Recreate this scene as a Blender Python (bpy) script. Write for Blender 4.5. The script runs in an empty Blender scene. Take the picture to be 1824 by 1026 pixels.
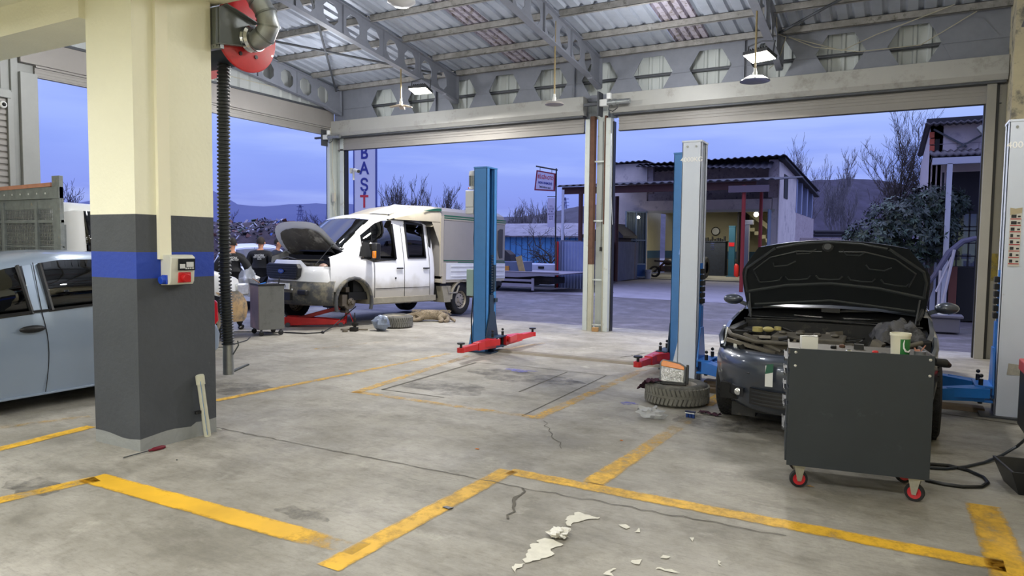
import bpy, math, random
from math import sin, cos, pi, radians as RD
from mathutils import Vector, Matrix, noise as NZ
SC = bpy.context.scene
C = bpy.context.collection
rnd = random.Random(7)

# ---------------------------------------------------------------- materials
def lin(h):
    h = h.lstrip('#'); o = []
    for i in (0, 2, 4):
        c = int(h[i:i+2], 16)/255
        o.append(c/12.92 if c <= .04045 else ((c+.055)/1.055)**2.4)
    return (*o, 1)
MATS = {}
def M(key, col, rough=.6, metal=0, var=0, scale=6, bump=0, emit=0, spots=None, coat=0, sdist=(.55, .7), bscale=None):
    if key in MATS: return MATS[key]
    m = bpy.data.materials.new(key); m.use_nodes = True; MATS[key] = m
    nt = m.node_tree; b = nt.nodes['Principled BSDF']; L = nt.links
    c = lin(col); b.inputs['Base Color'].default_value = c
    b.inputs['Roughness'].default_value = rough; b.inputs['Metallic'].default_value = metal
    if coat: b.inputs['Coat Weight'].default_value = coat
    if emit:
        b.inputs['Emission Color'].default_value = c; b.inputs['Emission Strength'].default_value = emit
    if var or bump or spots:
        tc = nt.nodes.new('ShaderNodeTexCoord')
        n = nt.nodes.new('ShaderNodeTexNoise'); n.inputs['Scale'].default_value = scale; n.inputs['Detail'].default_value = 6
        n.inputs['Roughness'].default_value = .65
        L.new(tc.outputs['Object'], n.inputs['Vector']); out = None
        if var:
            r = nt.nodes.new('ShaderNodeMapRange'); r.inputs[1].default_value = .3; r.inputs[2].default_value = .7
            r.inputs[3].default_value = 1-var; r.inputs[4].default_value = 1+var*.6
            L.new(n.outputs['Fac'], r.inputs[0])
            mx = nt.nodes.new('ShaderNodeVectorMath'); mx.operation = 'SCALE'
            mx.inputs[0].default_value = c[:3]; L.new(r.outputs[0], mx.inputs['Scale']); out = mx.outputs[0]
        if spots:
            n2 = nt.nodes.new('ShaderNodeTexNoise'); n2.inputs['Scale'].default_value = spots[1]; n2.inputs['Detail'].default_value = 8
            n2.inputs['Roughness'].default_value = .7
            L.new(tc.outputs['Object'], n2.inputs['Vector'])
            r2 = nt.nodes.new('ShaderNodeMapRange'); r2.inputs[1].default_value = sdist[0]; r2.inputs[2].default_value = sdist[1]
            L.new(n2.outputs['Fac'], r2.inputs[0])
            mm = nt.nodes.new('ShaderNodeMix'); mm.data_type = 'RGBA'
            L.new(r2.outputs[0], mm.inputs[0])
            if out: L.new(out, mm.inputs[6])
            else: mm.inputs[6].default_value = c
            mm.inputs[7].default_value = lin(spots[0]); out = mm.outputs[2]
        if out: L.new(out, b.inputs['Base Color'])
        if bump:
            bp = nt.nodes.new('ShaderNodeBump'); bp.inputs['Strength'].default_value = min(1, bump); bp.inputs['Distance'].default_value = .02
            if bscale:
                n3 = nt.nodes.new('ShaderNodeTexNoise'); n3.inputs['Scale'].default_value = bscale; n3.inputs['Detail'].default_value = 5
                L.new(tc.outputs['Object'], n3.inputs['Vector']); L.new(n3.outputs['Fac'], bp.inputs['Height'])
            else: L.new(n.outputs['Fac'], bp.inputs['Height'])
            L.new(bp.outputs[0], b.inputs['Normal'])
    return m
def glass(key, tint, mixf=.5, rough=.03):
    if key in MATS: return MATS[key]
    m = bpy.data.materials.new(key); m.use_nodes = True; MATS[key] = m
    nt = m.node_tree; nt.nodes.remove(nt.nodes['Principled BSDF']); L = nt.links
    o = nt.nodes['Material Output']; t = nt.nodes.new('ShaderNodeBsdfTransparent'); t.inputs[0].default_value = lin(tint)
    g = nt.nodes.new('ShaderNodeBsdfGlossy'); g.inputs['Roughness'].default_value = rough
    f = nt.nodes.new('ShaderNodeFresnel'); f.inputs[0].default_value = 1.5
    a = nt.nodes.new('ShaderNodeMath'); a.operation = 'ADD'; a.inputs[1].default_value = mixf; a.use_clamp = True
    L.new(f.outputs[0], a.inputs[0]); x = nt.nodes.new('ShaderNodeMixShader')
    L.new(a.outputs[0], x.inputs[0]); L.new(t.outputs[0], x.inputs[1]); L.new(g.outputs[0], x.inputs[2]); L.new(x.outputs[0], o.inputs[0])
    return m

# ---------------------------------------------------------------- mesh builder
APART = set('''stiffener brick_pier window_frame headlight_cavity window_trim door_handle door_seam mounting_rail arm_pin bonnet_stay wiper undertray guide_rail rubber_seal cross_tie bolt road_wheel opening_column red_brick fence_post pipe diagonal_brace porch_post drop_side sill_cladding crossarm tool drawer_handle shoe rusty_channel pale_channel gusset caster corner_fitting lift_leg eye ear bay_apron drum_bolt screw canopy_post inner_dado rear_mudguard box_edging hose bracket_piece sticker_pictogram engine_fitting'''.split())
class MB:
    def __init__(s, T=None): s.v = []; s.f = []; s.m = []; s.mi = 0; s.T = T
    def add(s, pts):
        i = len(s.v)
        s.v += [tuple(s.T @ Vector(p)) if s.T else tuple(p) for p in pts]
        return i
    def face(s, idx): s.f.append(tuple(idx)); s.m.append(s.mi)
    def poly(s, pts): i = s.add(pts); s.face(range(i, i+len(pts)))
    def box(s, x0, y0, z0, x1, y1, z1):
        i = s.add([(x0,y0,z0),(x1,y0,z0),(x1,y1,z0),(x0,y1,z0),(x0,y0,z1),(x1,y0,z1),(x1,y1,z1),(x0,y1,z1)])
        for q in ((3,2,1,0),(4,5,6,7),(0,1,5,4),(1,2,6,5),(2,3,7,6),(3,0,4,7)): s.face([i+k for k in q])
        return s
    def frame(s, p, q, up):
        p = Vector(p); q = Vector(q); d = (q-p).normalized(); up = Vector(up)
        if abs(d.dot(up)) > .98: up = Vector((1,0,0)) if abs(d.x) < .9 else Vector((0,1,0))
        a = d.cross(up).normalized(); b = a.cross(d).normalized(); return p, q, a, b
    def bar(s, p, q, w, h, up=(0,0,1), w2=None, h2=None):
        p, q, a, b = s.frame(p, q, up); w2 = w if w2 is None else w2; h2 = h if h2 is None else h2
        i = s.add([p-a*w/2-b*h/2, p+a*w/2-b*h/2, p+a*w/2+b*h/2, p-a*w/2+b*h/2, q-a*w2/2-b*h2/2, q+a*w2/2-b*h2/2, q+a*w2/2+b*h2/2, q-a*w2/2+b*h2/2])
        for k in ((3,2,1,0),(4,5,6,7),(0,1,5,4),(1,2,6,5),(2,3,7,6),(3,0,4,7)): s.face([i+j for j in k])
        return s
    def tube(s, pts, r, n=8, cap=True):
        pts = [Vector(p) for p in pts]; N = len(pts); rs = r if isinstance(r, (list, tuple)) else [r]*N
        up = Vector((0,0,1)); prev = None
        for k, p in enumerate(pts):
            d = (pts[min(k+1, N-1)]-pts[max(k-1, 0)])
            d = d.normalized() if d.length > 1e-9 else Vector((0,0,1))
            if prev is None:
                u = up if abs(d.z) < .95 else Vector((1,0,0)); a = d.cross(u).normalized()
            else:
                a = prev-d*prev.dot(d); a = a.normalized() if a.length > 1e-6 else d.orthogonal().normalized()
            prev = a; b = d.cross(a)
            i = s.add([p+(a*cos(2*pi*j/n)+b*sin(2*pi*j/n))*rs[k] for j in range(n)])
            if k == 0:
                i0 = i
                if cap: s.face([i+j for j in range(n)][::-1])
            else:
                for j in range(n): s.face([i-n+j, i-n+(j+1) % n, i+(j+1) % n, i+j])
        if cap: s.face([i+j for j in range(n)])
        return s
    def cyl(s, p, q, r, r2=None, n=16): return s.tube([p, q], [r, r if r2 is None else r2], n)
    def lathe(s, c, prof, axis='z', n=20, cap=True):
        c = Vector(c); E = {'z': (Vector((1,0,0)), Vector((0,1,0)), Vector((0,0,1))), 'x': (Vector((0,1,0)), Vector((0,0,1)), Vector((1,0,0))), 'y': (Vector((0,0,1)), Vector((1,0,0)), Vector((0,1,0)))}[axis] if isinstance(axis, str) else axis
        for k, (r, h) in enumerate(prof):
            i = s.add([c+E[2]*h+(E[0]*cos(2*pi*j/n)+E[1]*sin(2*pi*j/n))*r for j in range(n)])
            if k:
                for j in range(n): s.face([i-n+j, i-n+(j+1) % n, i+(j+1) % n, i+j])
            elif cap: s.face([i+j for j in range(n)][::-1])
        if cap: s.face([i+j for j in range(n)])
        return s
    def prism(s, poly, ax, a, b):
        f = {'x': lambda u, v, w: (w, u, v), 'y': lambda u, v, w: (u, w, v), 'z': lambda u, v, w: (u, v, w)}[ax]; n = len(poly)
        i = s.add([f(u, v, a) for u, v in poly]+[f(u, v, b) for u, v in poly])
        s.face(range(i, i+n)); s.face([i+n+k for k in range(n)][::-1])
        for k in range(n): s.face([i+(k+1) % n, i+k, i+n+k, i+n+(k+1) % n])
        return s
    def grid(s, R, closed=False):
        w = len(R[0]); i = s.add([p for r in R for p in r])
        for a in range(len(R)-1):
            for b in range(w-1 if not closed else w):
                s.face([i+a*w+b, i+a*w+(b+1) % w, i+(a+1)*w+(b+1) % w, i+(a+1)*w+b])
        return s
    def ball(s, c, r, n=12, m=8, z0=-1, jit=0, sd=0):
        r = (r, r, r) if not isinstance(r, (tuple, list)) else r; R = []
        for a in range(m+1):
            t = -pi/2+pi*a/m
            if sin(t) < z0: t = math.asin(z0)
            row = []
            for b in range(n):
                f = 2*pi*b/n; d = Vector((cos(t)*cos(f), cos(t)*sin(f), sin(t)))
                k = 1+(jit*NZ.noise(d*1.7+Vector((sd, sd*2, 3))) if jit else 0)
                row.append((c[0]+d.x*r[0]*k, c[1]+d.y*r[1]*k, c[2]+d.z*r[2]*k))
            R.append(row)
        s.grid(R, True); return s
    def holed(s, cells, t, xf):
        """plate cells with a hole: cells = [(outer pts, hole pts)], thickness t, xf maps (u,v,w)->xyz"""
        for out, hol in cells:
            n = len(out); idx = []
            for w in (0, t):
                i = s.add([xf(u, v, w) for u, v in out]+([xf(u, v, w) for u, v in hol] if hol else []))
                idx.append(i)
                if hol:
                    for k in range(n): s.face([i+k, i+(k+1) % n, i+n+(k+1) % n, i+n+k])
                else: s.face(range(i, i+n))
            a, b = idx
            if hol:
                for k in range(n): s.face([a+n+k, a+n+(k+1) % n, b+n+(k+1) % n, b+n+k])
        return s
    def clusters(s):
        par = list(range(len(s.v)))
        def fd(a):
            while par[a] != a: par[a] = par[par[a]]; a = par[a]
            return a
        for f in s.f:
            for a in f[1:]: par[fd(a)] = fd(f[0])
        G = {}
        for k, f in enumerate(s.f): G.setdefault(fd(f[0]), []).append(k)
        cl = []
        for fs in G.values():
            vs = {a for k in fs for a in s.f[k]}; lo = [min(s.v[a][i] for a in vs)-.006 for i in range(3)]; hi = [max(s.v[a][i] for a in vs)+.006 for i in range(3)]
            cl.append([lo, hi, list(fs)])
        ch = True
        while ch:
            ch = False
            for i in range(len(cl)):
                for j in range(i+1, len(cl)):
                    A, B = cl[i], cl[j]
                    if all(A[0][q] <= B[1][q] and B[0][q] <= A[1][q] for q in range(3)):
                        cl[i] = [[min(A[0][q], B[0][q]) for q in range(3)], [max(A[1][q], B[1][q]) for q in range(3)], A[2]+B[2]]; del cl[j]; ch = True; break
                if ch: break
        return [c[2] for c in cl]
    def build(s, name, mats, parent=None, sm=38, bev=0, loc=None):
        if name in APART and len(s.f) < 1200:
            cl = s.clusters()
            if 1 < len(cl) < 40:
                out = []
                for fs in cl:
                    m = MB(); ix = {}
                    for k in fs:
                        for a in s.f[k]:
                            if a not in ix: ix[a] = len(m.v); m.v.append(s.v[a])
                        m.f.append(tuple(ix[a] for a in s.f[k])); m.m.append(s.m[k])
                    out.append(m.build_one(name, mats, parent, sm, bev, loc))
                return out[0]
        return s.build_one(name, mats, parent, sm, bev, loc)
    def build_one(s, name, mats, parent=None, sm=38, bev=0, loc=None):
        me = bpy.data.meshes.new(name); me.from_pydata(s.v, [], s.f)
        for m in (mats if isinstance(mats, (list, tuple)) else [mats]): me.materials.append(m)
        if any(s.m): me.polygons.foreach_set('material_index', s.m)
        me.validate()
        if sm:
            me.polygons.foreach_set('use_smooth', [True]*len(me.polygons)); me.set_sharp_from_angle(angle=RD(sm))
        o = bpy.data.objects.new(name, me); C.objects.link(o)
        if parent: o.parent = parent
        if loc: o.location = loc
        if bev:
            b = o.modifiers.new('bevel', 'BEVEL'); b.width = bev; b.segments = 2; b.limit_method = 'ANGLE'; b.angle_limit = RD(40)
        return o
def film(key, col, alpha, rough=.3):
    m = M(key, col, rough); m.node_tree.nodes['Principled BSDF'].inputs['Alpha'].default_value = alpha; return m
def thing(name, label, cat, loc=(0,0,0), rz=0, group=None, rx=0, ry=0, sc=1):
    o = bpy.data.objects.new(name, None); C.objects.link(o); o.empty_display_size = .1
    o.location = loc; o.rotation_euler = (rx, ry, rz); o.scale = (sc, sc, sc)
    o['label'] = label; o['category'] = cat
    if group: o['group'] = group
    return o
def tag(o, label, cat, group=None, kind=None):
    o['label'] = label; o['category'] = cat
    if group: o['group'] = group
    if kind: o['kind'] = kind
    return o
def struct(o): o['kind'] = 'structure'; return o
def copy_tree(o, parent=None):
    c = o.copy(); C.objects.link(c)
    if parent: c.parent = parent
    for ch in [k for k in bpy.data.objects if k.parent == o]: copy_tree(ch, c)
    return c
def text(name, body, size, mat, parent, M4, ext=.002, sx=1, shear=0, bold=.008):
    cu = bpy.data.curves.new(name, 'FONT'); cu.body = body; cu.size = size; cu.extrude = ext; cu.align_x = 'CENTER'; cu.align_y = 'CENTER'
    cu.shear = shear; cu.offset = size*bold; cu.resolution_u = 3
    o = bpy.data.objects.new(name+'_c', cu); C.objects.link(o)
    bpy.context.view_layer.update()
    me = bpy.data.meshes.new_from_object(o); bpy.data.objects.remove(o); me.materials.clear(); me.materials.append(mat)
    me.transform(M4 @ Matrix.Diagonal((sx, 1, 1, 1))); me.name = name
    p = bpy.data.objects.new(name, me); C.objects.link(p); p.parent = parent
    return p
def facing(loc, normal_rz, tilt=0):
    """text matrix: reads upright on a vertical surface whose outward normal is -Y rotated by normal_rz"""
    return Matrix.Translation(loc) @ Matrix.Rotation(normal_rz, 4, 'Z') @ Matrix.Rotation(tilt, 4, 'Y') @ Matrix.Rotation(pi/2, 4, 'X')

# ---------------------------------------------------------------- camera
H = 1.6; F = 1251.8; PIT, ROL, YAW = .061228, .010879, .50233
cd = bpy.data.cameras.new('camera'); cam = bpy.data.objects.new('camera', cd); C.objects.link(cam)
fw = Vector((-sin(YAW)*cos(PIT), cos(YAW)*cos(PIT), -sin(PIT))); r0 = Vector((cos(YAW), sin(YAW), 0)); u0 = r0.cross(fw)
rr = cos(ROL)*r0+sin(ROL)*u0; uu = -sin(ROL)*r0+cos(ROL)*u0
cam.matrix_world = Matrix(((rr.x, uu.x, -fw.x, 0), (rr.y, uu.y, -fw.y, 0), (rr.z, uu.z, -fw.z, H), (0, 0, 0, 1)))
cd.sensor_width = 36; cd.lens = 36*F/1824; cd.clip_end = 3000; SC.camera = cam
CP = Vector((0, 0, H))
def at(px, py, X=None, Y=None, z=None):
    """a spot of the photo on a known plane of the place"""
    d = fw+rr*(px-912)/F-uu*(py-513)/F
    t = X/d.x if X is not None else Y/d.y if Y is not None else (z-H)/d.z
    return CP+d*t

# ---------------------------------------------------------------- shared materials
STEEL = M('grey_painted_steel', '#7e828d', .55, .2, .1, 5)
STEEL_D = M('dark_grey_steel', '#4a4d52', .5, .4, .15, 5)
GALV = M('galvanised', '#9fa3a4', .38, .75, .15, 12)
SHEET = M('corrugated_steel', '#a6adba', .5, .3, .12, 3)
PURL = M('purlin_dirty_galvanised', '#918f8c', .6, .3, .3, 7, spots=('#56544e', 9))
BLACK = M('black_plastic', '#131416', .45)
RUB = M('rubber', '#1c1c1d', .85, 0, .25, 30, bump=.2)
WHITE = M('white_paint', '#dfe1e0', .35, 0, .04, 3, coat=.3)
CHROME = M('chrome', '#cfd2d6', .15, 1)
RED = M('red_paint', '#c21e20', .4, 0, .12, 9, coat=.2)
BLUE = M('blue_paint', '#3f7cba', .42, 0, .1, 4, coat=.2)
LBLUE = M('bright_blue_paint', '#1f6fc4', .42, 0, .12, 6, coat=.2)
DBLUE = M('dark_blue_paint', '#20364c', .5, 0, .2, 8)
CREAM = M('cream_paint', '#ebe8cf', .7, 0, .04, 2, bump=.12, bscale=40)
YEL = M('yellow_glow', '#d8c23a', .6)
ORANGE = M('amber_lens', '#f08a10', .2, coat=1)
RED_L = M('red_lens', '#b3121e', .18, coat=1)
CLEAR = M('clear_lens', '#c9ccd0', .12, .6, .25, 25, bump=.3)
SKIN = M('skin', '#b98468', .55)
DARK = M('dark_interior', '#0d0e10', .8)
BROWN = M('rusty_brown', '#5c3f30', .75, .1, .3, 8)
# ================================================================ the building
def concrete():
    m = bpy.data.materials.new('stained_concrete'); m.use_nodes = True; nt = m.node_tree; L = nt.links; N = nt.nodes.new
    b = nt.nodes['Principled BSDF']; tc = N('ShaderNodeTexCoord')
    def nz(sc, det, ro, mp=None):
        n = N('ShaderNodeTexNoise'); n.inputs['Scale'].default_value = sc; n.inputs['Detail'].default_value = det; n.inputs['Roughness'].default_value = ro
        if mp:
            q = N('ShaderNodeMapping'); q.inputs['Scale'].default_value = mp[0]; q.inputs['Rotation'].default_value = (0, 0, mp[1]); L.new(tc.outputs['Object'], q.inputs[0]); L.new(q.outputs[0], n.inputs['Vector'])
        else: L.new(tc.outputs['Object'], n.inputs['Vector'])
        return n
    def mr(src, a, b_, c=0, d=1):
        r = N('ShaderNodeMapRange'); r.inputs[1].default_value = a; r.inputs[2].default_value = b_; r.inputs[3].default_value = c; r.inputs[4].default_value = d; L.new(src, r.inputs[0]); return r.outputs[0]
    def mix(f, a, c):
        x = N('ShaderNodeMix'); x.data_type = 'RGBA'; L.new(f, x.inputs[0])
        if isinstance(a, str): x.inputs[6].default_value = lin(a)
        else: L.new(a, x.inputs[6])
        x.inputs[7].default_value = lin(c); return x.outputs[2]
    c = mix(mr(nz(.7, 10, .72).outputs['Fac'], .38, .62), '#a5a197', '#7d796e')
    c = mix(mr(nz(1.1, 9, .74, ((1, 2.6, 1), .5)).outputs['Fac'], .5, .76, 0, .8), c, '#5b574e')
    c = mix(mr(nz(22, 9, .8, ((.5, 2, 1), .35)).outputs['Fac'], .5, .68, 0, .45), c, '#5f5b52')
    c = mix(mr(nz(4.5, 10, .75).outputs['Fac'], .52, .72, 0, .6), c, '#5d594f')
    c = mix(mr(nz(9, 6, .7, ((.35, 3, 1), -.5)).outputs['Fac'], .6, .75, 0, .55), c, '#4f4c45')
    c = mix(mr(nz(60, 4, .8).outputs['Fac'], .62, .7, 0, .5), c, '#56524a')
    c = mix(mr(nz(2.3, 9, .7, ((1, 1, 1), 1.1)).outputs['Fac'], .6, .72, 0, .6), c, '#b4b0a4')
    L.new(c, b.inputs['Base Color']); L.new(mr(nz(1.3, 5, .6).outputs['Fac'], .3, .7, .5, .85), b.inputs['Roughness'])
    bp = N('ShaderNodeBump'); bp.inputs['Strength'].default_value = .25; bp.inputs['Distance'].default_value = .01
    L.new(nz(45, 6, .7).outputs['Fac'], bp.inputs['Height']); L.new(bp.outputs[0], b.inputs['Normal'])
    return m
CONC = concrete()
YW = 12.42           # inner face of the gable with the two big doors
XL, XR = -11.55, 1.45
fl = MB(); fl.box(XL-1.2, -5, -.2, XR+.3, 13.0, 0); FLOOR = struct(fl.build('floor', CONC, sm=0))

# --- yellow bay markings and other floor marks (paint films on the slab)
def paint_mat(key, col, lo, hi, sc=7, a=1):
    m = bpy.data.materials.new(key); m.use_nodes = True; nt = m.node_tree; L = nt.links; N = nt.nodes.new; b = nt.nodes['Principled BSDF']
    tc = N('ShaderNodeTexCoord'); n = N('ShaderNodeTexNoise'); n.inputs['Scale'].default_value = sc; n.inputs['Detail'].default_value = 10; n.inputs['Roughness'].default_value = .78
    L.new(tc.outputs['Object'], n.inputs['Vector'])
    at_ = N('ShaderNodeAttribute'); at_.attribute_name = 'wear'
    s = N('ShaderNodeMath'); s.operation = 'SUBTRACT'; L.new(n.outputs['Fac'], s.inputs[0]); L.new(at_.outputs['Fac'], s.inputs[1])
    r = N('ShaderNodeMapRange'); r.inputs[1].default_value = lo; r.inputs[2].default_value = hi; r.inputs[4].default_value = a; L.new(s.outputs[0], r.inputs[0])
    L.new(r.outputs[0], b.inputs['Alpha']); n2 = N('ShaderNodeTexNoise'); n2.inputs['Scale'].default_value = 3; n2.inputs['Detail'].default_value = 8
    L.new(tc.outputs['Object'], n2.inputs['Vector']); mr = N('ShaderNodeMapRange'); mr.inputs[1].default_value = .3; mr.inputs[2].default_value = .7; mr.inputs[3].default_value = .8; mr.inputs[4].default_value = 1.12
    L.new(n2.outputs['Fac'], mr.inputs[0]); v = N('ShaderNodeVectorMath'); v.operation = 'SCALE'; v.inputs[0].default_value = lin(col)[:3]; L.new(mr.outputs[0], v.inputs['Scale'])
    L.new(v.outputs[0], b.inputs['Base Color']); b.inputs['Roughness'].default_value = .6
    return m
YP = paint_mat('yellow_floor_paint', '#d8a81e', .16, .5)
NLINE = [0]
def strip(p0, p1, w, w0, w1, mat=YP, z=.0035, label=None, edge=.45):
    p0 = Vector((*p0, 0)); p1 = Vector((*p1, 0)); d = p1-p0; n = max(4, int(d.length/.15)); a = d.normalized(); q = Vector((-a.y, a.x, 0)); R = []; W = []
    for k in range(n+1):
        t = k/n; row = []
        for s_, e in ((-1, edge), (-.84, edge*.35), (-.6, 0), (.6, 0), (.84, edge*.35), (1, edge)):
            p = p0+d*t+q*(w/2*s_); row.append((p.x, p.y, z)); W.append(w0+(w1-w0)*t+e)
        R.append(row)
    m = MB(); m.grid([r[::-1] for r in R]); Wr = []
    for k in range(n+1): Wr += W[k*6:(k+1)*6][::-1]
    o = m.build('floor_marking', mat, sm=0); at_ = o.data.attributes.new('wear', 'FLOAT', 'POINT'); at_.data.foreach_set('value', Wr)
    NLINE[0] += 1
    tag(o, label, 'floor marking'); return o
def gp(px, py): p = at(px, py, z=0); return (p.x, p.y)
LN = [((583,1012),(905,838),.17,.0,.1,'bright yellow line in the foreground running up to the corner before the lifts'),
 ((908,840),(1790,1010),.17,.12,.0,'long yellow line crossing the foreground from the corner to the bottom right'),
 ((164,851),(520,950),.19,-.1,-.1,'bright yellow line running right from the corner in front of the pillar'),
 ((520,950),(640,982),.19,.0,.45,'worn yellow line end fading out in the lower left foreground'),
 ((172,853),(-60,905),.16,.15,.15,'yellow line running left to the frame edge in front of the pillar'),
 ((163,760),(-60,815),.15,.05,.05,'yellow line beside the silver car left of the pillar'),
 ((160,742),(-30,766),.15,.3,.3,'faint yellow line in the shadow under the silver car'),
 ((1055,862),(1245,735),.19,.05,.4,'worn yellow line leading up to the tyre with the headlamp'),
 ((960,742),(1148,658),.17,.2,.3,'faded yellow line right of the grooved patch toward the lift'),
 ((632,698),(968,746),.13,.2,.25,'thin yellow line in front of the grooved floor patch'),
 ((632,700),(835,634),.16,.15,.3,'faded yellow line left of the grooved patch'),
 ((870,627),(1035,600),.16,.2,.45,'faded yellow line beyond the red lift arms'),
 ((384,714),(800,630),.13,.1,.25,'faded yellow line running back from the pillar to the lift post'),
 ((1750,900),(1815,1060),.22,.1,.05,'wide yellow line at the bottom right corner'),
 ((1180,655),(1290,665),.1,.4,.5,'rubbed yellow line end between the lift posts'),
 ((1255,722),(1310,690),.2,.1,.3,'yellow stub behind the loose tyre'),
 ((560,622),(830,592),.12,.3,.4,'very faint yellow line near the van')]
for a, b, w, w0, w1, lb in LN:
    strip(gp(*a), gp(*b), w, w0, w1, label=lb)
GR = M('floor_groove', '#5a564d', .9)
def groove(pts, w, nm, lb, z=.0025):
    m = MB()
    for a, b in zip(pts, pts[1:]):
        A = Vector((*gp(*a), z)); B = Vector((*gp(*b), z)); d = (B-A).normalized(); q = Vector((-d.y, d.x, 0))*w/2
        m.poly([A-q-d*w*.4, B-q+d*w*.4, B+q+d*w*.4, A+q-d*w*.4])
    tag(m.build(nm, GR, sm=0), lb, 'floor marking')
groove([(682,694),(848,646)], .035, 'floor_groove', 'dark sawn groove on the left side of the square floor patch')
groove([(848,646),(925,652),(1080,669)], .012, 'floor_groove', 'thin groove along the far side of the square floor patch')
groove([(1080,669),(930,741)], .015, 'floor_groove', 'thin groove along the right side of the square floor patch')
groove([(682,694),(790,708)], .015, 'floor_groove', 'thin groove along the near side of the square floor patch')
groove([(925,698),(1010,663)], .02, 'floor_groove', 'short groove across the middle of the square floor patch')
def crack(a, b, n, w, amp, sd, lb):
    r = random.Random(sd); A = Vector((*gp(*a), 0)); B = Vector((*gp(*b), 0)); d = B-A; q = Vector((-d.y, d.x, 0)).normalized(); m = MB(); P = []
    for k in range(n+1):
        o = r.uniform(-amp, amp) if 0 < k < n else 0; P.append((A+d*(k/n)+q*o, w*r.uniform(.4, 1)))
    for (p, w0), (s, w1) in zip(P, P[1:]): m.poly([(p-q*w0/2)+Vector((0,0,.0042)), (s-q*w1/2)+Vector((0,0,.0042)), (s+q*w1/2)+Vector((0,0,.0042)), (p+q*w0/2)+Vector((0,0,.0042))])
    tag(m.build('floor_crack', GR, sm=0), lb, 'crack')
crack((385,762), (925,868), 40, .012, .012, 1, 'long fine crack from the pillar to the yellow corner')
crack((925,868), (1400,955), 26, .01, .02, 4, 'fine crack continuing right behind the white flakes')
crack((968,750), (1000,800), 10, .008, .03, 2, 'short jagged crack behind the yellow corner')
crack((1105,637), (1150,629), 8, .03, .05, 3, 'dark crack on the floor between the lift posts')
crack((930,870), (905,925), 9, .03, .03, 8, 'dark gouge in front of the yellow corner')
def splat(px, py, r, sq, mat, sd, lb, nm='paint_flake', z=.004, n=26, jag=.5, ang=0):
    c = Vector((*gp(px, py), z)); m = MB(); P = []
    for k in range(n):
        a = 2*pi*k/n; q = r*(1+jag*NZ.noise(Vector((cos(a)*1.6+sd, sin(a)*1.6, sd)))*1.6+jag*.3*NZ.noise(Vector((cos(a)*5, sin(a)*5+sd, 2))))
        x, y = cos(a)*q, sin(a)*q*sq; P.append((c.x+x*cos(ang)-y*sin(ang), c.y+x*sin(ang)+y*cos(ang), z))
    i = m.add([c]+P)
    for k in range(n): m.face([i, i+1+k, i+1+(k+1) % n])
    return tag(m.build(nm, mat, sm=0), lb, 'floor marking')
FLK = M('white_filler', '#cfccbe', .8, 0, .12, 20)
def flake(pts, lb, sd=1):
    m = MB(); r = random.Random(sd); P = [Vector((*gp(*p), .005)) for p in pts]; Q = []
    for a, b in zip(P, P[1:]+P[:1]):
        n = max(1, int((b-a).length/.018))
        for k in range(n): Q.append(a+(b-a)*(k/n)+Vector((r.uniform(-.007, .007), r.uniform(-.007, .007), 0))+.03*Vector((NZ.noise((a+(b-a)*(k/n))*22), NZ.noise((a+(b-a)*(k/n))*22+Vector((5, 0, 0))), 0)))
    m.poly(Q); tag(m.build('paint_flake', FLK, sm=0), lb, 'floor marking')
flake([(1004,936),(1010,922),(1030,915),(1055,919),(1070,924),(1040,927),(1024,934),(1010,938)], 'curved white filler flake behind the crumpled tissue')
flake([(930,998),(945,975),(968,958),(985,962),(1000,968),(985,980),(980,992),(950,1000),(935,1005)], 'large white filler flake in front of the tissue', 2)
flake([(912,1016),(920,1006),(932,1002),(928,1012),(915,1020)], 'small white filler flake at the bottom of the foreground', 3)
flake([(1104,936),(1114,935),(1122,941),(1112,942)], 'tiny white flake right of the tissue', 5)
flake([(1131,944),(1138,943),(1143,950),(1136,950)], 'tiny white flake further right of the tissue', 6)
flake([(1183,990),(1192,992),(1189,997),(1181,995)], 'tiny white flake left of the bottom centre', 7)
flake([(1232,962),(1240,961),(1239,965)], 'tiny white flake beside the yellow line', 8)
flake([(1076,1024),(1095,1012),(1090,1028)], 'white flake at the bottom edge of the frame', 9)
flake([(1126,1000),(1140,1000),(1139,1004),(1126,1003)], 'thin white flake in the row at the bottom', 10)
flake([(1165,1012),(1215,1020),(1212,1023),(1165,1015)], 'narrow white flake streak at the bottom', 11)
flake([(1278,1000),(1292,1008),(1288,1012),(1276,1006)], 'white flake near the long yellow line', 12)
BST = paint_mat('blue_fluid_stain', '#7f7fd0', .36, .62, 9, .7)
splat(925, 660, .22, .4, BST, 3, 'faint blue stain on the square floor patch', 'blue_stain')
splat(1118, 719, .09, .6, BST, 5, 'small blue stain in front of the loose tyre', 'blue_stain')
OIL_DK = paint_mat('oil_and_dark_film', '#2d2a26', .42, .75, 3, .75)
splat(940, 672, .75, .45, OIL_DK, 9, 'dark oil patch in the grooved square', 'oil_and_dark_patch', z=.002, jag=.3)
splat(800, 690, .5, .7, OIL_DK, 19, 'faded oil patch at the left of the square', 'oil_and_dark_patch', z=.0021, jag=.3)
splat(60, 868, .22, .5, OIL_DK, 29, 'dark smudge at the far left foreground', 'oil_and_dark_patch', z=.0022)
splat(540, 915, .16, .5, OIL_DK, 31, 'dark scuff left of the worn line end', 'oil_and_dark_patch', z=.0022)
splat(1340, 760, .7, .5, OIL_DK, 35, 'darker floor before the dark car', 'oil_and_dark_patch', z=.0021, jag=.3)  # dark mottled film over the floor before the car
splat(1330, 700, .5, .5, OIL_DK, 37, 'darker floor beside the lift foot', 'oil_and_dark_patch', z=.0023, jag=.4)
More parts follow.
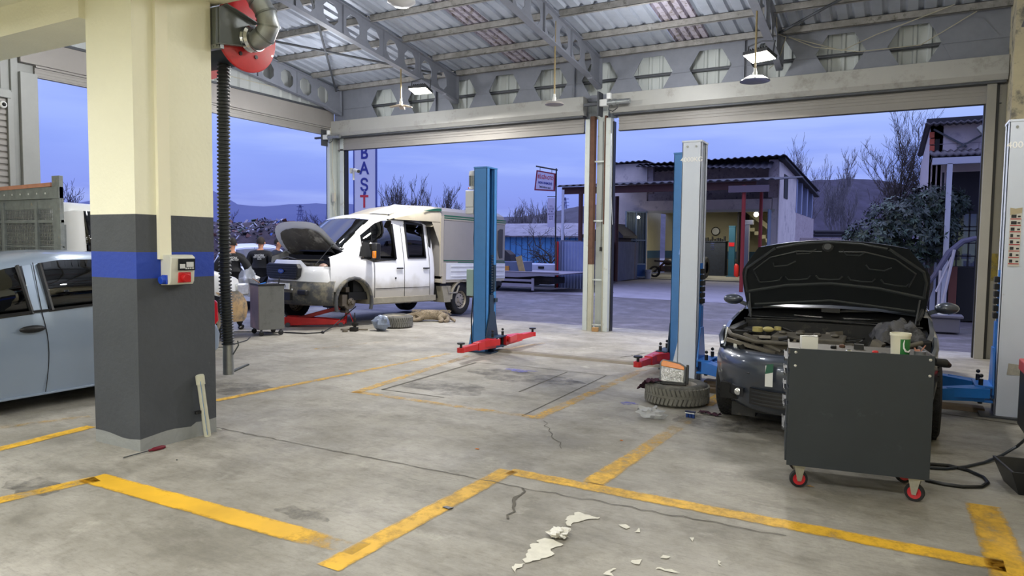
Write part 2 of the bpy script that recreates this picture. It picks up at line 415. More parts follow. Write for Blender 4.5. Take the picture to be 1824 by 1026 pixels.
splat(420, 690, .5, .5, OIL_DK, 39, 'dark patch below the exhaust hose', 'oil_and_dark_patch', z=.0023, jag=.4)  # dark mottled film over the floor below the nozzle

# --- pillar with painted bands
PG = M('pillar_dark_grey', '#43474d', .6, 0, .12, 3, bump=.2, bscale=26, spots=('#a9aaa6', 11), sdist=(.71, .73))
PB = M('pillar_blue', '#1f3fa2', .55, 0, .06, 3, bump=.2, bscale=26)
PF = M('pillar_foot_grey', '#8e9190', .7, 0, .08, 4, bump=.3, bscale=26)
PC = M('pillar_cream', '#f1efd6', .72, 0, .03, 2, bump=.15, bscale=30)
pil = thing('pillar', 'square pillar painted cream above, dark grey below with a blue band', 'pillar', (0, 0, 0))
px0, px1, py0, py1 = -5.56, -4.99, 3.25, 3.93
for nm, z0, z1, mt in (('foot_band', 0, .1, PF), ('lower_grey_band', .1, 1.315, PG), ('blue_band', 1.315, 1.515, PB), ('upper_grey_band', 1.515, 1.8, PG), ('cream_shaft', 1.8, 3.7, PC)):
    m = MB(); n = 14
    if nm in ('foot_band', 'lower_grey_band'):
        def zz(x, y): return .1+.03*NZ.noise(Vector((x*3, y*3, 1)))+(.03 if x > -5 and y > 3.7 else 0)
        P = [(px0+(px1-px0)*k/n, py0) for k in range(n)]+[(px1, py0+(py1-py0)*k/n) for k in range(n)]+[(px1-(px1-px0)*k/n, py1) for k in range(n)]+[(px0, py1-(py1-py0)*k/n) for k in range(n)]
        g = .003 if nm == 'foot_band' else 0
        lo = [(x, y, 0 if nm == 'foot_band' else zz(x, y)) for x, y in P]; hi = [(x, y, zz(x, y) if nm == 'foot_band' else z1) for x, y in P]
        m.grid([lo, hi], True)
    else: m.box(px0, py0, z0, px1, py1, z1)
    m.build(nm, mt, pil, sm=30)
cd_ = MB(); cd_.box(px1, 3.42, 1.46, px1+.03, 3.52, 3.6); cd_.build('cable_duct', M('duct_cream', '#f0ecd2', .6), pil)
# power outlet cabinet
ob = thing('outlet_box', 'grey-white socket box with red and blue plugs on the pillar', 'socket box', (px1, 3.55, 1.26))
OW = M('box_ivory', '#cfcfc2', .5)
m = MB(); m.prism([(0, 0), (.1, .005), (.115, .03), (.13, .215), (.1, .235), (0, .235)], 'y', -.105, .105); m.build('housing', OW, ob, bev=.006)
m = MB(); m.box(.121, -.045, .115, .135, .1, .205); m.build('fuse_window', M('smoke_panel', '#22262a', .15), ob)
m = MB(); m.box(.1345, -.035, .13, .137, .01, .165); m.box(.1345, .022, .14, .137, .085, .18)
for k in range(4): m.box(.1345, .012+k*.02, .125, .137, .026+k*.02, .136)
m.build('breaker_row', M('breaker_grey', '#c9cccb', .4), ob)
m = MB(); m.box(.1, -.04, .02, .125, .07, .1); m.cyl((.12, .015, .06), (.155, .015, .055), .036, .033); m.build('red_socket', RED, ob, bev=.004)
m = MB(); m.cyl((.05, -.1, .045), (.05, -.145, .04), .033, .03); m.box(.02, -.115, .01, .085, -.1, .08); m.build('blue_socket', M('socket_blue', '#1d46b8', .35), ob, bev=.004)
# downpipe stub leaning on the pillar
pp = thing('drain_pipe', 'off-white plastic pipe leaning against the foot of the pillar', 'pipe', (0, 0, 0))
PVC = M('aged_pvc', '#c4c3ae', .5, 0, .1, 14)
m = MB(); m.tube([(-4.935, 3.80, 0), (-4.94, 3.74, .49)], .028, 14); m.build('tube', PVC, pp)
m = MB(); m.tube([(-4.94, 3.747, .44), (-4.94, 3.739, .51)], .035, 14); m.tube([(-4.94, 3.739, .51), (-4.94, 3.738, .516)], .031, 14); m.build('collar', PVC, pp)
m = MB(); m.box(-4.96, 3.70, .20, -4.935, 3.745, .225); m.tube([(-4.955, 3.72, .213), (-4.93, 3.70, .213)], .008, 8); m.build('clip', BLACK, pp)
m = MB(); m.tube([(-4.9075, 3.778, .02), (-4.9125, 3.722, .47)], .0022, 5); m.build('blue_stripe', BLUE, pp)

# --- mezzanine slab and beam over the camera end of the hall
m = MB(); m.box(XL, -5, 3.54, -4.45, 3.95, 3.8); struct(m.build('ceiling', CREAM, sm=0))
m = MB(); m.box(-4.45, -5, 3.54, XR, 3.95, 3.8); struct(m.build('ceiling', CREAM, sm=0))
m = MB(); m.box(XL, 3.2, 3.3, px0, 3.62, 3.54); struct(m.build('trim_1', CREAM, sm=0))
m = MB(); m.box(XL-.2, 3.95, 3.54, XR+.2, 4.0, 6.4); struct(m.build('trim_2', CREAM, sm=0))

# --- back and right walls (behind and beside the camera)
RW = M('right_wall_render', '#c9c0a2', .8, 0, .12, 3, spots=('#7d7a72', 4), sdist=(.5, .62))
m = MB(); m.box(XR, -5, 0, XR+.25, 12.4, 6.4); struct(m.build('wall_right', RW, sm=0))
m = MB(); m.box(XL-.2, -5.2, 0, XR+.25, -5, 3.6); struct(m.build('wall_back', CREAM, sm=0))
m = MB()
LW = M('wall_sheet_grey', '#8f918f', .55, .2, .06, 4)
m.box(XL-.2, -5, 0, XL, 3.0, 3.6); struct(m.build('wall_left', CREAM, sm=0))
CW = M('low_cream_wall', '#d8d4a8', .7)

# --- left wall : shutter, jambs, header box, corrugated strip
m = MB(); m.box(XL-.2, 3.0, 3.75, XL, 5.72, 6.4); m.box(XL-.2, 5.72, 4.08, XL-.02, 5.97, 6.4)
for k in range(9): m.box(XL, 3.1+k*.3, 3.76, XL+.012, 3.13+k*.3, 5.9)
struct(m.build('wall_left', LW, sm=0))
m = MB(); m.box(XL-.12, 5.72, 0, XL+.1, 5.96, 4.08); m.box(XL-.05, 5.62, 0, XL+.04, 5.72, 6.0); m.box(XL-.12, 5.4, 4.6, XL+.08, 5.62, 4.7)
struct(m.build('trim_3', LW, sm=0, bev=.006))
SHUT = M('shutter_slats', '#8d8a86', .5, .2, .05, 4)
sh = thing('roller_shutter', 'closed grey roller shutter behind the white flatbed truck', 'shutter', (XL, 0, 0))
m = MB(); z = 0
R = []
while z < 3.68:
    R.append([(.0, 3.0, z), (.0, 5.56, z)]); R.append([(.022, 3.0, z+.012), (.022, 5.56, z+.012)]); R.append([(.022, 3.0, z+.07), (.022, 5.56, z+.07)]); R.append([(.0, 3.0, z+.082), (.0, 5.56, z+.082)]); z += .09
m.grid(R); m.build('slats', SHUT, sh, sm=0)
m = MB(); m.box(-.05, 5.56, 0, .06, 5.64, 3.76); m.box(-.05, 3.0, 3.66, .08, 5.6, 3.78); m.build('frame', LW, sh, bev=.004)
cm = thing('dome_camera', 'small white dome camera at the top of the roller shutter', 'camera', (XL+.09, 5.48, 3.55))
m = MB(); m.lathe((0, 0, 0), [(.05, 0), (.05, .02), (.035, .035)], 'x', 14); m.build('ring', WHITE, cm)
m = MB(); m.ball((.03, 0, 0), .03, 10, 6); m.build('lens', BLACK, cm)
m = MB(); m.tube([(-.02, 0, 0), (-.02, -.4, .02), (-.02, -1, .01)], .008, 6); m.build('cable', WHITE, cm)

BOX = M('door_box_grey', '#a3a39f', .5, .25, .06, 2, spots=('#8a8982', 3))
BOX2 = M('door_box_brownish', '#8b8783', .55, .2, .06, 2)
# left door header (over the side opening)
hb = thing('shutter_box', 'brownish grey roller shutter box over the side opening with the mountain view', 'shutter box', (XL, 0, 0))
m = MB(); m.prism([(-.1, 4.22), (.1, 4.22), (.1, 4.58), (-.1, 4.58)], 'y', 5.73, 12.3); m.build('housing', BOX2, hb, sm=0, bev=.004)
m = MB(); m.box(-.08, 5.96, 4.19, .06, 12.3, 4.22); m.box(-.05, 5.96, 4.05, .02, 12.3, 4.19)
for k in range(3): m.box(.02, 5.96, 4.07+k*.045, .028, 12.3, 4.09+k*.045)
m.build('rolled_curtain', SHUT, hb, sm=0)
m = MB(); m.box(-.12, 5.96, 4.58, .12, 12.3, 4.62); m.build('top_angle', STEEL_D, hb, sm=0)
# corrugated daylight strip above it
m = MB(); R = [[], []]
y = 5.7
while y < 12.3:
    for dy, dx in ((0, 0), (.03, .035), (.09, .035), (.12, 0), (.27, 0)):
        R[0].append((XL-.06+dx, y+dy, 4.6)); R[1].append((XL-.06+dx, y+dy, 6.2))
    y += .27
m.grid(R); struct(m.build('wall_left', M('wall_corrugated_light', '#b4b8b8', .5, .1, .05, 3), sm=0))

# --- roof
SLP = .1295
def zt(y): return 5.045+SLP*(12.35-y)     # top flange line of the rafters
# corrugated sheet, two translucent bands
SKY1, SKY2 = (-6.75, -6.25), (-3.55, -2.95)
TRANS = M('fibreglass_sheet', '#aaa4b2', .45, 0, .25, 30, spots=('#6f6660', 9), sdist=(.5, .62))
def sheet(x0, x1, per, d, nm, mat, top=.10, y0=3.9, y1=12.75):
    m = MB(); a = []; x = x0
    while x < x1-1e-6:
        for dx, dz in ((0, 0), (per*.12, d), (per*.3, d), (per*.42, 0)):
            if x+dx <= x1: a.append((x+dx, dz))
        x += per
    a.append((x1, 0)); R = []
    for k in range(2):
        y = (y0, y1)[k]; R.append([(x, y, zt(y)+top+dz) for x, dz in a])
    m.grid(R); return m.build(nm, mat, sm=0)
for a, b in ((-12.0, SKY1[0]), (SKY1[1], SKY2[0]), (SKY2[1], 1.9)): struct(sheet(a, b, .235, .04, 'ceiling', SHEET))
struct(sheet(*SKY1, .14, .06, 'ceiling', TRANS, .105)); struct(sheet(*SKY2, .14, .06, 'ceiling', TRANS, .105))
for i, y in enumerate((12.28, 11.45, 10.5, 9.6, 8.7, 7.8, 6.9, 6.0, 5.1, 4.3)):
    for a, b in ((-11.3, -8.16), (-8.1, -5.01), (-4.95, -1.86), (-1.8, 1.4)):
        m = MB(); z = zt(y)
        m.box(a, y-.025, z-.01, b, y-.02, z+.10); m.box(a, y-.025, z-.01, b, y+.035, z-.004); m.box(a, y-.025, z+.094, b, y+.035, z+.10)
        struct(m.build('trim_4', PURL, sm=0))
# rafters with oval holes
def rafter(X, label, y0=4.0, y1=12.33, dp=.49, left=False):
    t = thing('rafter', label, 'roof beam', (X, 0, 0), group='castellated rafters')
    m = MB(); cells = []; w = .52; y = y1-.28; k = 0
    oc = [(1, .42), (.42, 1), (-.42, 1), (-1, .42), (-1, -.42), (-.42, -1), (.42, -1), (1, -.42)]
    oc = oc[::-1]
    cells.append(([(y1, 0), (y1, dp), (y, dp), (y, 0)], None))
    while y-w > y0:
        c = y-w/2; h = .165; out = [(c+(w/2)*a/abs(a)*1.0, dp/2+(dp/2)*b/abs(b)) for a, b in oc]
        out = []
        for a, b in oc:
            out.append((c+w/2*(1 if a > 0 else -1) if abs(a) == 1 else c+w/2*a, dp/2+(dp/2 if b > 0 else -dp/2)*(1 if abs(b) == 1 else .42)))
        cells.append((out, [(c+a*.165, dp/2+b*h*1.02) for a, b in oc])); y -= w; k += 1
    # corner quads of every cell are closed by the flange overlap
    def xf(u, v, ww): return (ww-.004, u, zt(u)-dp+v)
    m.holed(cells, .008, xf)
    for c_, h_ in cells:
        if h_:
            us = [p[0] for p in c_]; u0_, u1_ = min(us), max(us); q = .42*(w/2)
            cc = (u0_+u1_)/2
            for sx in (-1, 1):
                for sz in (-1, 1):
                    A = (cc+sx*w/2, dp/2+sz*dp/2); B = (cc+sx*w/2*.42, dp/2+sz*dp/2); D = (cc+sx*w/2, dp/2+sz*dp/2*.42)
                    for ww in (0, .008): m.poly([xf(*A, ww), xf(*B, ww), xf(*D, ww)])
    m.build('web', STEEL, t, sm=0)
    for nm, v in (('top_flange', 0), ('bottom_flange', -dp)):
        m = MB(); a = (0, y0, zt(y0)+v); b = (0, y1, zt(y1)+v); m.bar(a, b, .12 if X < 1 else .1, .014); m.build(nm, STEEL, t, sm=0)
    m = MB()
    for yy in [y1-.28-w*j for j in (2, 4, 6, 8, 10, 12, 14)]:
        if yy > y0: m.box(-.04, yy-.005, zt(yy)-dp, .04, yy+.005, zt(yy))
    m.box(-.06, y1-.01, zt(y1)-dp-.05, .06, y1+.005, zt(y1)+.02)
    m.build('stiffener', STEEL, t, sm=0)
    m = MB(); m.bar((0, y1-.45, zt(y1-.45)-dp), (0, y1, zt(y1)-dp-.04), .1, .05, h2=.06); m.build('haunch', STEEL, t, sm=0)
    return t
rafter(-11.3, 'castellated steel roof beam running above the side opening with the mountain view')
rafter(-8.13, 'castellated steel roof beam holding the floodlight over the van')
rafter(-4.98, 'castellated steel roof beam ending above the centre door column')
rafter(-1.83, 'castellated steel roof beam seen edge on above the dish lamp')
rafter(1.38, 'castellated steel roof beam against the plastered wall beyond the stickered lift post')
# roof bracing rods
def brace(a, b, lb):
    m = MB(); m.tube([a, b], .022, 8); tag(m.build('brace_rod', STEEL_D), lb, 'brace')
brace((-8.13, 8.2, zt(8.2)-.1), (-11.2, 12.1, zt(12.1)-.08), 'diagonal roof brace crossing the bay over the side opening')
brace((-11.2, 8.5, zt(8.5)-.08), (-8.2, 11.9, zt(11.9)-.1), 'thin counter brace crossing the longer roof brace above the side opening')
brace((-1.83, 12.1, zt(12.1)-.05), (1.3, 9.2, zt(9.2)-.05), 'diagonal roof brace running from the edge-on beam to the plastered wall')

# --- gable: castellated fascia with hexagon holes, sheet behind
t = thing('fascia_beam', 'deep grey steel fascia with a row of hexagonal holes above the two doors', 'roof beam', (0, 0, 0))
m = MB(); cells = []; zb_, zt_ = 4.30, 5.10; zm = 4.70; per = 1.018; x = -10.1-per/2
hx = [(-.36, 0), (-.19, .29), (.19, .29), (.36, 0), (.19, -.29), (-.19, -.29)]
for k in range(11):
    c = x+per/2; out = [(c-per/2, zm), (c-per/2, zt_), (c+per/2, zt_), (c+per/2, zm), (c+per/2, zb_), (c-per/2, zb_)]
    cells.append((out, [(c+a, zm+b) for a, b in hx])); x += per
cells.append(([(x, zb_), (XR, zb_), (XR, zt_), (x, zt_)], None)); cells.append(([(XL, zb_), (-10.1-per/2, zb_), (-10.1-per/2, zt_), (XL, zt_)], None))
m.holed(cells, .012, lambda u, v, w: (u, YW+w, v)); m.build('web', STEEL, t, sm=0)
m = MB(); m.box(XL, YW-.06, zt_-.01, XR, YW+.06, zt_+.01); m.box(XL, YW-.06, 4.64, XR, YW-.05, 4.642); m.build('top_flange', STEEL, t, sm=0)
m = MB()
for xx in (-8.68, -5.5, -2.4): m.box(xx-.004, YW-.06, 4.3, xx+.004, YW, zt_)
for xx in (-8.95, -5.75, -2.65)[:0]: pass
m.build('stiffener', STEEL, t, sm=0)
m = MB(); m.box(XL, YW+.1, 4.66, XR, YW+.16, 4.71); m.build('back_rail', STEEL_D, t, sm=0)
m = MB(); m.prism([(.3, 4.95), (.55, 4.97), (.93, 4.97), (1.2, 4.62), (1.3, 4.35), (.6, 4.35)], 'y', YW-.012, YW-.002); m.build('patch_plate', STEEL, t, sm=0)
m = MB(); R = [[], []]; x = XL
while x < XR:
    for dx, dy in ((0, 0), (.02, -.03), (.06, -.03), (.08, 0), (.2, 0)):
        R[0].append((x+dx, YW+.25+dy, 4.0)); R[1].append((x+dx, YW+.25+dy, 5.35))
    x += .2
m.grid(R); struct(m.build('wall_front', M('gable_sheet_light', '#c3c9c8', .5, 0, .04, 3), sm=0))
# outside lamps that wash that sheet through the holes are the sky itself

# roller boxes of the two doors
def rbox(x0, x1, lb, zl=3.74, zr=3.74):
    t = thing('shutter_box', lb, 'shutter box', (0, 0, 0))
    m = MB(); y0 = YW-.22
    m.prism([(y0, 4.10), (y0, 4.36), (YW-.005, 4.36), (YW-.005, 4.02), (y0+.05, 4.02)], 'x', x0, x1); m.build('housing', BOX, t, sm=0, bev=.004)
    m = MB(); m.box(x0+.05, y0+.04, 3.985, x1-.02, YW, 4.015); m.build('lip', STEEL_D, t, sm=0)
    m = MB(); y = YW-.03
    m.box(x0+.12, y, 3.74, x1-.05, y+.05, 3.99)
    for k in range(3): m.box(x0+.12, y-.012, 3.84+k*.05, x1-.05, y, 3.86+k*.05)
    m.box(x0+.12, y-.02, 3.72, x1-.05, y+.06, 3.75); m.build('rolled_curtain', SHUT, t, sm=0)
    m = MB(); m.box(x0+.12, y-.022, 3.712, x1-.05, y+.062, 3.722); m.build('rubber_edge', BLACK, t, sm=0)
    return t
rbox(XL+.02, -5.24, 'long pale grey roller shutter box over the opening behind the van')
rbox(-4.72, 1.26, 'long pale grey roller shutter box over the opening behind the dark car')
# left opening: filler right of the box housing plate
# centre column
COL = M('column_pale', '#b9bfbb', .5, .15, .06, 3, spots=('#a09a88', 5), sdist=(.6, .7))
t = thing('door_column', 'pale steel column with two rusty channels between the two front openings', 'column', (-4.97, YW, 0))
m = MB(); m.box(-.05, -.02, 0, .15, .0, 4.1); m.build('web_plate', COL, t, sm=0)
m = MB(); m.box(-.25, -.14, 0, -.16, .05, 3.95); m.box(.16, -.14, 0, .25, .05, 3.95); m.build('guide_rail', COL, t, sm=0, bev=.004)
m = MB(); m.box(-.155, -.13, 1.25, -.07, -.02, 4.0); m.box(.12, -.11, 2.0, .155, -.02, 4.0); m.build('rusty_channel', BROWN, t, sm=0)
m = MB(); m.box(-.155, -.13, 0, -.07, -.02, 1.25); m.box(.12, -.11, 0, .155, -.02, 2.0); m.build('pale_channel', M('channel_beige', '#a8a694', .6, 0, .15, 5), t, sm=0)
m = MB()
for z in (.1, .95, 2.05, 3.15): m.box(-.07, -.1, z, .13, -.09, z+.03)
m.build('cross_tie', COL, t, sm=0)
m = MB(); m.tube([(.08, -.06, 3.9), (.085, -.06, 2.5), (.07, -.06, 1.55)], .005, 5); m.box(.055, -.09, 1.5, .09, -.05, 1.58); m.build('pull_switch', BLACK, t)
m = MB(); m.box(.25, -.02, 0, .27, .1, 3.9); m.box(-.27, -.02, 0, -.25, .1, 3.9); m.build('rubber_seal', BLACK, t, sm=0)
m = MB(); m.box(0, 0, 0, .12, .09, .075); o = m.build('wood_block', M('wood_block', '#a07c50', .7, 0, .2, 20), bev=.004); o.location = (-4.98, YW-.25, 0); o.rotation_euler = (0, 0, .2)
tag(o, 'small wooden block at the foot of the centre door column', 'block')
# door drive on the column
def motor(loc, lb, sc=1, mirror=1):
    t = thing('door_motor', lb, 'motor', loc, sc=sc); s = mirror
    m = MB(); m.cyl((.0*s, 0, 0), (.42*s, 0, 0), .045, n=18); m.cyl((.1*s, 0, 0), (.16*s, 0, 0), .06, n=18); m.build('motor_body', GALV, t)
    m = MB(); m.box(-.14, -.05, -.06, .0, .05, .06); m.build('gearbox', M('gearbox_white', '#c8cac8', .4), t, bev=.006)
    m = MB(); m.box(.02*s-.03, -.04, .06, .02*s+.05, .03, .17); m.build('limit_switch', WHITE, t, bev=.01)
    m = MB(); m.box(-.17, -.08, -.22, -.14, .14, .2); m.box(-.45, -.03, -.03, -.17, .03, .02); m.build('bracket', STEEL_D, t)
    m = MB(); m.tube([(.05, -.04, -.05), (.04, -.05, -.14), (.12, -.05, -.17), (.2, -.05, -.12), (.22, -.04, -.05)], .008, 6); m.build('cable', BLACK, t)
    return t
motor((-4.68, YW-.42, 4.16), 'cylindrical door motor on a bracket at the top of the centre column')
motor((-11.38, YW-.40, 3.98), 'door motor on the corner column behind the van', .85)
# corner column at the left
t = thing('corner_column', 'grey steel corner column behind the van with looping cables', 'column', (XL, YW, 0))
m = MB(); m.box(-.05, -.2, 0, .03, .1, 4.3); m.box(.2, -.05, 0, .3, .1, 4.0); m.box(.03, .05, 0, .2, .08, 4.2); m.build('channels', COL, t, sm=0, bev=.004)
m = MB(); m.box(.3, -.02, 0, .33, .1, 3.75); m.box(-.07, -.2, 0, -.05, .1, 4.0); m.build('rubber_seal', BLACK, t, sm=0)
m = MB(); m.tube([(.05, -.25, 4.5), (.12, -.2, 3.9), (.06, -.15, 3.2), (.16, -.15, 2.7), (.1, -.15, 2.4), (.18, -.15, 2.2), (.08, -.15, 1.9), (.12, -.15, 1.0)], .008, 6)
m.box(.1, -.2, 2.55, .16, -.14, 2.75); m.build('cable', M('cable_beige', '#a9a491', .6), t)
m = MB(); m.box(-.11, -.05, 2.98, -.05, .02, 3.08); m.build('sensor', BLACK, t)
# right column and wall side
t = thing('door_column', 'wide grey steel column with a yellow smear behind the stickered lift post', 'column', (1.02, YW, 0))
m = MB(); m.box(0, -.12, 0, .12, .06, 4.02); m.box(.16, -.02, 0, .43, .06, 4.3); m.build('guide_rail', M('column_grey', '#8e8c85', .5, .15, .06, 3), t, sm=0, bev=.005)
m = MB(); m.box(.12, -.06, 0, .16, .02, 4.0); m.box(-.02, -.04, 0, 0, .06, 3.74); m.build('rubber_seal', BLACK, t, sm=0)
m = MB(); m.box(.17, -.025, 1.15, .25, -.02, 1.55); m.build('yellow_smear', paint_mat('yellow_smear', '#b5a24a', .3, .55, 8, .7), t)
m = MB(); m.tube([(.4, -.1, 0), (.4, -.1, 4.6)], .02, 8); m.build('vertical_pipe', GALV, t)
m = MB(); m.box(.3, -.3, 4.25, .5, .0, 4.75); m.build('gusset_box', STEEL, t, sm=0)
m = MB(); m.box(1.27, YW-.6, 0, XR, YW+.2, 5.2); struct(m.build('wall_right', RW, sm=0))
# ================================================================ lamps
LAMP = M('lamp_face', '#fff6e4', .4, emit=28)
def area(nm, loc, rot, sx, sy, w, col=(1, .93, .82), spread=pi):
    l = bpy.data.lights.new(nm, 'AREA'); l.shape = 'RECTANGLE'; l.size = sx; l.size_y = sy; l.energy = w; l.color = col; l.spread = spread
    o = bpy.data.objects.new(nm, l); C.objects.link(o); o.location = loc; o.rotation_euler = rot; return o
def flood(loc, rx, rz, lb, w):
    t = thing('floodlight', lb, 'floodlight', loc)
    t.rotation_euler = (rx, 0, rz)
    m = MB(); m.box(-.19, -.14, 0, .19, .14, .05); m.box(-.13, -.09, .05, .13, .09, .08)
    for k in range(7): m.box(-.12+k*.04-.004, -.09, .08, -.12+k*.04+.004, .09, .11)
    m.build('housing', M('lamp_housing', '#3a3c40', .5, .4), t, bev=.006)
    m = MB(); m.box(-.175, -.125, -.006, .175, .125, 0); m.build('lamp_face', LAMP, t, sm=0)
    m = MB(); m.tube([(-.2, 0, .03), (-.2, 0, .2), (0, 0, .24), (.2, 0, .2), (.2, 0, .03)], .012, 6); m.build('yoke', STEEL_D, t)
    a = area('flood_light', (0, 0, -.03), (0, 0, 0), .34, .24, w, (1, .96, .9)); a.parent = t
    return t
flood((-8.0, 10.9, 4.47), RD(-12), RD(8), 'bright rectangular floodlight hanging over the van beside the four-blade lamp', 240)
flood((-1.83, 10.5, 4.28), RD(-14), RD(-20), 'bright rectangular floodlight hanging just over the metal dish lamp', 240)
# pendants
def pendant(loc, top, lb, kind):
    t = thing('pendant_lamp', lb, 'pendant lamp', loc, group=None); h = top-loc[2]
    m = MB(); m.tube([(0, 0, .12), (0, 0, h)], .014, 8); m.build('rod', M('rod_rusty_brass', '#8a7c5c', .5, .5, .2, 9), t)
    m = MB(); m.lathe((0, 0, 0), [(.03, .02), (.03, .08), (.02, .1), (.02, .14)], n=12); m.build('socket', M('socket_white', '#c8c9c4', .4), t)
    if kind == 'blades':
        for k in range(4):
            a = k*pi/2+.5; m = MB(); m.prism([(.03, .0), (.2, -.02), (.2, -.005), (.03, .03)], 'y', -.045, .045)
            o = m.build('lamp_blade', M('blade_beige', '#b9aa96', .5), t, bev=.003); o.rotation_euler = (0, 0, a)
    if kind == 'disc':
        m = MB(); m.lathe((0, 0, 0), [(.02, .03), (.14, .0), (.16, -.02), (.15, -.03), (.1, -.02), (.02, -.01)], n=24); m.build('lamp_shade', M('shade_translucent', '#9d9894', .35), t)
    if kind == 'dish':
        m = MB(); m.lathe((0, 0, 0), [(.03, .04), (.13, .015), (.2, -.03), (.2, -.04), (.12, -.012), (.03, .0)], n=28); m.build('lamp_shade', M('shade_aluminium', '#8d8f92', .25, .8), t)
    return t
pendant((-8.13, 10.48, 4.12), zt(10.48)-.49, 'unlit pendant on a thin rod ending in a four-blade lamp', 'blades')
pendant((-4.98, 10.42, 3.9), zt(10.42)-.1, 'unlit pendant on a thin rod above the centre column, pale flat shade', 'disc')
pendant((-1.83, 10.2, 3.92), zt(10.2)-.49, 'round metal dish pendant lamp directly below a bright floodlight', 'dish')
t = thing('dome_lamp', 'white dome lamp shade under the roof sheets', 'pendant lamp', at(715, 4, Y=6.9))
m = MB(); m.lathe((0, 0, 0), [(.0, -.06), (.1, -.045), (.17, 0), (.16, .06), (.06, .12), (.03, .14)], n=28, cap=False); m.build('lamp_shade', M('shade_opal', '#c9c9cc', .4), t)
m = MB(); m.tube([(0, 0, .12), (0, 0, .45)], .015, 8); m.build('stem', STEEL_D, t)
# wires under the roof at the right
for i, (P, lb) in enumerate([
  ([at(1700, 8, Y=12.1), at(1560, 62, Y=12.3), at(1500, 90, Y=12.3), at(1405, 66, Y=12.35)], 'loose cable running up across the hexagon holes to the plastered wall'),
  ([at(1405, 66, Y=12.3), at(1450, 84, Y=12.3), at(1530, 92, Y=12.3), at(1640, 80, Y=12.3), at(1740, 20, Y=12.2)], 'thin wire sagging before the hexagon holes'),
  ([at(1383, 22, Y=11.5), at(1384, 60, Y=12.0), at(1400, 66, Y=12.3), at(1386, 110, Y=12.3), at(1370, 122, Y=12.25)], 'cable coil hanging beside the floodlight over the dish lamp'),
  ([at(1089, 238, Y=12.05), at(1088, 330, Y=12.05), at(1091, 400, Y=12.05)], 'thin pull chain hanging beside the centre column'),
  ([at(400, 133, X=-11.4), at(500, 158, X=-11.4), at(590, 192, X=-11.4)], 'cable along the sheet strip over the side opening')]):
    m = MB(); m.tube(P, .007, 6); tag(m.build('cable', M('cable_beige', '#a9a491', .6) if i != 3 else GALV), lb, 'cable')

# ================================================================ exhaust hose reel on the pillar
t = thing('exhaust_hose_reel', 'red and grey exhaust hose reel hanging beside the pillar top', 'hose reel', (0, 0, 0))
XD = -4.95; q0 = at(440, 62, X=XD); cy, cz = q0.y, q0.z; R = cz-at(440, 128, X=XD).z
m = MB(); m.lathe((XD-.02, cy, cz), [(R-.01, 0), (R, .004), (R, .02), (R-.01, .024)], 'x', 48)
m.build('near_drum_disc', RED, t)
m = MB(); m.lathe((-5.56, cy, cz), [(R, 0), (R, .02)], 'x', 48); m.build('far_drum_disc', RED, t)
m = MB(); m.lathe((-5.54, cy, cz), [(.24, 0), (.24, .57)], 'x', 40); m.build('drum', M('reel_dark', '#202830', .5), t)
m = MB()
for a in (.9, 2.3, 3.6, 4.3, 5.2): m.lathe((XD+.004, cy+.19*cos(a), cz+.19*sin(a)), [(.017, 0), (.017, .008)], 'x', 10)
m.build('drum_bolt', BLACK, t)
m = MB(); BP = [(at(x_, y_, X=-4.91).y, at(x_, y_, X=-4.91).z) for x_, y_ in ((384, 14), (398, 8), (456, 44), (462, 62), (466, 86), (384, 78))]
m.prism(BP, 'x', -4.92, -4.91)
m.bar((-4.89, *BP[1]), (-4.89, *BP[2]), .05, .01); m.bar((-4.89, *BP[5]), (-4.89, *BP[4]), .05, .01); m.box(-5.4, 3.94, BP[5][1], -4.9, 3.955, BP[0][1]+.02)
GBR = M('reel_bracket_grey', '#6f7473', .45, .3, .08, 5)
m.build('bracket', GBR, t, bev=.003)
m = MB(); m.box(-5.4, 3.935, BP[5][1]-.03, -4.88, 3.97, BP[5][1]+.01)
for x_ in (-4.97, -4.93, -4.9): m.lathe((x_, 3.935, BP[5][1]-.01), [(.01, 0), (.01, -.008)], 'y', 8)
m.box(-5.62, 3.94, 3.05, -5.60, 4.4, 3.5); m.build('mounting_rail', GALV, t)
# duct elbow
P = [at(446, 69, X=-4.9), at(457, 72, X=-4.82), at(472, 63, X=-4.73), at(479, 46, X=-4.69), at(474, 24, X=-4.69), at(462, 4, X=-4.75), at(450, -16, X=-4.8)]
m = MB(); m.tube(P, [.08, .085, .09, .09, .085, .085, .085], 20); m.build('metal_duct', GALV, t)
m = MB()
for k in (1, 2, 3, 4, 5):
    d = (P[k+1]-P[k-1]).normalized(); m.tube([P[k]-d*.008, P[k]+d*.008], .093, 20)
m.build('duct_seam', M('duct_seam', '#7e8282', .3, .8), t)
q_ = at(447, 70, X=-4.88); m = MB(); m.lathe((-4.91, q_.y, q_.z), [(.10, 0), (.11, .02), (.10, .04), (.11, .06), (.09, .08)], 'x', 24); m.build('duct_collar', CHROME, t)
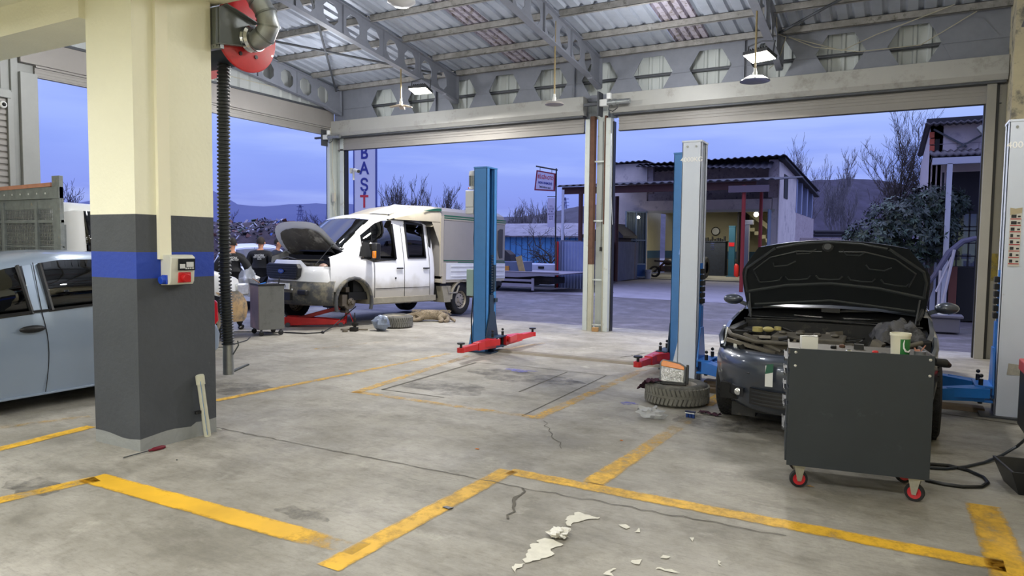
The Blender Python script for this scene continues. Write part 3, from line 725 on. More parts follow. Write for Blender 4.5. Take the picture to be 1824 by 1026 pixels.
# hanging hose
t = thing('exhaust_hose', 'ribbed black exhaust hose hanging down beside the pillar', 'hose', (0, 0, 0))
HX = -5.2; HY = at(398, 95, X=-5.2).y
pts = [(HX, HY, 3.22), (HX, HY-.01, 2.6), (HX, HY-.02, 1.9), (HX-.005, HY-.01, 1.2), (HX-.005, HY+.01, .68)]
def lerp(P, s):
    s *= len(P)-1; i = min(int(s), len(P)-2); f = s-i; return Vector(P[i])*(1-f)+Vector(P[i+1])*f
Q = []; Rr = []; N = 84
for k in range(N):
    for f, r in ((0, .041), (.25, .055), (.55, .055), (.8, .041)):
        Q.append(lerp(pts, (k+f)/N)); Rr.append(r)
m = MB(); m.tube(Q, Rr, 18); m.build('ribbed_hose', M('hose_black', '#34383a', .42, .1), t)
m = MB(); m.tube([(HX-.005, HY+.01, .7), (HX-.003, HY+.01, .42)], [.044, .047], 18); m.build('nozzle', GALV, t)
m = MB(); m.bar((HX-.003, HY+.03, .435), (HX+.01, HY+.22, .48), .05, .012, w2=.02); m.tube([(HX+.045, HY+.02, .6), (HX+.07, HY+.06, .68), (HX+.06, HY+.06, .72)], .006, 6); m.build('clamp_lever', M('clamp_grey', '#55595a', .5, .5), t)
m = MB(); m.lathe((HX, HY, 3.16), [(.07, 0), (.085, .02), (.07, .05)], n=20); m.build('top_ring', CHROME, t)

# ================================================================ two-post lifts
PALE = M('lift_pale_grey', '#d4dcec', .45, .05, .03, 3, spots=('#b0b0ac', 8), sdist=(.68, .74))
def lift_post(loc, face, lb, pm, carm, armm, hz, arms, cz=.1, back=None, textc=None, pads=True):
    """face = +1 : open side (carriage) toward +X.  arms: list of (dx,dy) tip offsets"""
    t = thing('lift_post', lb, 'car lift', loc); f = face
    w, d, th = .11, .15, .012
    def bx(m, x0, y0, z0, x1, y1, z1): m.box(min(x0*f, x1*f), y0, z0, max(x0*f, x1*f), y1, z1)
    m = MB(); bx(m, -w, -d, 0, -w+th, d, hz); bx(m, -w, -d, 0, w, -d+th, hz); bx(m, -w, d-th, 0, w, d, hz); bx(m, w-th, -d, 0, w, -d+.085, hz); bx(m, w-th, d-.085, 0, w, d, hz)
    bx(m, w-.05, -d+.075, 0, w, -d+.085, hz); bx(m, w-.05, d-.085, 0, w, d-.075, hz)
    m.build('column', pm, t, sm=0, bev=.003)
    m = MB(); bx(m, -w-.005, -d-.005, hz, w+.005, d+.005, hz+.02); m.build('top_cap', pm, t, sm=0)
    m = MB(); m.cyl((0, 0, .3), (0, 0, hz-.05), .022, n=10); m.build('lead_screw', STEEL_D, t)
    m = MB(); bx(m, -w-.1, -d-.06, 0, w+.12, d+.06, .018); m.build('base_plate', DBLUE if pm != PALE else STEEL_D, t, sm=0)
    m = MB()
    for s in (-1, 1):
        m.prism([(-w*f, .018), (-(w+.1)*f, .018), (-w*f, .5)], 'y', s*(d-.02)-.004, s*(d-.02)+.004)
    m.build('gusset', pm, t, sm=0)
    # carriage
    m = MB(); bx(m, .0, -.06, cz, w+.02, .06, cz+.75)
    m.prism([(-.17, cz+.05), (.17, cz+.05), (.17, cz+.14), (.07, cz+.5), (-.07, cz+.5), (-.17, cz+.14)], 'x', f*(w+.012), f*(w+.03))
    bx(m, w+.02, -.2, cz+.12, w+.17, .2, cz+.14); bx(m, w+.02, -.2, cz-.02, w+.17, .2, cz+.0)
    m.build('carriage', carm, t, sm=0, bev=.003)
    m = MB()
    for s in (-1, 1): m.cyl((f*(w+.12), s*.15, cz-.04), (f*(w+.12), s*.15, cz+.2), .02, n=10); m.ball((f*(w+.12), s*.15, cz+.23), .02, 8, 6)
    m.build('arm_pin', BLACK, t)
    if back:
        m = MB()
        for k in range(6): m.box(f*(w+.02)-.02, -.05, cz+.78+k*.07, f*(w+.02)+.02, .05, cz+.835+k*.07)
        m.build('rubber_bumper', RUB, t, bev=.004)
        m = MB(); bx(m, w-.005, -.045, cz+.4, w+.008, .045, cz+1.25); m.build('carriage_rail', carm, t, sm=0)
    for (dx, dy), s in zip(arms, (-1, 1)):
        p = Vector((f*(w+.12), s*.15, cz+.06)); q = p+Vector((dx, dy, -.0)); dv = (q-p); mid = p+dv*.55
        m = MB(); m.bar(p, mid, .13, .14, w2=.11, h2=.11); a = m.build('lift_arm', armm, t, sm=0, bev=.004)
        m = MB(); m.bar(mid, q, .09, .085, w2=.08, h2=.07); m.cyl(q-Vector((0, 0, .035)), q+Vector((0, 0, .03)), .055, n=14); m.build('arm_extension', armm, a, sm=0, bev=.003)
        if pads:
            m = MB(); m.cyl(q+Vector((0, 0, .03)), q+Vector((0, 0, .085)), .018, n=10); m.cyl(q+Vector((0, 0, .08)), q+Vector((0, 0, .1)), .055, n=16); m.build('pad', BLACK, a)
        m = MB(); sd = Vector((-dv.y, dv.x, 0)).normalized()*s*-1
        m.bar(p+sd*.12+Vector((0, 0, .02)), p+dv*.42+sd*.03+Vector((0, 0, .02)), .03, .09); m.build('arm_brace', armm, a, sm=0)
    return t
A1 = lift_post((-5.42, 9.02, 0), 1, 'blue lift post with motor and white oil tank, red arms at its foot', BLUE, DBLUE, RED, 2.72, [(-.0, -.85), (.02, .95)])
# hydraulic unit
m = MB(); m.box(-.27, -.14, 2.15, -.125, .06, 2.40); m.box(-.27, -.14, 2.05, -.125, .06, 2.15); m.build('oil_tank', M('tank_white', '#c6c7ca', .4), A1, bev=.012)
m = MB(); m.lathe((-.19, -.04, 2.42), [(.07, 0), (.07, .02), (.05, .03), (.05, .05)], n=18); m.build('pump_flange', M('tank_white', '#c6c7ca'), A1)
m = MB()
m.lathe((-.19, -.04, 2.47), [(.055, 0), (.055, .15)], n=18)
for k in range(14):
    a = 2*pi*k/14; m.bar((-.19+.06*cos(a), -.04+.06*sin(a), 2.47), (-.19+.06*cos(a), -.04+.06*sin(a), 2.62), .006, .016, up=(cos(a), sin(a), 0))
m.build('motor', GALV, A1)
m = MB(); m.lathe((-.19, -.04, 2.62), [(.068, 0), (.07, .03), (.06, .07), (.02, .08)], n=18); m.build('motor_cap', M('tank_white', '#c6c7ca'), A1)
m = MB(); m.ball((-.255, -.06, 2.44), .015, 8, 6); m.build('red_knob', RED, A1)
m = MB(); m.box(-.27, -.09, .83, -.12, .02, 1.23); m.build('control_box', M('box_mint', '#93aaa4', .45), A1, bev=.006)
m = MB(); m.tube([(-.13, -.12, .83), (-.15, -.13, .5), (-.14, -.14, .2), (-.12, -.14, .02)], .01, 6); m.tube([(-.14, -.05, 2.1), (-.17, -.05, 1.7), (-.15, -.05, 1.25)], .008, 6); m.build('cable', BLACK, A1)
m = MB(); m.box(.105, .04, .9, .13, .1, 1.3); m.box(.1, .05, .74, .15, .13, .8)
for k in range(16): m.box(.112, -.02, .82+k*.04, .125, .03, .845+k*.04)
m.build('latch_rail', M('latch_dark', '#2a3a48', .5, .3), A1, sm=0)
A2 = lift_post((-2.46, 9.1, 0), -1, 'blue lift post mostly hidden behind the pale post, red arm at its foot', BLUE, DBLUE, RED, 2.78, [(-.06, -.72), (.25, .8)])
m = MB(); m.cyl((-.05, -.155, 2.0), (-.05, -.165, 2.0), .001, n=6); m.poly([(-.02, -.153, 1.5), (.08, -.153, 1.5), (.08, -.153, 1.68), (.03, -.153, 1.72), (.0, -.153, 1.62)]); m.build('sticker', M('sticker_light_blue', '#8fb2ea', .6), A2)
B1 = lift_post((-2.13, 8.28, 0), 1, 'pale grey lift post with bright blue carriage behind the tyre and headlamp', PALE, LBLUE, LBLUE, 2.8, [(.62, -.62), (.55, .75)], cz=.16, back=True, pads=False)
B2 = lift_post((.97, 8.22, 0), -1, 'pale grey lift post with bright blue carriage and a strip of warning stickers', PALE, LBLUE, LBLUE, 2.8, [(-.72, -.45), (-.6, .7)], cz=.16, back=True, pads=False)
LTX = M('faint_white_text', '#ffffff', .4)
text('capacity_text', '4000KG', .075, LTX, B1, Matrix.Translation((0, -.152, 2.60)) @ Matrix.Rotation(pi/2, 4, 'X'), .001)
text('capacity_text', '4000KG', .085, LTX, B2, Matrix.Translation((.02, -.152, 2.58)) @ Matrix.Rotation(pi/2, 4, 'X'), .001)
for P_ in (B1, B2):
    m = MB()
    for x in (-.05, .05): m.cyl((x, -.15, 2.75), (x, -.158, 2.75), .012, n=10)
    m.build('bolt', GALV, P_)
# warning sticker strip on the right post
m = MB(); m.box(-.07, -.156, 1.45, .02, -.151, 1.97); m.build('sticker_strip', M('sticker_white', '#d0cdc6', .6), B2, sm=0)
m = MB(); r_ = random.Random(4)
for k in range(8):
    z = 1.47+k*.06; m.box(-.066, -.158, z, .016, -.156, z+.008)
m.build('sticker_red_bar', M('sticker_red', '#a8222c', .6), B2, sm=0)
m = MB()
for k in range(8):
    z = 1.484+k*.06; m.box(-.06, -.158, z, -.06+r_.uniform(.02, .045), -.156, z+.03); m.box(-.01, -.158, z+.005, .012, -.156, z+.02)
m.build('sticker_pictogram', M('sticker_ink', '#2a2a2e', .6), B2, sm=0)
m = MB(); m.poly([(-.07, -.158, 1.93), (.02, -.158, 1.95), (.022, -.162, 2.0), (-.03, -.16, 1.99), (-.072, -.16, 2.0)]); m.build('torn_tape', M('tape_tan', '#b8ab8e', .7), B2)
m = MB(); m.poly([(-.03, -.153, .42), (.09, -.153, .42), (.09, -.153, .52), (-.02, -.153, .53)]); m.build('scuffed_label', M('label_scuffed', '#b3b0a4', .8, 0, .2, 30), B2)
# cross cable cover
m = MB(); a = Vector((-5.2, 9.12, 0)); b = Vector((-2.65, 9.12, 0))
m.prism([(9.02, 0), (9.06, .03), (9.18, .03), (9.22, 0)], 'x', -5.25, -2.62)
tag(m.build('cable_cover', M('cover_dull', '#7a7265', .7, .2, .25, 4), sm=0), 'low metal cable cover lying across the floor between the red lift arms', 'cable cover')
m = MB(); m.prism([(8.22, 0), (8.26, .035), (8.42, .035), (8.46, 0)], 'x', -1.95, .8)
tag(m.build('cable_cover', M('cover_rusty', '#6a5a46', .8, .2, .3, 5), sm=0), 'rusty metal cable cover on the floor under the dark car', 'cable cover')
m = MB(); m.box(-2.0, 7.75, 0, -1.55, 7.84, .05); m.box(-1.9, 7.95, 0, -1.5, 8.02, .05)
tag(m.build('metal_profile', M('cover_rusty', '#6a5a46'), bev=.004), 'short dirty metal profiles on the floor at the foot of the pale lift post', 'metal scrap')
for i, (x, y) in enumerate([]): pass
# floor gutter line at the right post
groove([(1650,733),(1812,756)], .03, 'floor_groove', 'oily seam on the floor under the right lift post')
groove([(1660,725),(1790,742)], .02, 'floor_groove', 'second oily seam by the right lift post')
# ================================================================ vehicles
# local frame: nose at y = 0, tail toward +y, +x = the side nearer to the camera, z up
def interp(P, y):
    if y <= P[0][0]: return P[0][1]
    for (a, b), (c, d) in zip(P, P[1:]):
        if y <= c: t = (y-a)/(c-a) if c > a else 0; return b+(d-b)*t
    return P[-1][1]
def sm_(P, y, e=.05): return (interp(P, y-e)+interp(P, y)*2+interp(P, y+e))/4
def car_shell(root, ys, sill, belt, top, hw, hr, arches, windows, screens, doors, paint, gmat, skip=(), sides=(1, -1), inner=.1, crown=.03, ra=.36, trimc=None, rows_mid=(.3, .72)):
    """windows/doors: (name, y0, y1) on the side; screens: (name, y0, y1, r0) over the top; skip: y ranges of the top left open (bay)"""
    def prof(y, s):
        zb = sill(y)
        for (yw, zw) in arches:
            d = ra*ra-(y-yw)**2
            if d > 0: zb = max(zb, zw+math.sqrt(d))
        zs = belt(y); zt_ = top(y); h = hw(y); g = hr(y); dz = zs-zb
        g_ = g if zt_-zs > .12 else h-.07
        zr_ = zs+(zt_-zs)*.88 if zt_-zs > .12 else zs+(zt_-zs)*.5
        return [(s*(h-inner), y, zb+.015), (s*(h-.02), y, zb), (s*h, y, zb+dz*rows_mid[0]), (s*(h-.005), y, zb+dz*rows_mid[1]), (s*(h-.035), y, zs), (s*g_, y, zr_), (s*g_*.86, y, zt_-.012), (s*g_*.5, y, zt_+crown*.6), (0, y, zt_+crown)]
    parts = {}
    def put(key, q):
        m = parts.setdefault(key, MB()); m.poly(q)
    for s in sides:
        G = [prof(y, s) for y in ys]
        for i in range(len(ys)-1):
            ym = (ys[i]+ys[i+1])/2
            for j in range(8):
                q = [G[i][j], G[i+1][j], G[i+1][j+1], G[i][j+1]]
                if s > 0: q = q[::-1]
                key = 'body'
                if j in (5, 6, 7):
                    if any(a < ym < b for a, b in skip): continue
                    for nm, a, b in screens:
                        if a < ym < b and j > 5: key = (nm, 0)
                if j == 4:
                    for k, (nm, a, b) in enumerate(windows):
                        if a < ym < b: key = (nm, s, k)
                if 1 <= j <= 3 or (j == 4 and key == 'body'):
                    for k, (nm, a, b) in enumerate(doors):
                        if a < ym < b: key = (nm, s, k, 'd')
                put(key, q)
        for e in (0, -1):
            if s > 0:
                O = prof(ys[e], -1); P = G[e]+O[::-1][1:]
                if not (e == 0 and skip): put('body', P)
    objs = {}
    for k in sorted(parts, key=lambda k: (k != 'body', str(k))):
        m = parts[k]; # weld
        W = MB(); idx = {}
        for f in m.f:
            nf = []
            for a in f:
                p = tuple(round(c, 4) for c in m.v[a])
                if p not in idx: idx[p] = W.add([p])
                if idx[p] not in nf: nf.append(idx[p])
            if len(nf) > 2: W.face(nf)
        nm = k if k == 'body' else k[0]
        isg = nm in [w_[0] for w_ in windows] or nm in [w_[0] for w_ in screens]
        o = W.build(nm, gmat if isg else paint, root, sm=35); objs[k] = o
        if isg:
            o.modifiers.new('pane', 'SOLIDIFY').thickness = .004
    return objs
def wheel(parent, c, R, w, s, rim='steel', nm='wheel', tm=None, lean=0):
    """s=+1 outer face toward +x"""
    tm = tm or RUB; o = MB(); ax = 'x'
    m = MB(); m.lathe(c, [(R*.62, -w/2*.9), (R*.9, -w/2), (R*.985, -w/2*.85), (R, -w/2*.6), (R, w/2*.6), (R*.985, w/2*.85), (R*.9, w/2), (R*.62, w/2*.9), (R*.6, w/2*.6), (R*.6, -w/2*.6)], 'x', 40, cap=False)
    t = m.build(nm, tm, parent, sm=40)
    m = MB()
    for k in range(40):
        a = 2*pi*k/40
        for q, sh in ((-.62, 0), (-.21, .08), (.21, 0), (.62, .08)):
            a2 = a+sh; y, z = cos(a2), sin(a2)
            m.bar((c[0]+w/2*(q-.16), c[1]+y*(R+.002), c[2]+z*(R+.002)), (c[0]+w/2*(q+.16), c[1]+cos(a2+.05)*(R+.002), c[2]+sin(a2+.05)*(R+.002)), .028*R/.33, .008, up=(0, y, z))
    m.build('tread', tm, t, sm=0)
    m = MB(); f = s*w/2
    if rim:
        m.lathe(c, [(R*.64, f*.9), (R*.6, f*.7), (R*.56, f*.35), (R*.5, f*.25), (R*.42, f*.5), (R*.22, f*.55), (R*.17, f*.75), (0.001, f*.78)], 'x', 32, cap=False)
        m.lathe(c, [(R*.66, -f*.9), (R*.6, -f*.6), (R*.58, f*.3)], 'x', 32, cap=False)
        m.build('rim', M('steel_wheel_dusty', '#a39c8f', .55, .3, .15, 9), t, sm=40)
        m = MB()
        for k in range(16):
            a = 2*pi*k/16; m.cyl((c[0]+f*.36, c[1]+R*.475*cos(a), c[2]+R*.475*sin(a)), (c[0]+f*.46, c[1]+R*.475*cos(a), c[2]+R*.475*sin(a)), R*.05, n=8)
        m.build('vent_hole', DARK, t)
        m = MB()
        for k in range(5):
            a = 2*pi*k/5; m.cyl((c[0]+f*.5, c[1]+R*.28*cos(a), c[2]+R*.28*sin(a)), (c[0]+f*.66, c[1]+R*.28*cos(a), c[2]+R*.28*sin(a)), R*.035, n=6)
        m.build('wheel_nut', STEEL_D, t)
    return t
def yr(L, n, extra=()): return sorted(set([round(L*k/n, 4) for k in range(n+1)]+[round(e, 4) for e in extra]))
TINT = glass('tinted_glass', '#3a4448', .06); TINTD = glass('dark_tinted_glass', '#0c0e10', .04); CLR = glass('clear_glass', '#aebcc0', .05)
def seat(parent, c, nm='seat'):
    m = MB(); x, y, z = c
    m.prism([(y-.25, z), (y+.25, z), (y+.28, z+.14), (y+.42, z+.62), (y+.30, z+.64), (y+.16, z+.2), (y-.25, z+.16)], 'x', x-.24, x+.24)
    s = m.build(nm, M('seat_cloth', '#17181b', .9), parent, bev=.03)
    m = MB(); m.box(x-.12, y+.30, z+.66, x+.12, y+.40, z+.86); m.cyl((x-.05, y+.36, z+.55), (x-.05, y+.36, z+.7), .008, n=6); m.cyl((x+.05, y+.36, z+.55), (x+.05, y+.36, z+.7), .008, n=6)
    m.build('headrest', M('seat_cloth', '#17181b'), s, bev=.03)

# ---------------- silver hatchback behind the pillar (nose toward the camera, near side at X=-7)
SIL = M('silver_blue_paint', '#8d9caf', .3, .35, .03, 2, coat=.7)
sc_ = thing('hatchback', 'silver-blue hatchback partly hidden behind the square pillar', 'car', (-7.86, 1.6, 0))
Ls = 4.02
ar = [(.78, .30), (3.3, .30)]
ys = yr(Ls, 60, (1.05, 1.12, 2.0, 2.03, 2.1, 2.95, 3.0, 3.35, 1.96, .0))
belt_ = [(0, .62), (.2, .75), (1.0, .90), (1.5, .875), (2.4, .94), (3.2, 1.0), (3.8, 1.0), (4.0, .95), (4.02, .9)]
top_ = [(0, .64), (.1, .74), (.5, .9), (1.05, .99), (1.75, 1.38), (2.3, 1.47), (2.9, 1.46), (3.4, 1.36), (3.75, 1.15), (3.92, 1.02), (4.02, .92)]
hw_ = [(0, .62), (.15, .75), (.5, .84), (1, .86), (3.4, .86), (3.75, .82), (3.95, .74), (4.02, .68)]
hr_ = [(0, .6), (1.0, .72), (1.6, .66), (2.2, .65), (3.3, .62), (4, .55)]
car_shell(sc_, ys, lambda y: .15, lambda y: sm_(belt_, y), lambda y: sm_(top_, y, .08), lambda y: sm_(hw_, y), lambda y: interp(hr_, y), ar,
    [('front_window', 1.12, 1.96), ('rear_window', 2.1, 2.95), ('quarter_window', 3.0, 3.35)], [('windscreen', 1.05, 1.7), ('rear_screen', 3.45, 3.85)],
    [('front_door', 1.05, 2.03), ('rear_door', 2.03, 3.0)], SIL, TINT, ra=.35)
m = MB()
for s in (1, -1):
    for y in (1.05, 2.03, 3.0):
        z0 = .17 if y < 2.5 else .62; P = []
        for k in range(9):
            t_ = k/8; z = z0+(interp(belt_, y)-z0)*t_; P.append((s*(sm_(hw_, y)+.001-.03*max(0, t_-.7)/.3), y+(.04*sin(t_*3) if y == 2.03 else 0), z))
        P.append((s*(interp(hr_, y)+.012), y+.02, interp(top_, y)*.97)); m.tube(P, .004, 4)
m.build('door_seam', DARK, sc_)
m = MB()
for s in (1, -1): m.bar((s*.838, 1.1, .888), (s*.838, 3.3, 1.0), .012, .022)
m.build('window_trim', BLACK, sc_)
m = MB()
for s in (1, -1): m.prism([(1.95, .90), (2.03, .91), (2.06, .95), (2.02, 1.36), (1.95, 1.35)], 'x', *(sorted((s*.83, s*.70)))) if 0 else None
for y in (1.93,):
    for s in (1, -1): m.bar((s*.836, y+.02, .91), (s*.672, y-.02, 1.36), .02, .03)
for s in (1, -1): m.bar((s*.836, 2.12, .93), (s*.672, 2.1, 1.37), .02, .05)
m.build('window_frame', BLACK, sc_)
m = MB()
for s in (1, -1):
    for y in (1.93, 2.88): m.ball((s*.87, y, .775), (.028, .115, .035), 16, 8); m.box(*(sorted((s*.88, s*.865)))[:1], y-.07, .772, sorted((s*.88, s*.865))[1], y+.07, .786)
m.build('door_handle', M('handle_black', '#0c0d10', .5), sc_)
m = MB(); m.box(-.86, 1.1, .145, .865, 3.0, .165); m.build('sill_edge', SIL, sc_, bev=.004)
for s in (1, -1):
    m = MB(); P = [(3.98, .9), (3.80, 1.0), (3.70, .86), (3.78, .72), (3.92, .60), (4.0, .66)]
    m.prism(P, 'x', *sorted((s*.76, s*.835))); m.build('tail_light', RED_L, sc_, bev=.02)
m = MB(); m.prism([(0, .3), (-.06, .34), (-.08, .5), (-.03, .62), (.1, .64), (.1, .25)], 'x', -.66, .66); m.build('front_bumper', SIL, sc_, bev=.03)
m = MB(); m.prism([(4.0, .28), (4.07, .32), (4.09, .5), (4.04, .62), (3.9, .64), (3.9, .25)], 'x', -.74, .74); m.build('rear_bumper', SIL, sc_, bev=.03)
for s in (1, -1):
    m = MB(); m.box(*[v for v in (min(s*.5, s*.72), .03, .6, max(s*.5, s*.72), .22, .74)]); m.build('headlight', CLEAR, sc_, bev=.02)
for s in (1, -1):
    for y in (.78, 3.3): wheel(sc_, (s*.74, y, .30), .30, .19, s)
m = MB(); m.box(-.78, .3, .2, .78, 3.8, .34); m.box(-.70, .3, .3, .70, .95, .8); m.box(-.78, .95, .3, .78, 1.1, .86); m.box(-.8, 2.98, .3, .8, 3.3, .93); m.build('cabin_floor', DARK, sc_)
for x in (-.38, .38): seat(sc_, (x, 1.75, .34))
seat(sc_, (0, 2.7, .34)); 
m = MB(); m.box(-.28, .0, -.06, .28, .01, .04)
m = MB()
for s in (1,): m.box(.84, 1.1, .9, 1.0, 1.25, 1.02)
m.build('door_mirror', SIL, sc_, bev=.03)

# ---------------- white flatbed truck at the far left (nose toward +Y)
tk = thing('flatbed_truck', 'white flatbed truck with a grey mesh headboard and muddy bumper', 'truck', (-10.36, 8.12, 0), pi)
# in this frame nose y=0 (world +Y end), +x is world -X ; near side is -x
ys = yr(2.9, 44, (.0, .9, 1.0, 1.35, 1.42, 2.1, 2.2, 2.55))
belt_ = [(0, .8), (.1, .98), (.9, 1.12), (1.3, 1.2), (2.9, 1.22)]
top_ = [(0, .84), (.12, 1.02), (.8, 1.22), (1.05, 1.3), (1.75, 2.0), (2.0, 2.08), (2.8, 2.1), (2.9, 2.06)]
hw_ = [(0, .72), (.15, .86), (.45, .93), (2.8, .94), (2.9, .9)]
hr_ = [(0, .7), (1.0, .8), (1.8, .8), (2.8, .83), (2.9, .8)]
car_shell(tk, ys, lambda y: .42, lambda y: sm_(belt_, y), lambda y: sm_(top_, y), lambda y: sm_(hw_, y), lambda y: interp(hr_, y), [(.75, .34)],
    [('front_window', 1.42, 2.1), ('rear_window', 2.2, 2.62)], [('windscreen', 1.0, 1.8)], [('front_door', 1.0, 2.15)], WHITE, TINTD, ra=.42)
BEIGE = M('mud_beige', '#a98c62', .75, 0, .25, 8, spots=('#5d5a55', 5), sdist=(.45, .6))
m = MB(); R = []
for k in range(13):
    a = -1+2*k/12; x = .93*a; y = -.12+.22*abs(a)**3.2
    R.append([(x, y+.03, .30), (x, y-.02, .36), (x, y-.05, .5), (x, y-.03, .62), (x*.99, y+.04, .74), (x*.98, y+.12, .8)])
for s in (0, -1):
    b = [(p[0]*1.012, p[1]+.45, p[2]) for p in R[s]]; R = ([b]+R) if s == 0 else (R+[b])
m.grid(R); m.build('muddy_bumper', BEIGE, tk, sm=60)
m = MB(); m.box(-.9, -.02, .72, -.6, .25, .92); m.build('headlight', CLEAR, tk, bev=.03)
m = MB(); m.box(.6, -.02, .72, .9, .25, .92); m.build('headlight', CLEAR, tk, bev=.03)
m = MB(); m.prism([(1.02, 1.18), (1.36, 1.2), (1.36, 1.5)], 'x', -.945, -.9); m.build('quarter_pane', BLACK, tk)
for s in (1, -1): wheel(tk, (s*.8, .75, .34), .34, .2, s); wheel(tk, (s*.8, 3.9, .34), .34, .2, s)
m = MB(); m.box(-.5, 2.8, .5, .5, 5.6, .7); m.box(-.8, .5, .42, .8, 2.9, .62); m.build('chassis', BLACK, tk)
HB = M('headboard_grey', '#8a9090', .6, .2, .25, 8, spots=('#a79a86', 10), sdist=(.62, .7))
hb = thing('x', 'x', 'x'); bpy.data.objects.remove(hb)
m = MB()
Yh = 2.96; x0, x1 = -.96, .96
m.box(x0, Yh, 1.3, x0+.17, Yh+.05, 2.42); m.box(x1-.17, Yh, 1.3, x1, Yh+.05, 2.42)
m.box(x0, Yh, 2.13, x1, Yh+.06, 2.28); m.box(x0, Yh, 1.30, x1, Yh+.05, 1.42); m.box(x0, Yh, 1.82, x1, Yh+.04, 1.86); m.box(x0, Yh, 1.5, x1, Yh+.03, 1.52)
m.box(x0, Yh+.02, 2.0, x1, Yh+.03, 2.13); m.box(-.42, Yh, 1.4, -.36, Yh+.05, 2.1); m.box(.4, Yh, 1.4, .46, Yh+.05, 2.1)
m.box(x0+.1, Yh-.08, 1.2, x0+.22, Yh, 1.8)
H_ = m.build('headboard', HB, tk, bev=.003)
m = MB(); N_ = 44
for k in range(N_): x = x0+.17+(x1-x0-.34)*k/(N_-1); m.box(x-.006, Yh+.01, 1.42, x+.006, Yh+.018, 2.02)
for k in range(12): z = 1.44+k*.05; m.box(x0+.17, Yh+.008, z-.006, x1-.17, Yh+.02, z+.006)
m.build('wire_mesh', GALV, H_, sm=0)
m = MB(); m.bar((x0+.17, Yh+.04, 2.31), (x1, Yh+.04, 2.28), .06, .05); m.build('orange_rail', M('orange_dusty', '#c98f76', .7, 0, .15, 10), H_)
m = MB()
for k in range(7): m.cyl((x0+.3+k*.2, Yh+.055, 2.2), (x0+.3+k*.2, Yh+.065, 2.2), .013, n=8)
m.build('rivet', WHITE, H_)
m = MB(); m.box(-.95, 3.05, .9, .95, 6.2, .96); m.box(-.97, 3.05, .9, -.94, 6.2, 1.25); m.box(.94, 3.05, .9, .97, 6.2, 1.25); m.build('load_bed', HB, tk, sm=0)

# ---------------- white crew-cab box van (nose in through the left opening)
DIRT = None
def van_paint():
    m = bpy.data.materials.new('dusty_white_paint'); m.use_nodes = True; nt = m.node_tree; L = nt.links; N = nt.nodes.new; b = nt.nodes['Principled BSDF']
    tc = N('ShaderNodeTexCoord'); s = N('ShaderNodeSeparateXYZ'); L.new(tc.outputs['Object'], s.inputs[0]); n = N('ShaderNodeTexNoise'); n.inputs['Scale'].default_value = 3; n.inputs['Detail'].default_value = 8
    L.new(tc.outputs['Object'], n.inputs['Vector']); a = N('ShaderNodeMath'); a.operation = 'MULTIPLY_ADD'; a.inputs[1].default_value = .5; L.new(n.outputs['Fac'], a.inputs[0]); L.new(s.outputs[2], a.inputs[2])
    r = N('ShaderNodeMapRange'); r.inputs[1].default_value = .85; r.inputs[2].default_value = 1.12; r.inputs[3].default_value = .8; r.inputs[4].default_value = 0; L.new(a.outputs[0], r.inputs[0])
    x = N('ShaderNodeMix'); x.data_type = 'RGBA'; x.inputs[6].default_value = lin('#dfe1e6'); x.inputs[7].default_value = lin('#97907e'); L.new(r.outputs[0], x.inputs[0]); L.new(x.outputs[2], b.inputs['Base Color'])
    b.inputs['Roughness'].default_value = .35; b.inputs['Coat Weight'].default_value = .3; return m
VP = van_paint(); MUD = M('muddy_plastic', '#434548', .7, 0, .15, 5, spots=('#7d7767', 4), sdist=(.45, .62)); MUDL = M('mud_light', '#8d8878', .8, 0, .2, 6)
th = RD(-6)
# near front contact sits at world (-9.1,10.1); local near side x=+.94 , axle y=.86
vx, vy = -9.08-(.94*cos(th)-.86*sin(th)), 10.26-(.94*sin(th)+.86*cos(th))
van = thing('crew_cab_van', 'dusty white crew-cab van with its bonnet up and a beige cargo box', 'van', (vx, vy, .075), th, rx=-RD(1.0))
AX = .86
ys = yr(3.2, 48, (.1, .72, 1.02, 1.5, 1.56, 2.0, 2.1, 2.28, 2.36, 2.9, 2.98, 3.18, .35, .4, 1.38))
belt_ = [(0, 1.12), (.15, 1.2), (.6, 1.32), (.8, 1.36), (1.0, 1.30), (1.4, 1.18), (1.9, 1.22), (2.3, 1.27), (3.2, 1.28)]
top_ = [(0, 1.14), (.15, 1.22), (.5, 1.34), (.72, 1.45), (1.52, 2.05), (1.75, 2.13), (2.4, 2.15), (3.0, 2.10), (3.15, 2.0), (3.2, 1.9)]
hw_ = [(0, .62), (.1, .76), (.3, .88), (.55, .93), (.8, .94), (3.1, .94), (3.2, .91)]
hr_ = [(0, .6), (.6, .82), (1.0, .80), (1.6, .76), (3.1, .78), (3.2, .76)]
ys = [y for y in ys if y >= .33]
vo = car_shell(van, ys, lambda y: .34 if y > .5 else .62, lambda y: sm_(belt_, y, .03), lambda y: sm_(top_, y, .05), lambda y: sm_(hw_, y), lambda y: interp(hr_, y), [(AX, .42)],
    [('front_window', 1.1, 2.0), ('rear_window', 2.36, 2.9)], [('windscreen', .72, 1.5)], [('front_door', 1.4, 2.24), ('rear_door', 2.24, 3.0)], VP, TINT, skip=((0.08, .66),), ra=.44)
vob = vo['body']
m = MB()
for s in (1, -1):
    for y in (1.4, 2.24, 3.02): m.tube([(s*.943, y, .42), (s*.945, y, .8), (s*.935, y, 1.1), (s*.915, y, interp(belt_, y)), (s*.79, y, 1.95)], .006, 4)
    m.tube([(s*.946, 1.42, .66), (s*.946, 3.0, .66)], .005, 4)
m.build('door_seam', DARK, van)
m = MB()
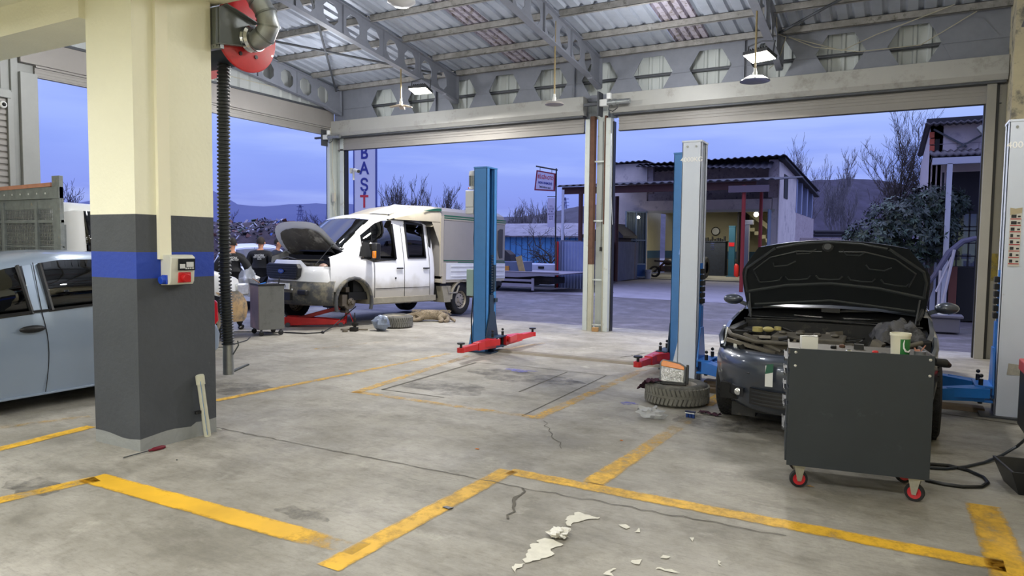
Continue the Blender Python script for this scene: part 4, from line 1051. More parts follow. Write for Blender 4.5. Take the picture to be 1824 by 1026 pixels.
for s in (1, -1):
    m.bar((s*.92, 1.05, 1.26), (s*.92, 2.0, 1.235), .012, .03); m.bar((s*.92, 2.35, 1.275), (s*.92, 2.92, 1.285), .012, .03)
    m.bar((s*.92, 2.0, 1.24), (s*.80, 1.98, 1.96), .02, .05); m.bar((s*.915, 2.36, 1.28), (s*.80, 2.36, 1.98), .02, .04); m.bar((s*.915, 2.9, 1.28), (s*.80, 2.9, 1.98), .02, .04)
    m.bar((s*.80, 2.36, 2.0), (s*.80, 2.9, 1.98), .02, .04)
m.build('window_frame', BLACK, van)
m = MB()
for s in (1, -1): m.poly([(s*.925, 1.0, 1.30), (s*.925, 1.32, 1.26), (s*.87, 1.3, 1.56), (s*.88, 1.12, 1.58)][::s])
m.build('window_frame', DARK, van)
for s in (1, -1):
    m = MB(); m.box(min(s*1.0, s*1.14), 1.22, 1.22, max(s*1.0, s*1.14), 1.36, 1.56); m.bar((s*.9, 1.32, 1.25), (s*1.02, 1.3, 1.28), .05, .06)
    mi = m.build('door_mirror', BLACK, van, bev=.03)
    m = MB(); m.box(min(s*1.06, s*1.145), 1.2, 1.26, max(s*1.06, s*1.145), 1.24, 1.40); m.build('turn_lens', ORANGE, mi, bev=.012)
m = MB()
for s in (1, -1):
    for y in (2.1, 2.9): m.box(min(s*.94, s*.97), y-.1, 1.045, max(s*.94, s*.97), y+.08, 1.075)
m.build('door_handle', BLACK, van, bev=.008)
m = MB(); m.cyl((.94, 1.98, .86), (.95, 1.98, .86), .02, n=12); m.cyl((.6, 2.1, 2.13), (.6, 2.1, 2.17), .02, n=8); m.build('lock_cylinder', BLACK, van)
# side cladding and sill
m = MB()
for s in (1, -1): m.prism([(1.32, .36), (3.2, .36), (3.2, .48), (1.35, .48)], 'x', *sorted((s*.93, s*.965)))
m.build('sill_cladding', MUDL, van, bev=.006)
for s in (1, -1):
    m = MB(); P = []
    for k in range(15):
        a = -.35+(pi+.7)*k/14; P.append((s*.95, AX+.455*cos(a), .42+.455*sin(a)))
    m.tube(P, .035, 8); m.build('arch_moulding', MUD, van)
for s in (1, -1):
    A_ = [-.15+(pi+.3)*k/16 for k in range(17)]
    m = MB(); m.grid([[(s*.92, AX+.43*cos(a), .42+.43*sin(a)) for a in A_], [(s*.5, AX+.43*cos(a), .42+.43*sin(a)) for a in A_]]); m.poly([(s*.5, AX+.43*cos(a), .42+.43*sin(a)) for a in A_]); m.build('arch_liner', MUDL, van, sm=50)
# brake hub where the near front wheel is missing
m = MB(); m.lathe((.8, AX, .42), [(.15, 0), (.15, .025)], 'x', 30); m.lathe((.82, AX, .42), [(.075, 0), (.075, .04), (.035, .06), (.035, .09)], 'x', 20)
for k in range(5): a = 2*pi*k/5; m.cyl((.86, AX+.055*cos(a), .42+.055*sin(a)), (.9, AX+.055*cos(a), .42+.055*sin(a)), .008, n=6)
m.build('brake_disc', M('brake_dusty', '#6e665a', .6, .4, .2, 10), van)
m = MB(); m.box(.74, AX-.2, .34, .84, AX-.09, .56); m.box(.6, AX-.04, .2, .76, AX+.05, .7); m.tube([(.6, AX, .7), (.6, AX+.02, .95)], .04, 10)
for k in range(7): m.lathe((.58, AX, .62+k*.04), [(.06, 0), (.07, .01), (.06, .02)], n=14)
m.build('brake_caliper', M('brake_dusty', '#6e665a'), van, bev=.008)
m = MB(); m.bar((.1, AX, .3), (.75, AX, .26), .08, .05); m.bar((.3, AX+.4, .36), (.7, AX, .26), .06, .05); m.build('control_arm', BLACK, van)
wheel(van, (-.82, AX, .34), .34, .21, -1)
# front bumper and grille
m = MB(); R = []
for k in range(15):
    a = -1+2*k/14; x = .90*a; y = -.05+.34*abs(a)**2.6
    R.append([(x*.97, y+.10, .36), (x, y, .40), (x*1.01, y-.03, .52), (x*1.01, y-.04, .66), (x, y, .80), (x*.98, y+.05, .83)])
for s in (0, -1):
    b = [(p[0]*1.0+(-.02 if s == 0 else .02), p[1]+.12, p[2]+(.04 if i == 0 else 0)) for i, p in enumerate(R[s])]; R = ([b]+R) if s == 0 else (R+[b])
m.grid(R); fb = m.build('front_bumper', MUD, van, sm=60)
m = MB(); m.box(-.42, -.12, .46, .3, -.06, .60); m.build('lower_grille', BLACK, fb)
m = MB(); m.box(.42, -.06, .56, .66, .02, .66); m.build('fog_recess', BLACK, fb, bev=.02)
m = MB(); m.box(.3, -.09, .645, .33, -.075, .675); m.build('parking_sensor', WHITE, fb)
# fascia between bumper and bonnet
m = MB(); R = []
for k in range(15):
    a = -1+2*k/14; x = .86*a; y = -.03+.30*abs(a)**2.6
    hd = 1.09 if abs(a) > .56 else 1.2
    R.append([(x*1.02, y, .80), (x*1.0, y, .95), (x*.99, y+.03, hd-.06), (x*.98, y+.07, hd)])
for s in (0, -1):
    b = [(p[0]*1.03, p[1]+.3, p[2]) for p in R[s]]; R = ([b]+R) if s == 0 else (R+[b])
m.grid(R); ff = m.build('front_fascia', VP, van, sm=50)
m = MB(); P = [(-.44, .90), (-.36, .84), (.36, .84), (.44, .90), (.47, 1.05), (.42, 1.13), (-.42, 1.13), (-.47, 1.05)]
m.prism(P, 'y', -.075, .02); g_ = m.build('grille', BLACK, van, bev=.01)
m = MB()
for k in range(6):
    z = .875+k*.044; m.box(-.43, -.095, z, .43, -.075, z+.014)
m.build('grille_bar', M('grille_bar', '#2e3138', .35, .3), g_)
m = MB(); m.lathe((0, -.1, .99), [(.085, 0), (.085, .012)], 'y', 24); o = m.build('oval_badge', M('badge_blue', '#1c3f8e', .3, .2), g_); o.scale = (1, 1, 1)
for v in o.data.vertices: v.co.z = .99+(v.co.z-.99)*.5
text('badge_script', 'Ford', .06, CHROME, g_, Matrix.Translation((0, -.103, .99)) @ Matrix.Rotation(pi/2, 4, 'X'), .001, shear=.3)
m = MB(); m.box(-.28, -.115, .66, .26, -.095, .77); pl = m.build('number_plate', WHITE, van)
text('plate_text', '10 AKE 8323', .075, BLACK, pl, Matrix.Translation((-.01, -.117, .715)) @ Matrix.Rotation(pi/2, 4, 'X'), .001, sx=.95)
# engine bay
EB = M('engine_black', '#191a1c', .6, 0, .3, 15, spots=('#4a4640', 12)); EG = M('engine_grey', '#5c5850', .6, .3, .25, 12)
m = MB(); m.box(-.5, .08, .7, .5, .42, .98); m.box(-.86, .42, .7, .86, .78, 1.02); m.box(-.8, .7, .95, .8, .8, 1.3); eb = m.build('engine_bay', DARK, van)
m = MB(); m.box(-.5, .16, .95, .15, .6, 1.16); m.box(-.45, .2, 1.12, .1, .55, 1.2); m.build('engine_block', EB, van, bev=.02)
m = MB(); m.box(.2, .2, .95, .55, .5, 1.15); m.tube([(-.6, .14, 1.1), (-.2, .12, 1.16), (.3, .14, 1.14), (.6, .3, 1.1)], .03, 8); m.tube([(-.7, .4, 1.1), (-.6, .2, 1.15), (-.3, .3, 1.25), (.1, .2, 1.2), (.5, .5, 1.2)], .02, 8); m.box(-.75, .2, .9, -.55, .5, 1.14); m.build('engine_parts', EG, van, bev=.01)
m = MB(); m.ball((.68, .34, 1.06), (.1, .1, .09), 12, 8); m.build('coolant_bottle', M('coolant_pinkish', '#9b7f74', .4), van)
m = MB(); m.box(.5, .40, .9, .82, .6, 1.2); m.build('headlight_opening', BLACK, van)
# raised bonnet
bn = MB(); R = []; hg = Vector((0, .72, 1.42))
def bonnet(t, u, off=0):
    # t along from hinge to lip, u -1..1 ; ~47 deg up, curved
    ln = .80; ang = RD(143-13*t); y = .72+cos(ang)*ln*t; z = 1.38+sin(ang)*ln*t*.84+.06*(1-u*u)*.6
    wd = .84-.10*t**2-.12*t**6; return (wd*u, y+.05*t*(u*u), z-off-.05*abs(u)**6)
NT, NU = 12, 16
up = [[bonnet(i/NT, -1+2*j/NU) for j in range(NU+1)] for i in range(NT+1)]
lo = [[(lambda p: (p[0]*.985, p[1]+.028, p[2]-.024))(bonnet(i/NT, -1+2*j/NU)) for j in range(NU+1)] for i in range(NT+1)]
m = MB(); m.grid(up); m.grid([r[::-1] for r in lo])
m.grid([up[-1], lo[-1]]); m.grid([up[0][::-1], lo[0][::-1]]); m.grid([[r[0] for r in up], [r[0] for r in lo]]); m.grid([[r[-1] for r in lo], [r[-1] for r in up]])
bo = m.build('bonnet', VP, van, sm=50)
m = MB(); IN = [[(lambda p: (p[0]*.8, p[1]+.02, p[2]-.075+.02*NZ.noise(Vector((i*.7, j*.6, 1)))))(bonnet(.12+.78*i/NT, -1+2*j/NU)) for j in range(NU+1)] for i in range(NT+1)]
m.grid([r[::-1] for r in IN]); m.build('bonnet_liner', M('liner_grey', '#5f5b52', .9, 0, .35, 5, spots=('#a19d90', 4), sdist=(.55, .68)), bo, sm=60)
m = MB(); m.tube([(.62, .2, 1.12), (.74, .5, 1.5), (.70, .62, 1.55)], .008, 6); m.build('bonnet_stay', STEEL_D, van)
m = MB(); m.box(-.8, .66, 1.36, .8, .76, 1.44); m.build('cowl', BLACK, van, bev=.01)
m = MB(); m.bar((.5, .7, 1.46), (-.25, .86, 1.56), .02, .015); m.bar((-.1, .7, 1.46), (-.7, .86, 1.54), .02, .015); m.build('wiper', BLACK, van)
# cab interior
m = MB(); m.box(-.86, .8, .45, .86, 3.1, .6); m.box(-.82, .95, .6, .82, 1.25, 1.25); m.box(-.86, 3.05, .5, .86, 3.12, 1.95); m.build('cab_interior', DARK, van)
for x in (-.45, .45): seat(van, (x, 1.85, .7)); 
seat(van, (0, 2.65, .7)); seat(van, (.5, 2.65, .7))
m = MB(); m.lathe((.45, 1.35, 1.2), [(.17, 0), (.19, .012), (.17, .024)], (Vector((1, 0, 0)), Vector((0, .5, .86)), Vector((0, -.86, .5))), 24); m.build('steering_wheel', BLACK, van)
# cargo body
CAN = M('tarp_beige', '#a49e92', .75, 0, .08, 3); CANG = M('tarp_grey', '#817e7c', .7, 0, .06, 2); GRN = M('stripe_green', '#245c48', .6)
B0, B1 = 3.32, 5.75
m = MB(); R = []
for y in (B0, B0+.03, 4.3, 5.2, B1-.02, B1):
    q = .0 if B0 < y < B1 else .02; tp = 2.40-(y-B0)*.0
    R.append([(-.98+q, y, .88), (-.98+q, y, tp-.22), (-.93+q, y, tp-.09), (-.75, y, tp+.0-q), (0, y, tp+.05-q), (.75, y, tp-q), (.93-q, y, tp-.09), (.98-q, y, tp-.22), (.98-q, y, .88)])
m.grid(R); m.poly(R[0]); m.poly(R[-1][::-1]); bx_ = m.build('cargo_box', CANG, van, sm=30)
m = MB(); m.box(.97, B0-.02, .88, .995, B0+.08, 2.15); m.box(.97, B0, 2.12, .986, B1, 2.2); m.box(-.995, B0-.02, .88, -.97, B0+.08, 2.15); m.build('box_edging', CAN, bx_)
m = MB()
for s in (1, -1):
    m.box(min(s*.982, s*.99), B0+.1, 2.195, max(s*.982, s*.99), B1, 2.225); m.box(min(s*.982, s*.99), B0+.1, 2.15, max(s*.982, s*.99), B1, 2.175)
    m.box(min(s*.982, s*.99), B0+.1, 1.22, max(s*.982, s*.99), B1, 1.24); m.box(min(s*.982, s*.99), B0+.6, 1.175, max(s*.982, s*.99), B1, 1.195)
m.build('green_stripe', GRN, bx_, sm=0)
# wind fairing over the cab
m = MB(); R = []
for t_ in [k/10 for k in range(11)]:
    y = B0-1.42+1.42*t_; h = .36*(1-(1-t_)**2.1); b = 2.04; w_ = .80+.18*min(1, t_*1.3)
    R.append([(-w_, y, b+.02), (-w_, y, b+h*.55), (-w_*.93, y, b+h*.86), (-w_*.7, y, b+h+.01), (0, y, b+h+.05), (w_*.7, y, b+h+.01), (w_*.93, y, b+h*.86), (w_, y, b+h*.55), (w_, y, b+.02)])
m.grid(R); m.poly(R[0][::-1]); m.poly([(-.98, B0, 2.4-.3), (.98, B0, 2.1), (.98, B0-.3, 1.95), (-.98, B0-.3, 1.95)]); m.poly([(.98, B0-.3, 2.05), (.98, B0, 2.05), (.98, B0, 1.3), (.97, B0-.04, 1.6)])
m.build('wind_deflector', M('fairing_cream', '#b8b09c', .6, 0, .08, 4), van, sm=40)
m = MB(); 
def fz(y, t0): return 0
PP = [(.05, B0-1.25), (.62, B0-1.22), (.62, B0-.55), (.05, B0-.5)]
Q = []
for x, y in PP:
    t_ = (y-(B0-1.42))/1.42; h = .36*(1-(1-t_)**2.1); Q.append((x, y, 2.04+h+.05-.05*x/.62+.03))
m.poly(Q); m.build('roof_patch', WHITE, van)
m = MB(); m.prism([(B0-.55, 2.27), (B0, 2.30), (B0, 2.36), (B0-.2, 2.345)], 'x', .95, .987); m.build('green_flash', GRN, van)
# drop side, chassis, rear arch
m = MB(); m.box(.965, B0+.18, .80, .99, B1, 1.17); m.box(-.99, B0+.18, .80, -.965, B1, 1.17)
for z in (.86, .98, 1.08): m.box(.985, B0+.35, z, 1.0, B1-.05, z+.035)
m.build('drop_side', M('dropside_white', '#cfd2d8', .4, .1, .08, 3), van, bev=.004)
m = MB(); m.box(.95, B0+.05, .72, 1.0, B0+.17, 1.18); m.box(-.98, B0, .74, .98, B1, .82); m.build('bed_frame', CAN, van, bev=.004)
m = MB(); m.box(-.42, 2.9, .42, -.3, B1, .6); m.box(.3, 2.9, .42, .42, B1, .6); m.box(-.6, 3.4, .62, .9, B1, .72); m.box(.45, 3.3, .4, .8, 3.6, .7); m.ball((.4, 3.7, .42), (.28, .25, .14), 12, 8); m.build('chassis', BLACK, van)
RA = AX+3.28
m = MB(); P = [(RA+.44*cos(a), .36+.44*sin(a)) for a in [pi*k/12 for k in range(13)]]; P2 = [(RA+.40*cos(a), .36+.40*sin(a)) for a in [pi*k/12 for k in range(13)]]
for s in (1, -1):
    R = [[(s*.98, y, z) for y, z in P], [(s*.62, y, z) for y, z in P]]; m.grid(R); m.grid([[(s*.98, y, z) for y, z in P], [(s*.98, y, z) for y, z in P2]])
    m.prism([(RA-.75, .66), (RA-.44, .66), (RA-.44, .30), (RA-.66, .30)], 'x', *sorted((s*.66, s*.97)))
m.build('rear_mudguard', MUDL, van, sm=40)
m = MB(); m.tube([(.96, B0+.25, .66), (.96, B0+.3, .5), (.96, B0+.6, .5), (.96, B0+.68, .66)], .025, 8); m.build('step_bracket', M('step_grey', '#77746c', .6), van)
for s in (1, -1): wheel(van, (s*.80, RA, .33), .335, .24, s)
m = MB(); m.prism([(B0+2.1, 1.95), (B0+2.18, 2.0), (B0+2.3, 2.0), (B0+2.3, 1.3), (B0+2.18, 1.3), (B0+2.1, 1.5)], 'x', .985, 1.0); m.build('dark_patch', M('dark_patch', '#3b3c40', .6), bx_)

# ---------------- dark car on the right lift bay (bonnet up, nose toward the camera)
GPH = M('graphite_paint', '#3e4552', .3, .4, .04, 3, coat=.7)
fu = thing('dark_sedan', 'dark graphite sedan with its bonnet raised between two pale lift posts', 'car', (-.55, 6.05, 0))
ar = [(.86, .33), (3.6, .33)]
Lf = 4.75
ys = yr(Lf, 64, (.14, .3, 1.28, 1.35, 1.45, 2.3, 2.4, 3.2, 3.3, 3.55))
belt_ = [(0, .66), (.2, .84), (1.2, .96), (2, .97), (3.6, 1.0), (4.6, .98), (4.75, .9)]
top_ = [(0, .68), (.2, .86), (.8, .93), (1.3, 1.0), (2.1, 1.38), (2.6, 1.45), (3.1, 1.42), (3.8, 1.12), (4.6, 1.06), (4.75, .95)]
hw_ = [(0, .66), (.12, .76), (.35, .83), (.7, .87), (4.2, .87), (4.6, .8), (4.75, .72)]
hr_ = [(0, .62), (1.2, .76), (2.1, .60), (3.1, .60), (4.0, .72), (4.75, .6)]
ys = [y for y in ys if y >= .44]
car_shell(fu, ys, lambda y: .24, lambda y: sm_(belt_, y, .04), lambda y: sm_(top_, y, .08), lambda y: sm_(hw_, y), lambda y: interp(hr_, y), ar,
    [('front_window', 1.45, 2.3), ('rear_window', 2.4, 3.2)], [('windscreen', 1.35, 2.1), ('rear_screen', 3.2, 3.8)], [('front_door', 1.35, 2.35), ('rear_door', 2.35, 3.3)], GPH, TINTD, skip=((.0, 1.28),), ra=.37)
# bumper skin
m = MB(); R = []
for k in range(25):
    a = -1+2*k/24; x = .83*a; y = -.08+.50*abs(a)**3.0
    R.append([(x*.93, y+.10, .22), (x*.965, y+.04, .27), (x*1.0, y+.02, .36), (x*1.02, y-.02, .47), (x*1.03, y-.04, .56), (x*1.03, y-.03, .64), (x*1.02, y+.02, .70), (x*.99, y+.07, .725), (x*.93, y+.12, .72)])
for s in (0, -1):
    b = [(p[0], p[1]+.12, p[2]) for p in R[s]]; R = ([b]+R) if s == 0 else (R+[b])
m.grid(R); fb = m.build('front_bumper', GPH, fu, sm=60)
def by_(x): return -.08+.50*(abs(x)/.83)**3.0
def skin_(x0, x1, z0, z1, d, n=10): 
    m = MB(); m.grid([[(x0+(x1-x0)*k/n, by_(x0+(x1-x0)*k/n)-d, z) for k in range(n+1)] for z in (z0, z1)]); m.grid([[(x0+(x1-x0)*k/n, by_(x0+(x1-x0)*k/n)-d+q, z1) for k in range(n+1)] for q in (0, .05)]); return m
m = skin_(-.5, .5, .30, .43, .035); m.build('lower_intake', BLACK, fb)
m = MB()
for k in range(4):
    q_ = skin_(-.48, .48, .315+k*.03, .325+k*.03, .042); o_ = len(m.v); m.v += q_.v; m.f += [tuple(a+o_ for a in f) for f in q_.f]; m.m += q_.m
m.build('intake_slat', M('slat_grey', '#2a2d32', .4), fb)
for s in (-1, 1):
    m = skin_(s*.56, s*.74, .335, .41, .022); m.build('fog_recess', BLACK, fb)
    m = MB(); m.lathe((s*.61, by_(.61)-.035, .373), [(.001, -.01), (.03, 0), (.032, .05)], 'y', 20); m.build('fog_lamp', CLEAR, fb)
m = MB(); m.tube([(-.77, by_(.77)-.035, .565), (-.65, by_(.65)-.04, .56), (-.5, by_(.5)-.042, .555)], .01, 6); m.build('bumper_groove', BLACK, fb)
m = MB(); m.poly([(-.36, -.13, .48), (-.30, -.135, .48), (-.30, -.135, .66), (-.36, -.13, .65)]); m.build('plate_corner', WHITE, fb)
m = MB(); m.poly([(-.362, -.131, .58), (-.298, -.136, .60), (-.298, -.136, .67), (-.35, -.131, .66)]); m.build('green_corner', GRN, fb)
m = MB(); m.box(-.70, .3, .12, -.5, .5, .24); m.box(.5, .3, .12, .7, .5, .24); m.box(-.5, .3, .16, .5, .9, .26); m.build('undertray', EB, fu)
for s in (-1, 1):
    for y in (.86, 3.6): wheel(fu, (s*.80, y, .33), .33, .205, s)
# bonnet (raised)
def bon2(t, u):
    ln = .98; ang = RD(108+4*t); y = 1.30+cos(ang)*ln*t; z = .985+sin(ang)*ln*t*.76
    wd = .80+.03*sin(pi*t)-.24*max(0, t-.62)**1.0*1.7; return Vector((wd*.965*u, y+.10*(u*u)*.5, z-.07*u*u*t+.09*(1-u*u)*(1-t)))
NT, NU = 14, 20
N3 = Vector((0, cos(RD(20)), -sin(RD(20))))*.0
up = [[bon2(i/NT, -1+2*j/NU) for j in range(NU+1)] for i in range(NT+1)]
lo = [[bon2(i/NT, -1+2*j/NU)+Vector((0, -.02, -.004)) for j in range(NU+1)] for i in range(NT+1)]
m = MB(); m.grid([r[::-1] for r in up]); m.grid([up[-1], lo[-1]]); m.grid([[r[0] for r in up], [r[0] for r in lo]]); m.grid([[r[-1] for r in lo], [r[-1] for r in up]])
m.grid([[p+Vector((0, -.022, 0)) for p in (r[0], r[0]*.94+r[10]*.06)] for r in up]); m.grid([[p+Vector((0, -.022, 0)) for p in (r[-1]*.94+r[10]*.06, r[-1])] for r in up])
b2 = m.build('bonnet', GPH, fu, sm=50)
BL = M('bonnet_black', '#22262a', .4, 0, .1, 6)
m = MB(); m.grid(lo); m.build('bonnet_underside', BL, b2, sm=50)
m = MB()
def off(p): return p+Vector((0, -.028, 0))
def rib(P, r=.012): m.tube([off(bon2(t, u)) for t, u in P], r, 6)
rib([(.05, -.9), (.05, 0), (.05, .9)], .012); rib([(.27, -.96), (.30, -.5), (.32, 0), (.30, .5), (.27, .96)], .016)
rib([(.93, -.7), (.96, -.4), (.97, 0), (.96, .4), (.93, .7)], .012)
for s in (-1, 1):
    rib([(.27, s*.96), (.5, s*.965), (.65, s*.95), (.93, s*.72)], .014)
for c_ in (-.68, -.36, -.02, .32, .66):
    rib([(.44, c_-.14), (.39, c_-.11), (.38, c_), (.39, c_+.11), (.44, c_+.14)], .007)
for c_, t_ in ((-.52, .62), (.5, .58), (-.3, .8), (.28, .78)):
    rib([(t_+.06, c_-.13), (t_, c_-.1), (t_, c_+.05), (t_+.06, c_+.13)], .007)
rib([(.39, -.80), (.6, -.86), (.78, -.72), (.84, -.4), (.82, -.1)], .008); rib([(.39, .80), (.6, .86), (.78, .72), (.84, .4), (.82, .1)], .008)
m.build('bonnet_rib', M('bonnet_rib', '#3a3e42', .35, 0, 0), b2)
m = MB(); m.lathe(off(bon2(.9, -.03)), [(.05, 0), (.03, -.02)], 'y', 12); m.build('bonnet_latch', STEEL_D, b2)
m = MB()
for s in (-1, 1): m.tube([(s*.70, 1.1, .92), (s*.73, 1.16, 1.15)], .008, 6); m.bar((s*.72, 1.2, .95), (s*.76, 1.3, 1.05), .02, .04)
m.build('bonnet_stay', STEEL_D, fu)
m = MB(); m.prism([(1.12, .93), (1.4, 1.0), (1.42, .94), (1.2, .85)], 'x', -.74, .74); m.build('cowl', BLACK, fu, bev=.01)
m = MB(); m.bar((-.62, 1.3, 1.01), (.1, 1.34, 1.03), .02, .018); m.bar((.0, 1.28, 1.0), (.62, 1.36, 1.03), .02, .018); m.box(-.08, 1.25, .99, .08, 1.31, 1.03); m.build('wiper', BLACK, fu)
m = MB(); m.box(-.74, 1.06, .60, .74, 1.14, .90); m.tube([(-.76, 1.08, .905), (0, 1.05, .925), (.76, 1.08, .905)], .01, 6); m.build('firewall', EB, fu)
# engine clutter
m = MB(); m.box(-.78, .2, .28, .78, 1.1, .42); m.build('bay_floor', DARK, fu)
m = MB(); m.box(-.80, .42, .42, -.72, 1.3, .87); m.box(.72, .42, .42, .80, 1.3, .87); m.build('bay_apron', EB, fu)
m = MB()
for s in (-1, 1): m.tube([(s*.80, .36, .72), (s*.83, .44, .80), (s*.83, .6, .86)], .03, 8)
m.build('corner_fitting', GPH, fu)
m = MB(); m.box(-.60, .12, .62, .60, .2, .68); m.tube([(-.78, .42, .86), (-.72, .3, .83), (-.5, .24, .79), (0, .2, .80), (.5, .24, .79), (.74, .38, .86)], .02, 8); m.build('radiator_support', EG, fu, bev=.008)
m = MB(); m.box(-.45, .3, .42, .25, .95, .80); m.box(-.40, .35, .78, .18, .75, .84)
for k in range(4): m.cyl((-.32+k*.14, .5, .84), (-.32+k*.14, .5, .87), .035, n=12)
m.build('engine_block', EG, fu, bev=.015)
m = MB(); m.box(.35, .45, .45, .65, .75, .80); m.box(-.72, .78, .5, -.5, 1.0, .84); m.build('battery', EB, fu, bev=.015)
m = MB(); r_ = random.Random(11)
for k in range(26):
    x, y = r_.uniform(-.7, .7), r_.uniform(.2, .95); P = [Vector((x, y, r_.uniform(.66, .82)))]
    for q in range(4): P.append(P[-1]+Vector((r_.uniform(-.12, .12), r_.uniform(-.1, .1), r_.uniform(-.04, .04))))
    m.tube(P, r_.choice((.008, .012, .018)), 7)
m.tube([(-.62, .2, .76), (-.55, .25, .6), (-.4, .2, .5)], .025, 8); m.tube([(-.3, .2, .7), (-.38, .18, .58), (-.42, .22, .48)], .02, 8)
m.build('hose', BLACK, fu)
m = MB()
for k in range(34):
    x, y = r_.uniform(-.72, .7), r_.uniform(.18, .95); z = r_.uniform(.66, .82); a, b, c = [r_.uniform(.012, .05) for _ in range(3)]
    m.T = Matrix.Translation((x, y, z)) @ Matrix.Rotation(r_.uniform(0, 3), 4, 'Z') @ Matrix.Rotation(r_.uniform(-.5, .5), 4, 'X'); m.box(-a, -b, -c, a, b, c)
m.T = None; m.bar((-.74, .2, .80), (-.35, .28, .70), .06, .03); m.bar((-.62, .35, .84), (-.3, .3, .72), .05, .02); m.build('engine_fitting', M('fitting_metal', '#77726a', .45, .5, .25, 10), fu)
m = MB(); m.cyl((-.55, .6, .84), (-.55, .6, .88), .045, n=14); m.ball((-.45, .55, .87), (.05, .03, .025), 10, 6); m.cyl((-.38, .62, .86), (-.38, .62, .89), .03, n=12); m.build('filler_cap', M('cap_yellowish', '#b3a76c', .5), fu)
m = MB()
for s in (-1, 1): m.box(min(s*.60, s*.80), .38, .70, max(s*.60, s*.80), .46, .86)
m.build('headlight_cavity', DARK, fu)
m = MB(); m.tube([(-.79, .34, .72), (-.77, .33, .8), (-.78, .4, .88)], .012, 6); m.box(-.70, .3, .70, -.67, .34, .84); m.build('fender_bracket', CHROME, fu)
# mirrors
for s in (-1, 1):
    m = MB(); m.ball((s*.955, 1.52, 1.06), (.10, .06, .055), 16, 10); m.bar((s*.8, 1.55, 1.0), (s*.9, 1.53, 1.04), .05, .04); m.build('door_mirror', GPH, fu)
m = MB(); m.box(-.80, 1.2, .3, .80, 4.4, .42); m.box(-.76, 1.42, .42, .76, 1.6, .93); m.build('cabin_floor', DARK, fu)
for x in (-.4, .4): seat(fu, (x, 2.1, .45))
m = MB(); m.tube([(.83, .35, .72), (.9, .38, .71), (.93, .42, .69)], [.03, .035, .02], 12); m.build('bumper_end', BLACK, fu)
# ---------------- distant white hatchback beyond the men
wc = thing('white_hatchback', 'white hatchback behind the standing men beside the rubbish heap', 'car', (-13.15, 12.1, 0), RD(62))
belt_ = [(0, .65), (.2, .8), (1.0, .95), (2, .95), (3.6, 1.0), (3.9, .95)]
top_ = [(0, .67), (.2, .84), (1.0, 1.0), (1.8, 1.46), (2.3, 1.54), (3.2, 1.5), (3.7, 1.15), (3.9, .98)]
hw_ = [(0, .6), (.2, .78), (.6, .85), (3.5, .85), (3.9, .7)]
hr_ = [(0, .6), (1.0, .74), (1.8, .64), (3.3, .64), (3.9, .55)]
car_shell(wc, yr(3.9, 40, (1.1, 1.9, 2.0, 2.8)), lambda y: .2, lambda y: sm_(belt_, y), lambda y: sm_(top_, y), lambda y: sm_(hw_, y), lambda y: interp(hr_, y), [(.75, .3), (3.2, .3)],
    [('front_window', 1.1, 1.9), ('rear_window', 2.0, 2.8)], [('windscreen', 1.0, 1.75), ('rear_screen', 3.3, 3.7)], [('front_door', 1.0, 1.95), ('rear_door', 1.95, 2.9)], WHITE, TINT, ra=.35)
for s in (-1, 1):
    for y in (.75, 3.2): wheel(wc, (s*.75, y, .3), .3, .18, s)
    m = MB(); m.box(min(s*.45, s*.72), .04, .6, max(s*.45, s*.72), .25, .74); m.build('headlight', CLEAR, wc, bev=.03)
m = MB(); m.box(-.8, .3, .2, .8, 3.6, .45); m.build('cabin_floor', DARK, wc)
m = MB(); m.cyl((0, 2.0, 1.55), (.0, 2.12, 1.72), .006, n=5); m.build('aerial', BLACK, wc)
# ================================================================ outside
def far(px, py, D):
    """point seen at a pixel at forward distance D"""
    return CP+(fw+rr*(px-912)/F-uu*(py-513)/F)*D
ASPH = M('wet_asphalt', '#5d585a', .55, 0, .4, 2.2, bump=.8, bscale=14, spots=('#77727a', 1.1), sdist=(.5, .7))
m = MB(); m.box(-160, -20, -.6, 120, 160, -.035); struct(m.build('floor', ASPH, sm=0))
APR = M('shop_apron_concrete', '#8d8993', .75, 0, .15, .8, spots=('#6c6870', 1.4))
m = MB(); m.poly([(-11.1, 21.6, -.03), (-3.9, 20.9, -.03), (-3.6, 34.5, -.03), (-11.1, 34.5, -.03)]); m.poly([(-11.1, 21.6, -.05), (-11.1, 21.6, -.03), (-3.9, 20.9, -.03), (-3.9, 20.9, -.05)]); struct(m.build('trim_5', APR, sm=0))
m = MB(); m.poly([(-11.0, 22.2, -.022), (-8.6, 23.0, -.022), (-10.4, 27, -.022), (-11.1, 30, -.022)]); struct(m.build('trim_6', M('dark_soil', '#3b3940', .9, 0, .3, 3), sm=0))
# ---- ridges
def ridge(nm, lb, pts, D, col, th=.8, n=60, rough=6, seed=1, cat='hill'):
    m = MB(); R = [[], [], [], []]
    for k in range(n+1):
        px = pts[0][0]+(pts[-1][0]-pts[0][0])*k/n; py = interp(pts, px)+NZ.noise(Vector((px*.03, seed, 0)))*rough+NZ.noise(Vector((px*.15, seed, 2)))*rough*.35
        t = far(px, py, D); b = Vector((t.x, t.y, -1)); c = Vector((CP.x+(b.x-CP.x)*th, CP.y+(b.y-CP.y)*th, -1)); mid = Vector(((t.x*.55+c.x*.45), (t.y*.55+c.y*.45), (t.z+1)*.62-1+NZ.noise(Vector((px*.05, seed, 7)))*D*.004))
        back = Vector((t.x*1.1, t.y*1.1, -1))
        for r_, p in zip(R, (c, mid, t, back)): r_.append(p)
    m.grid([r_[::-1] for r_ in R]); return tag(m.build(nm, col, sm=70), lb, cat)
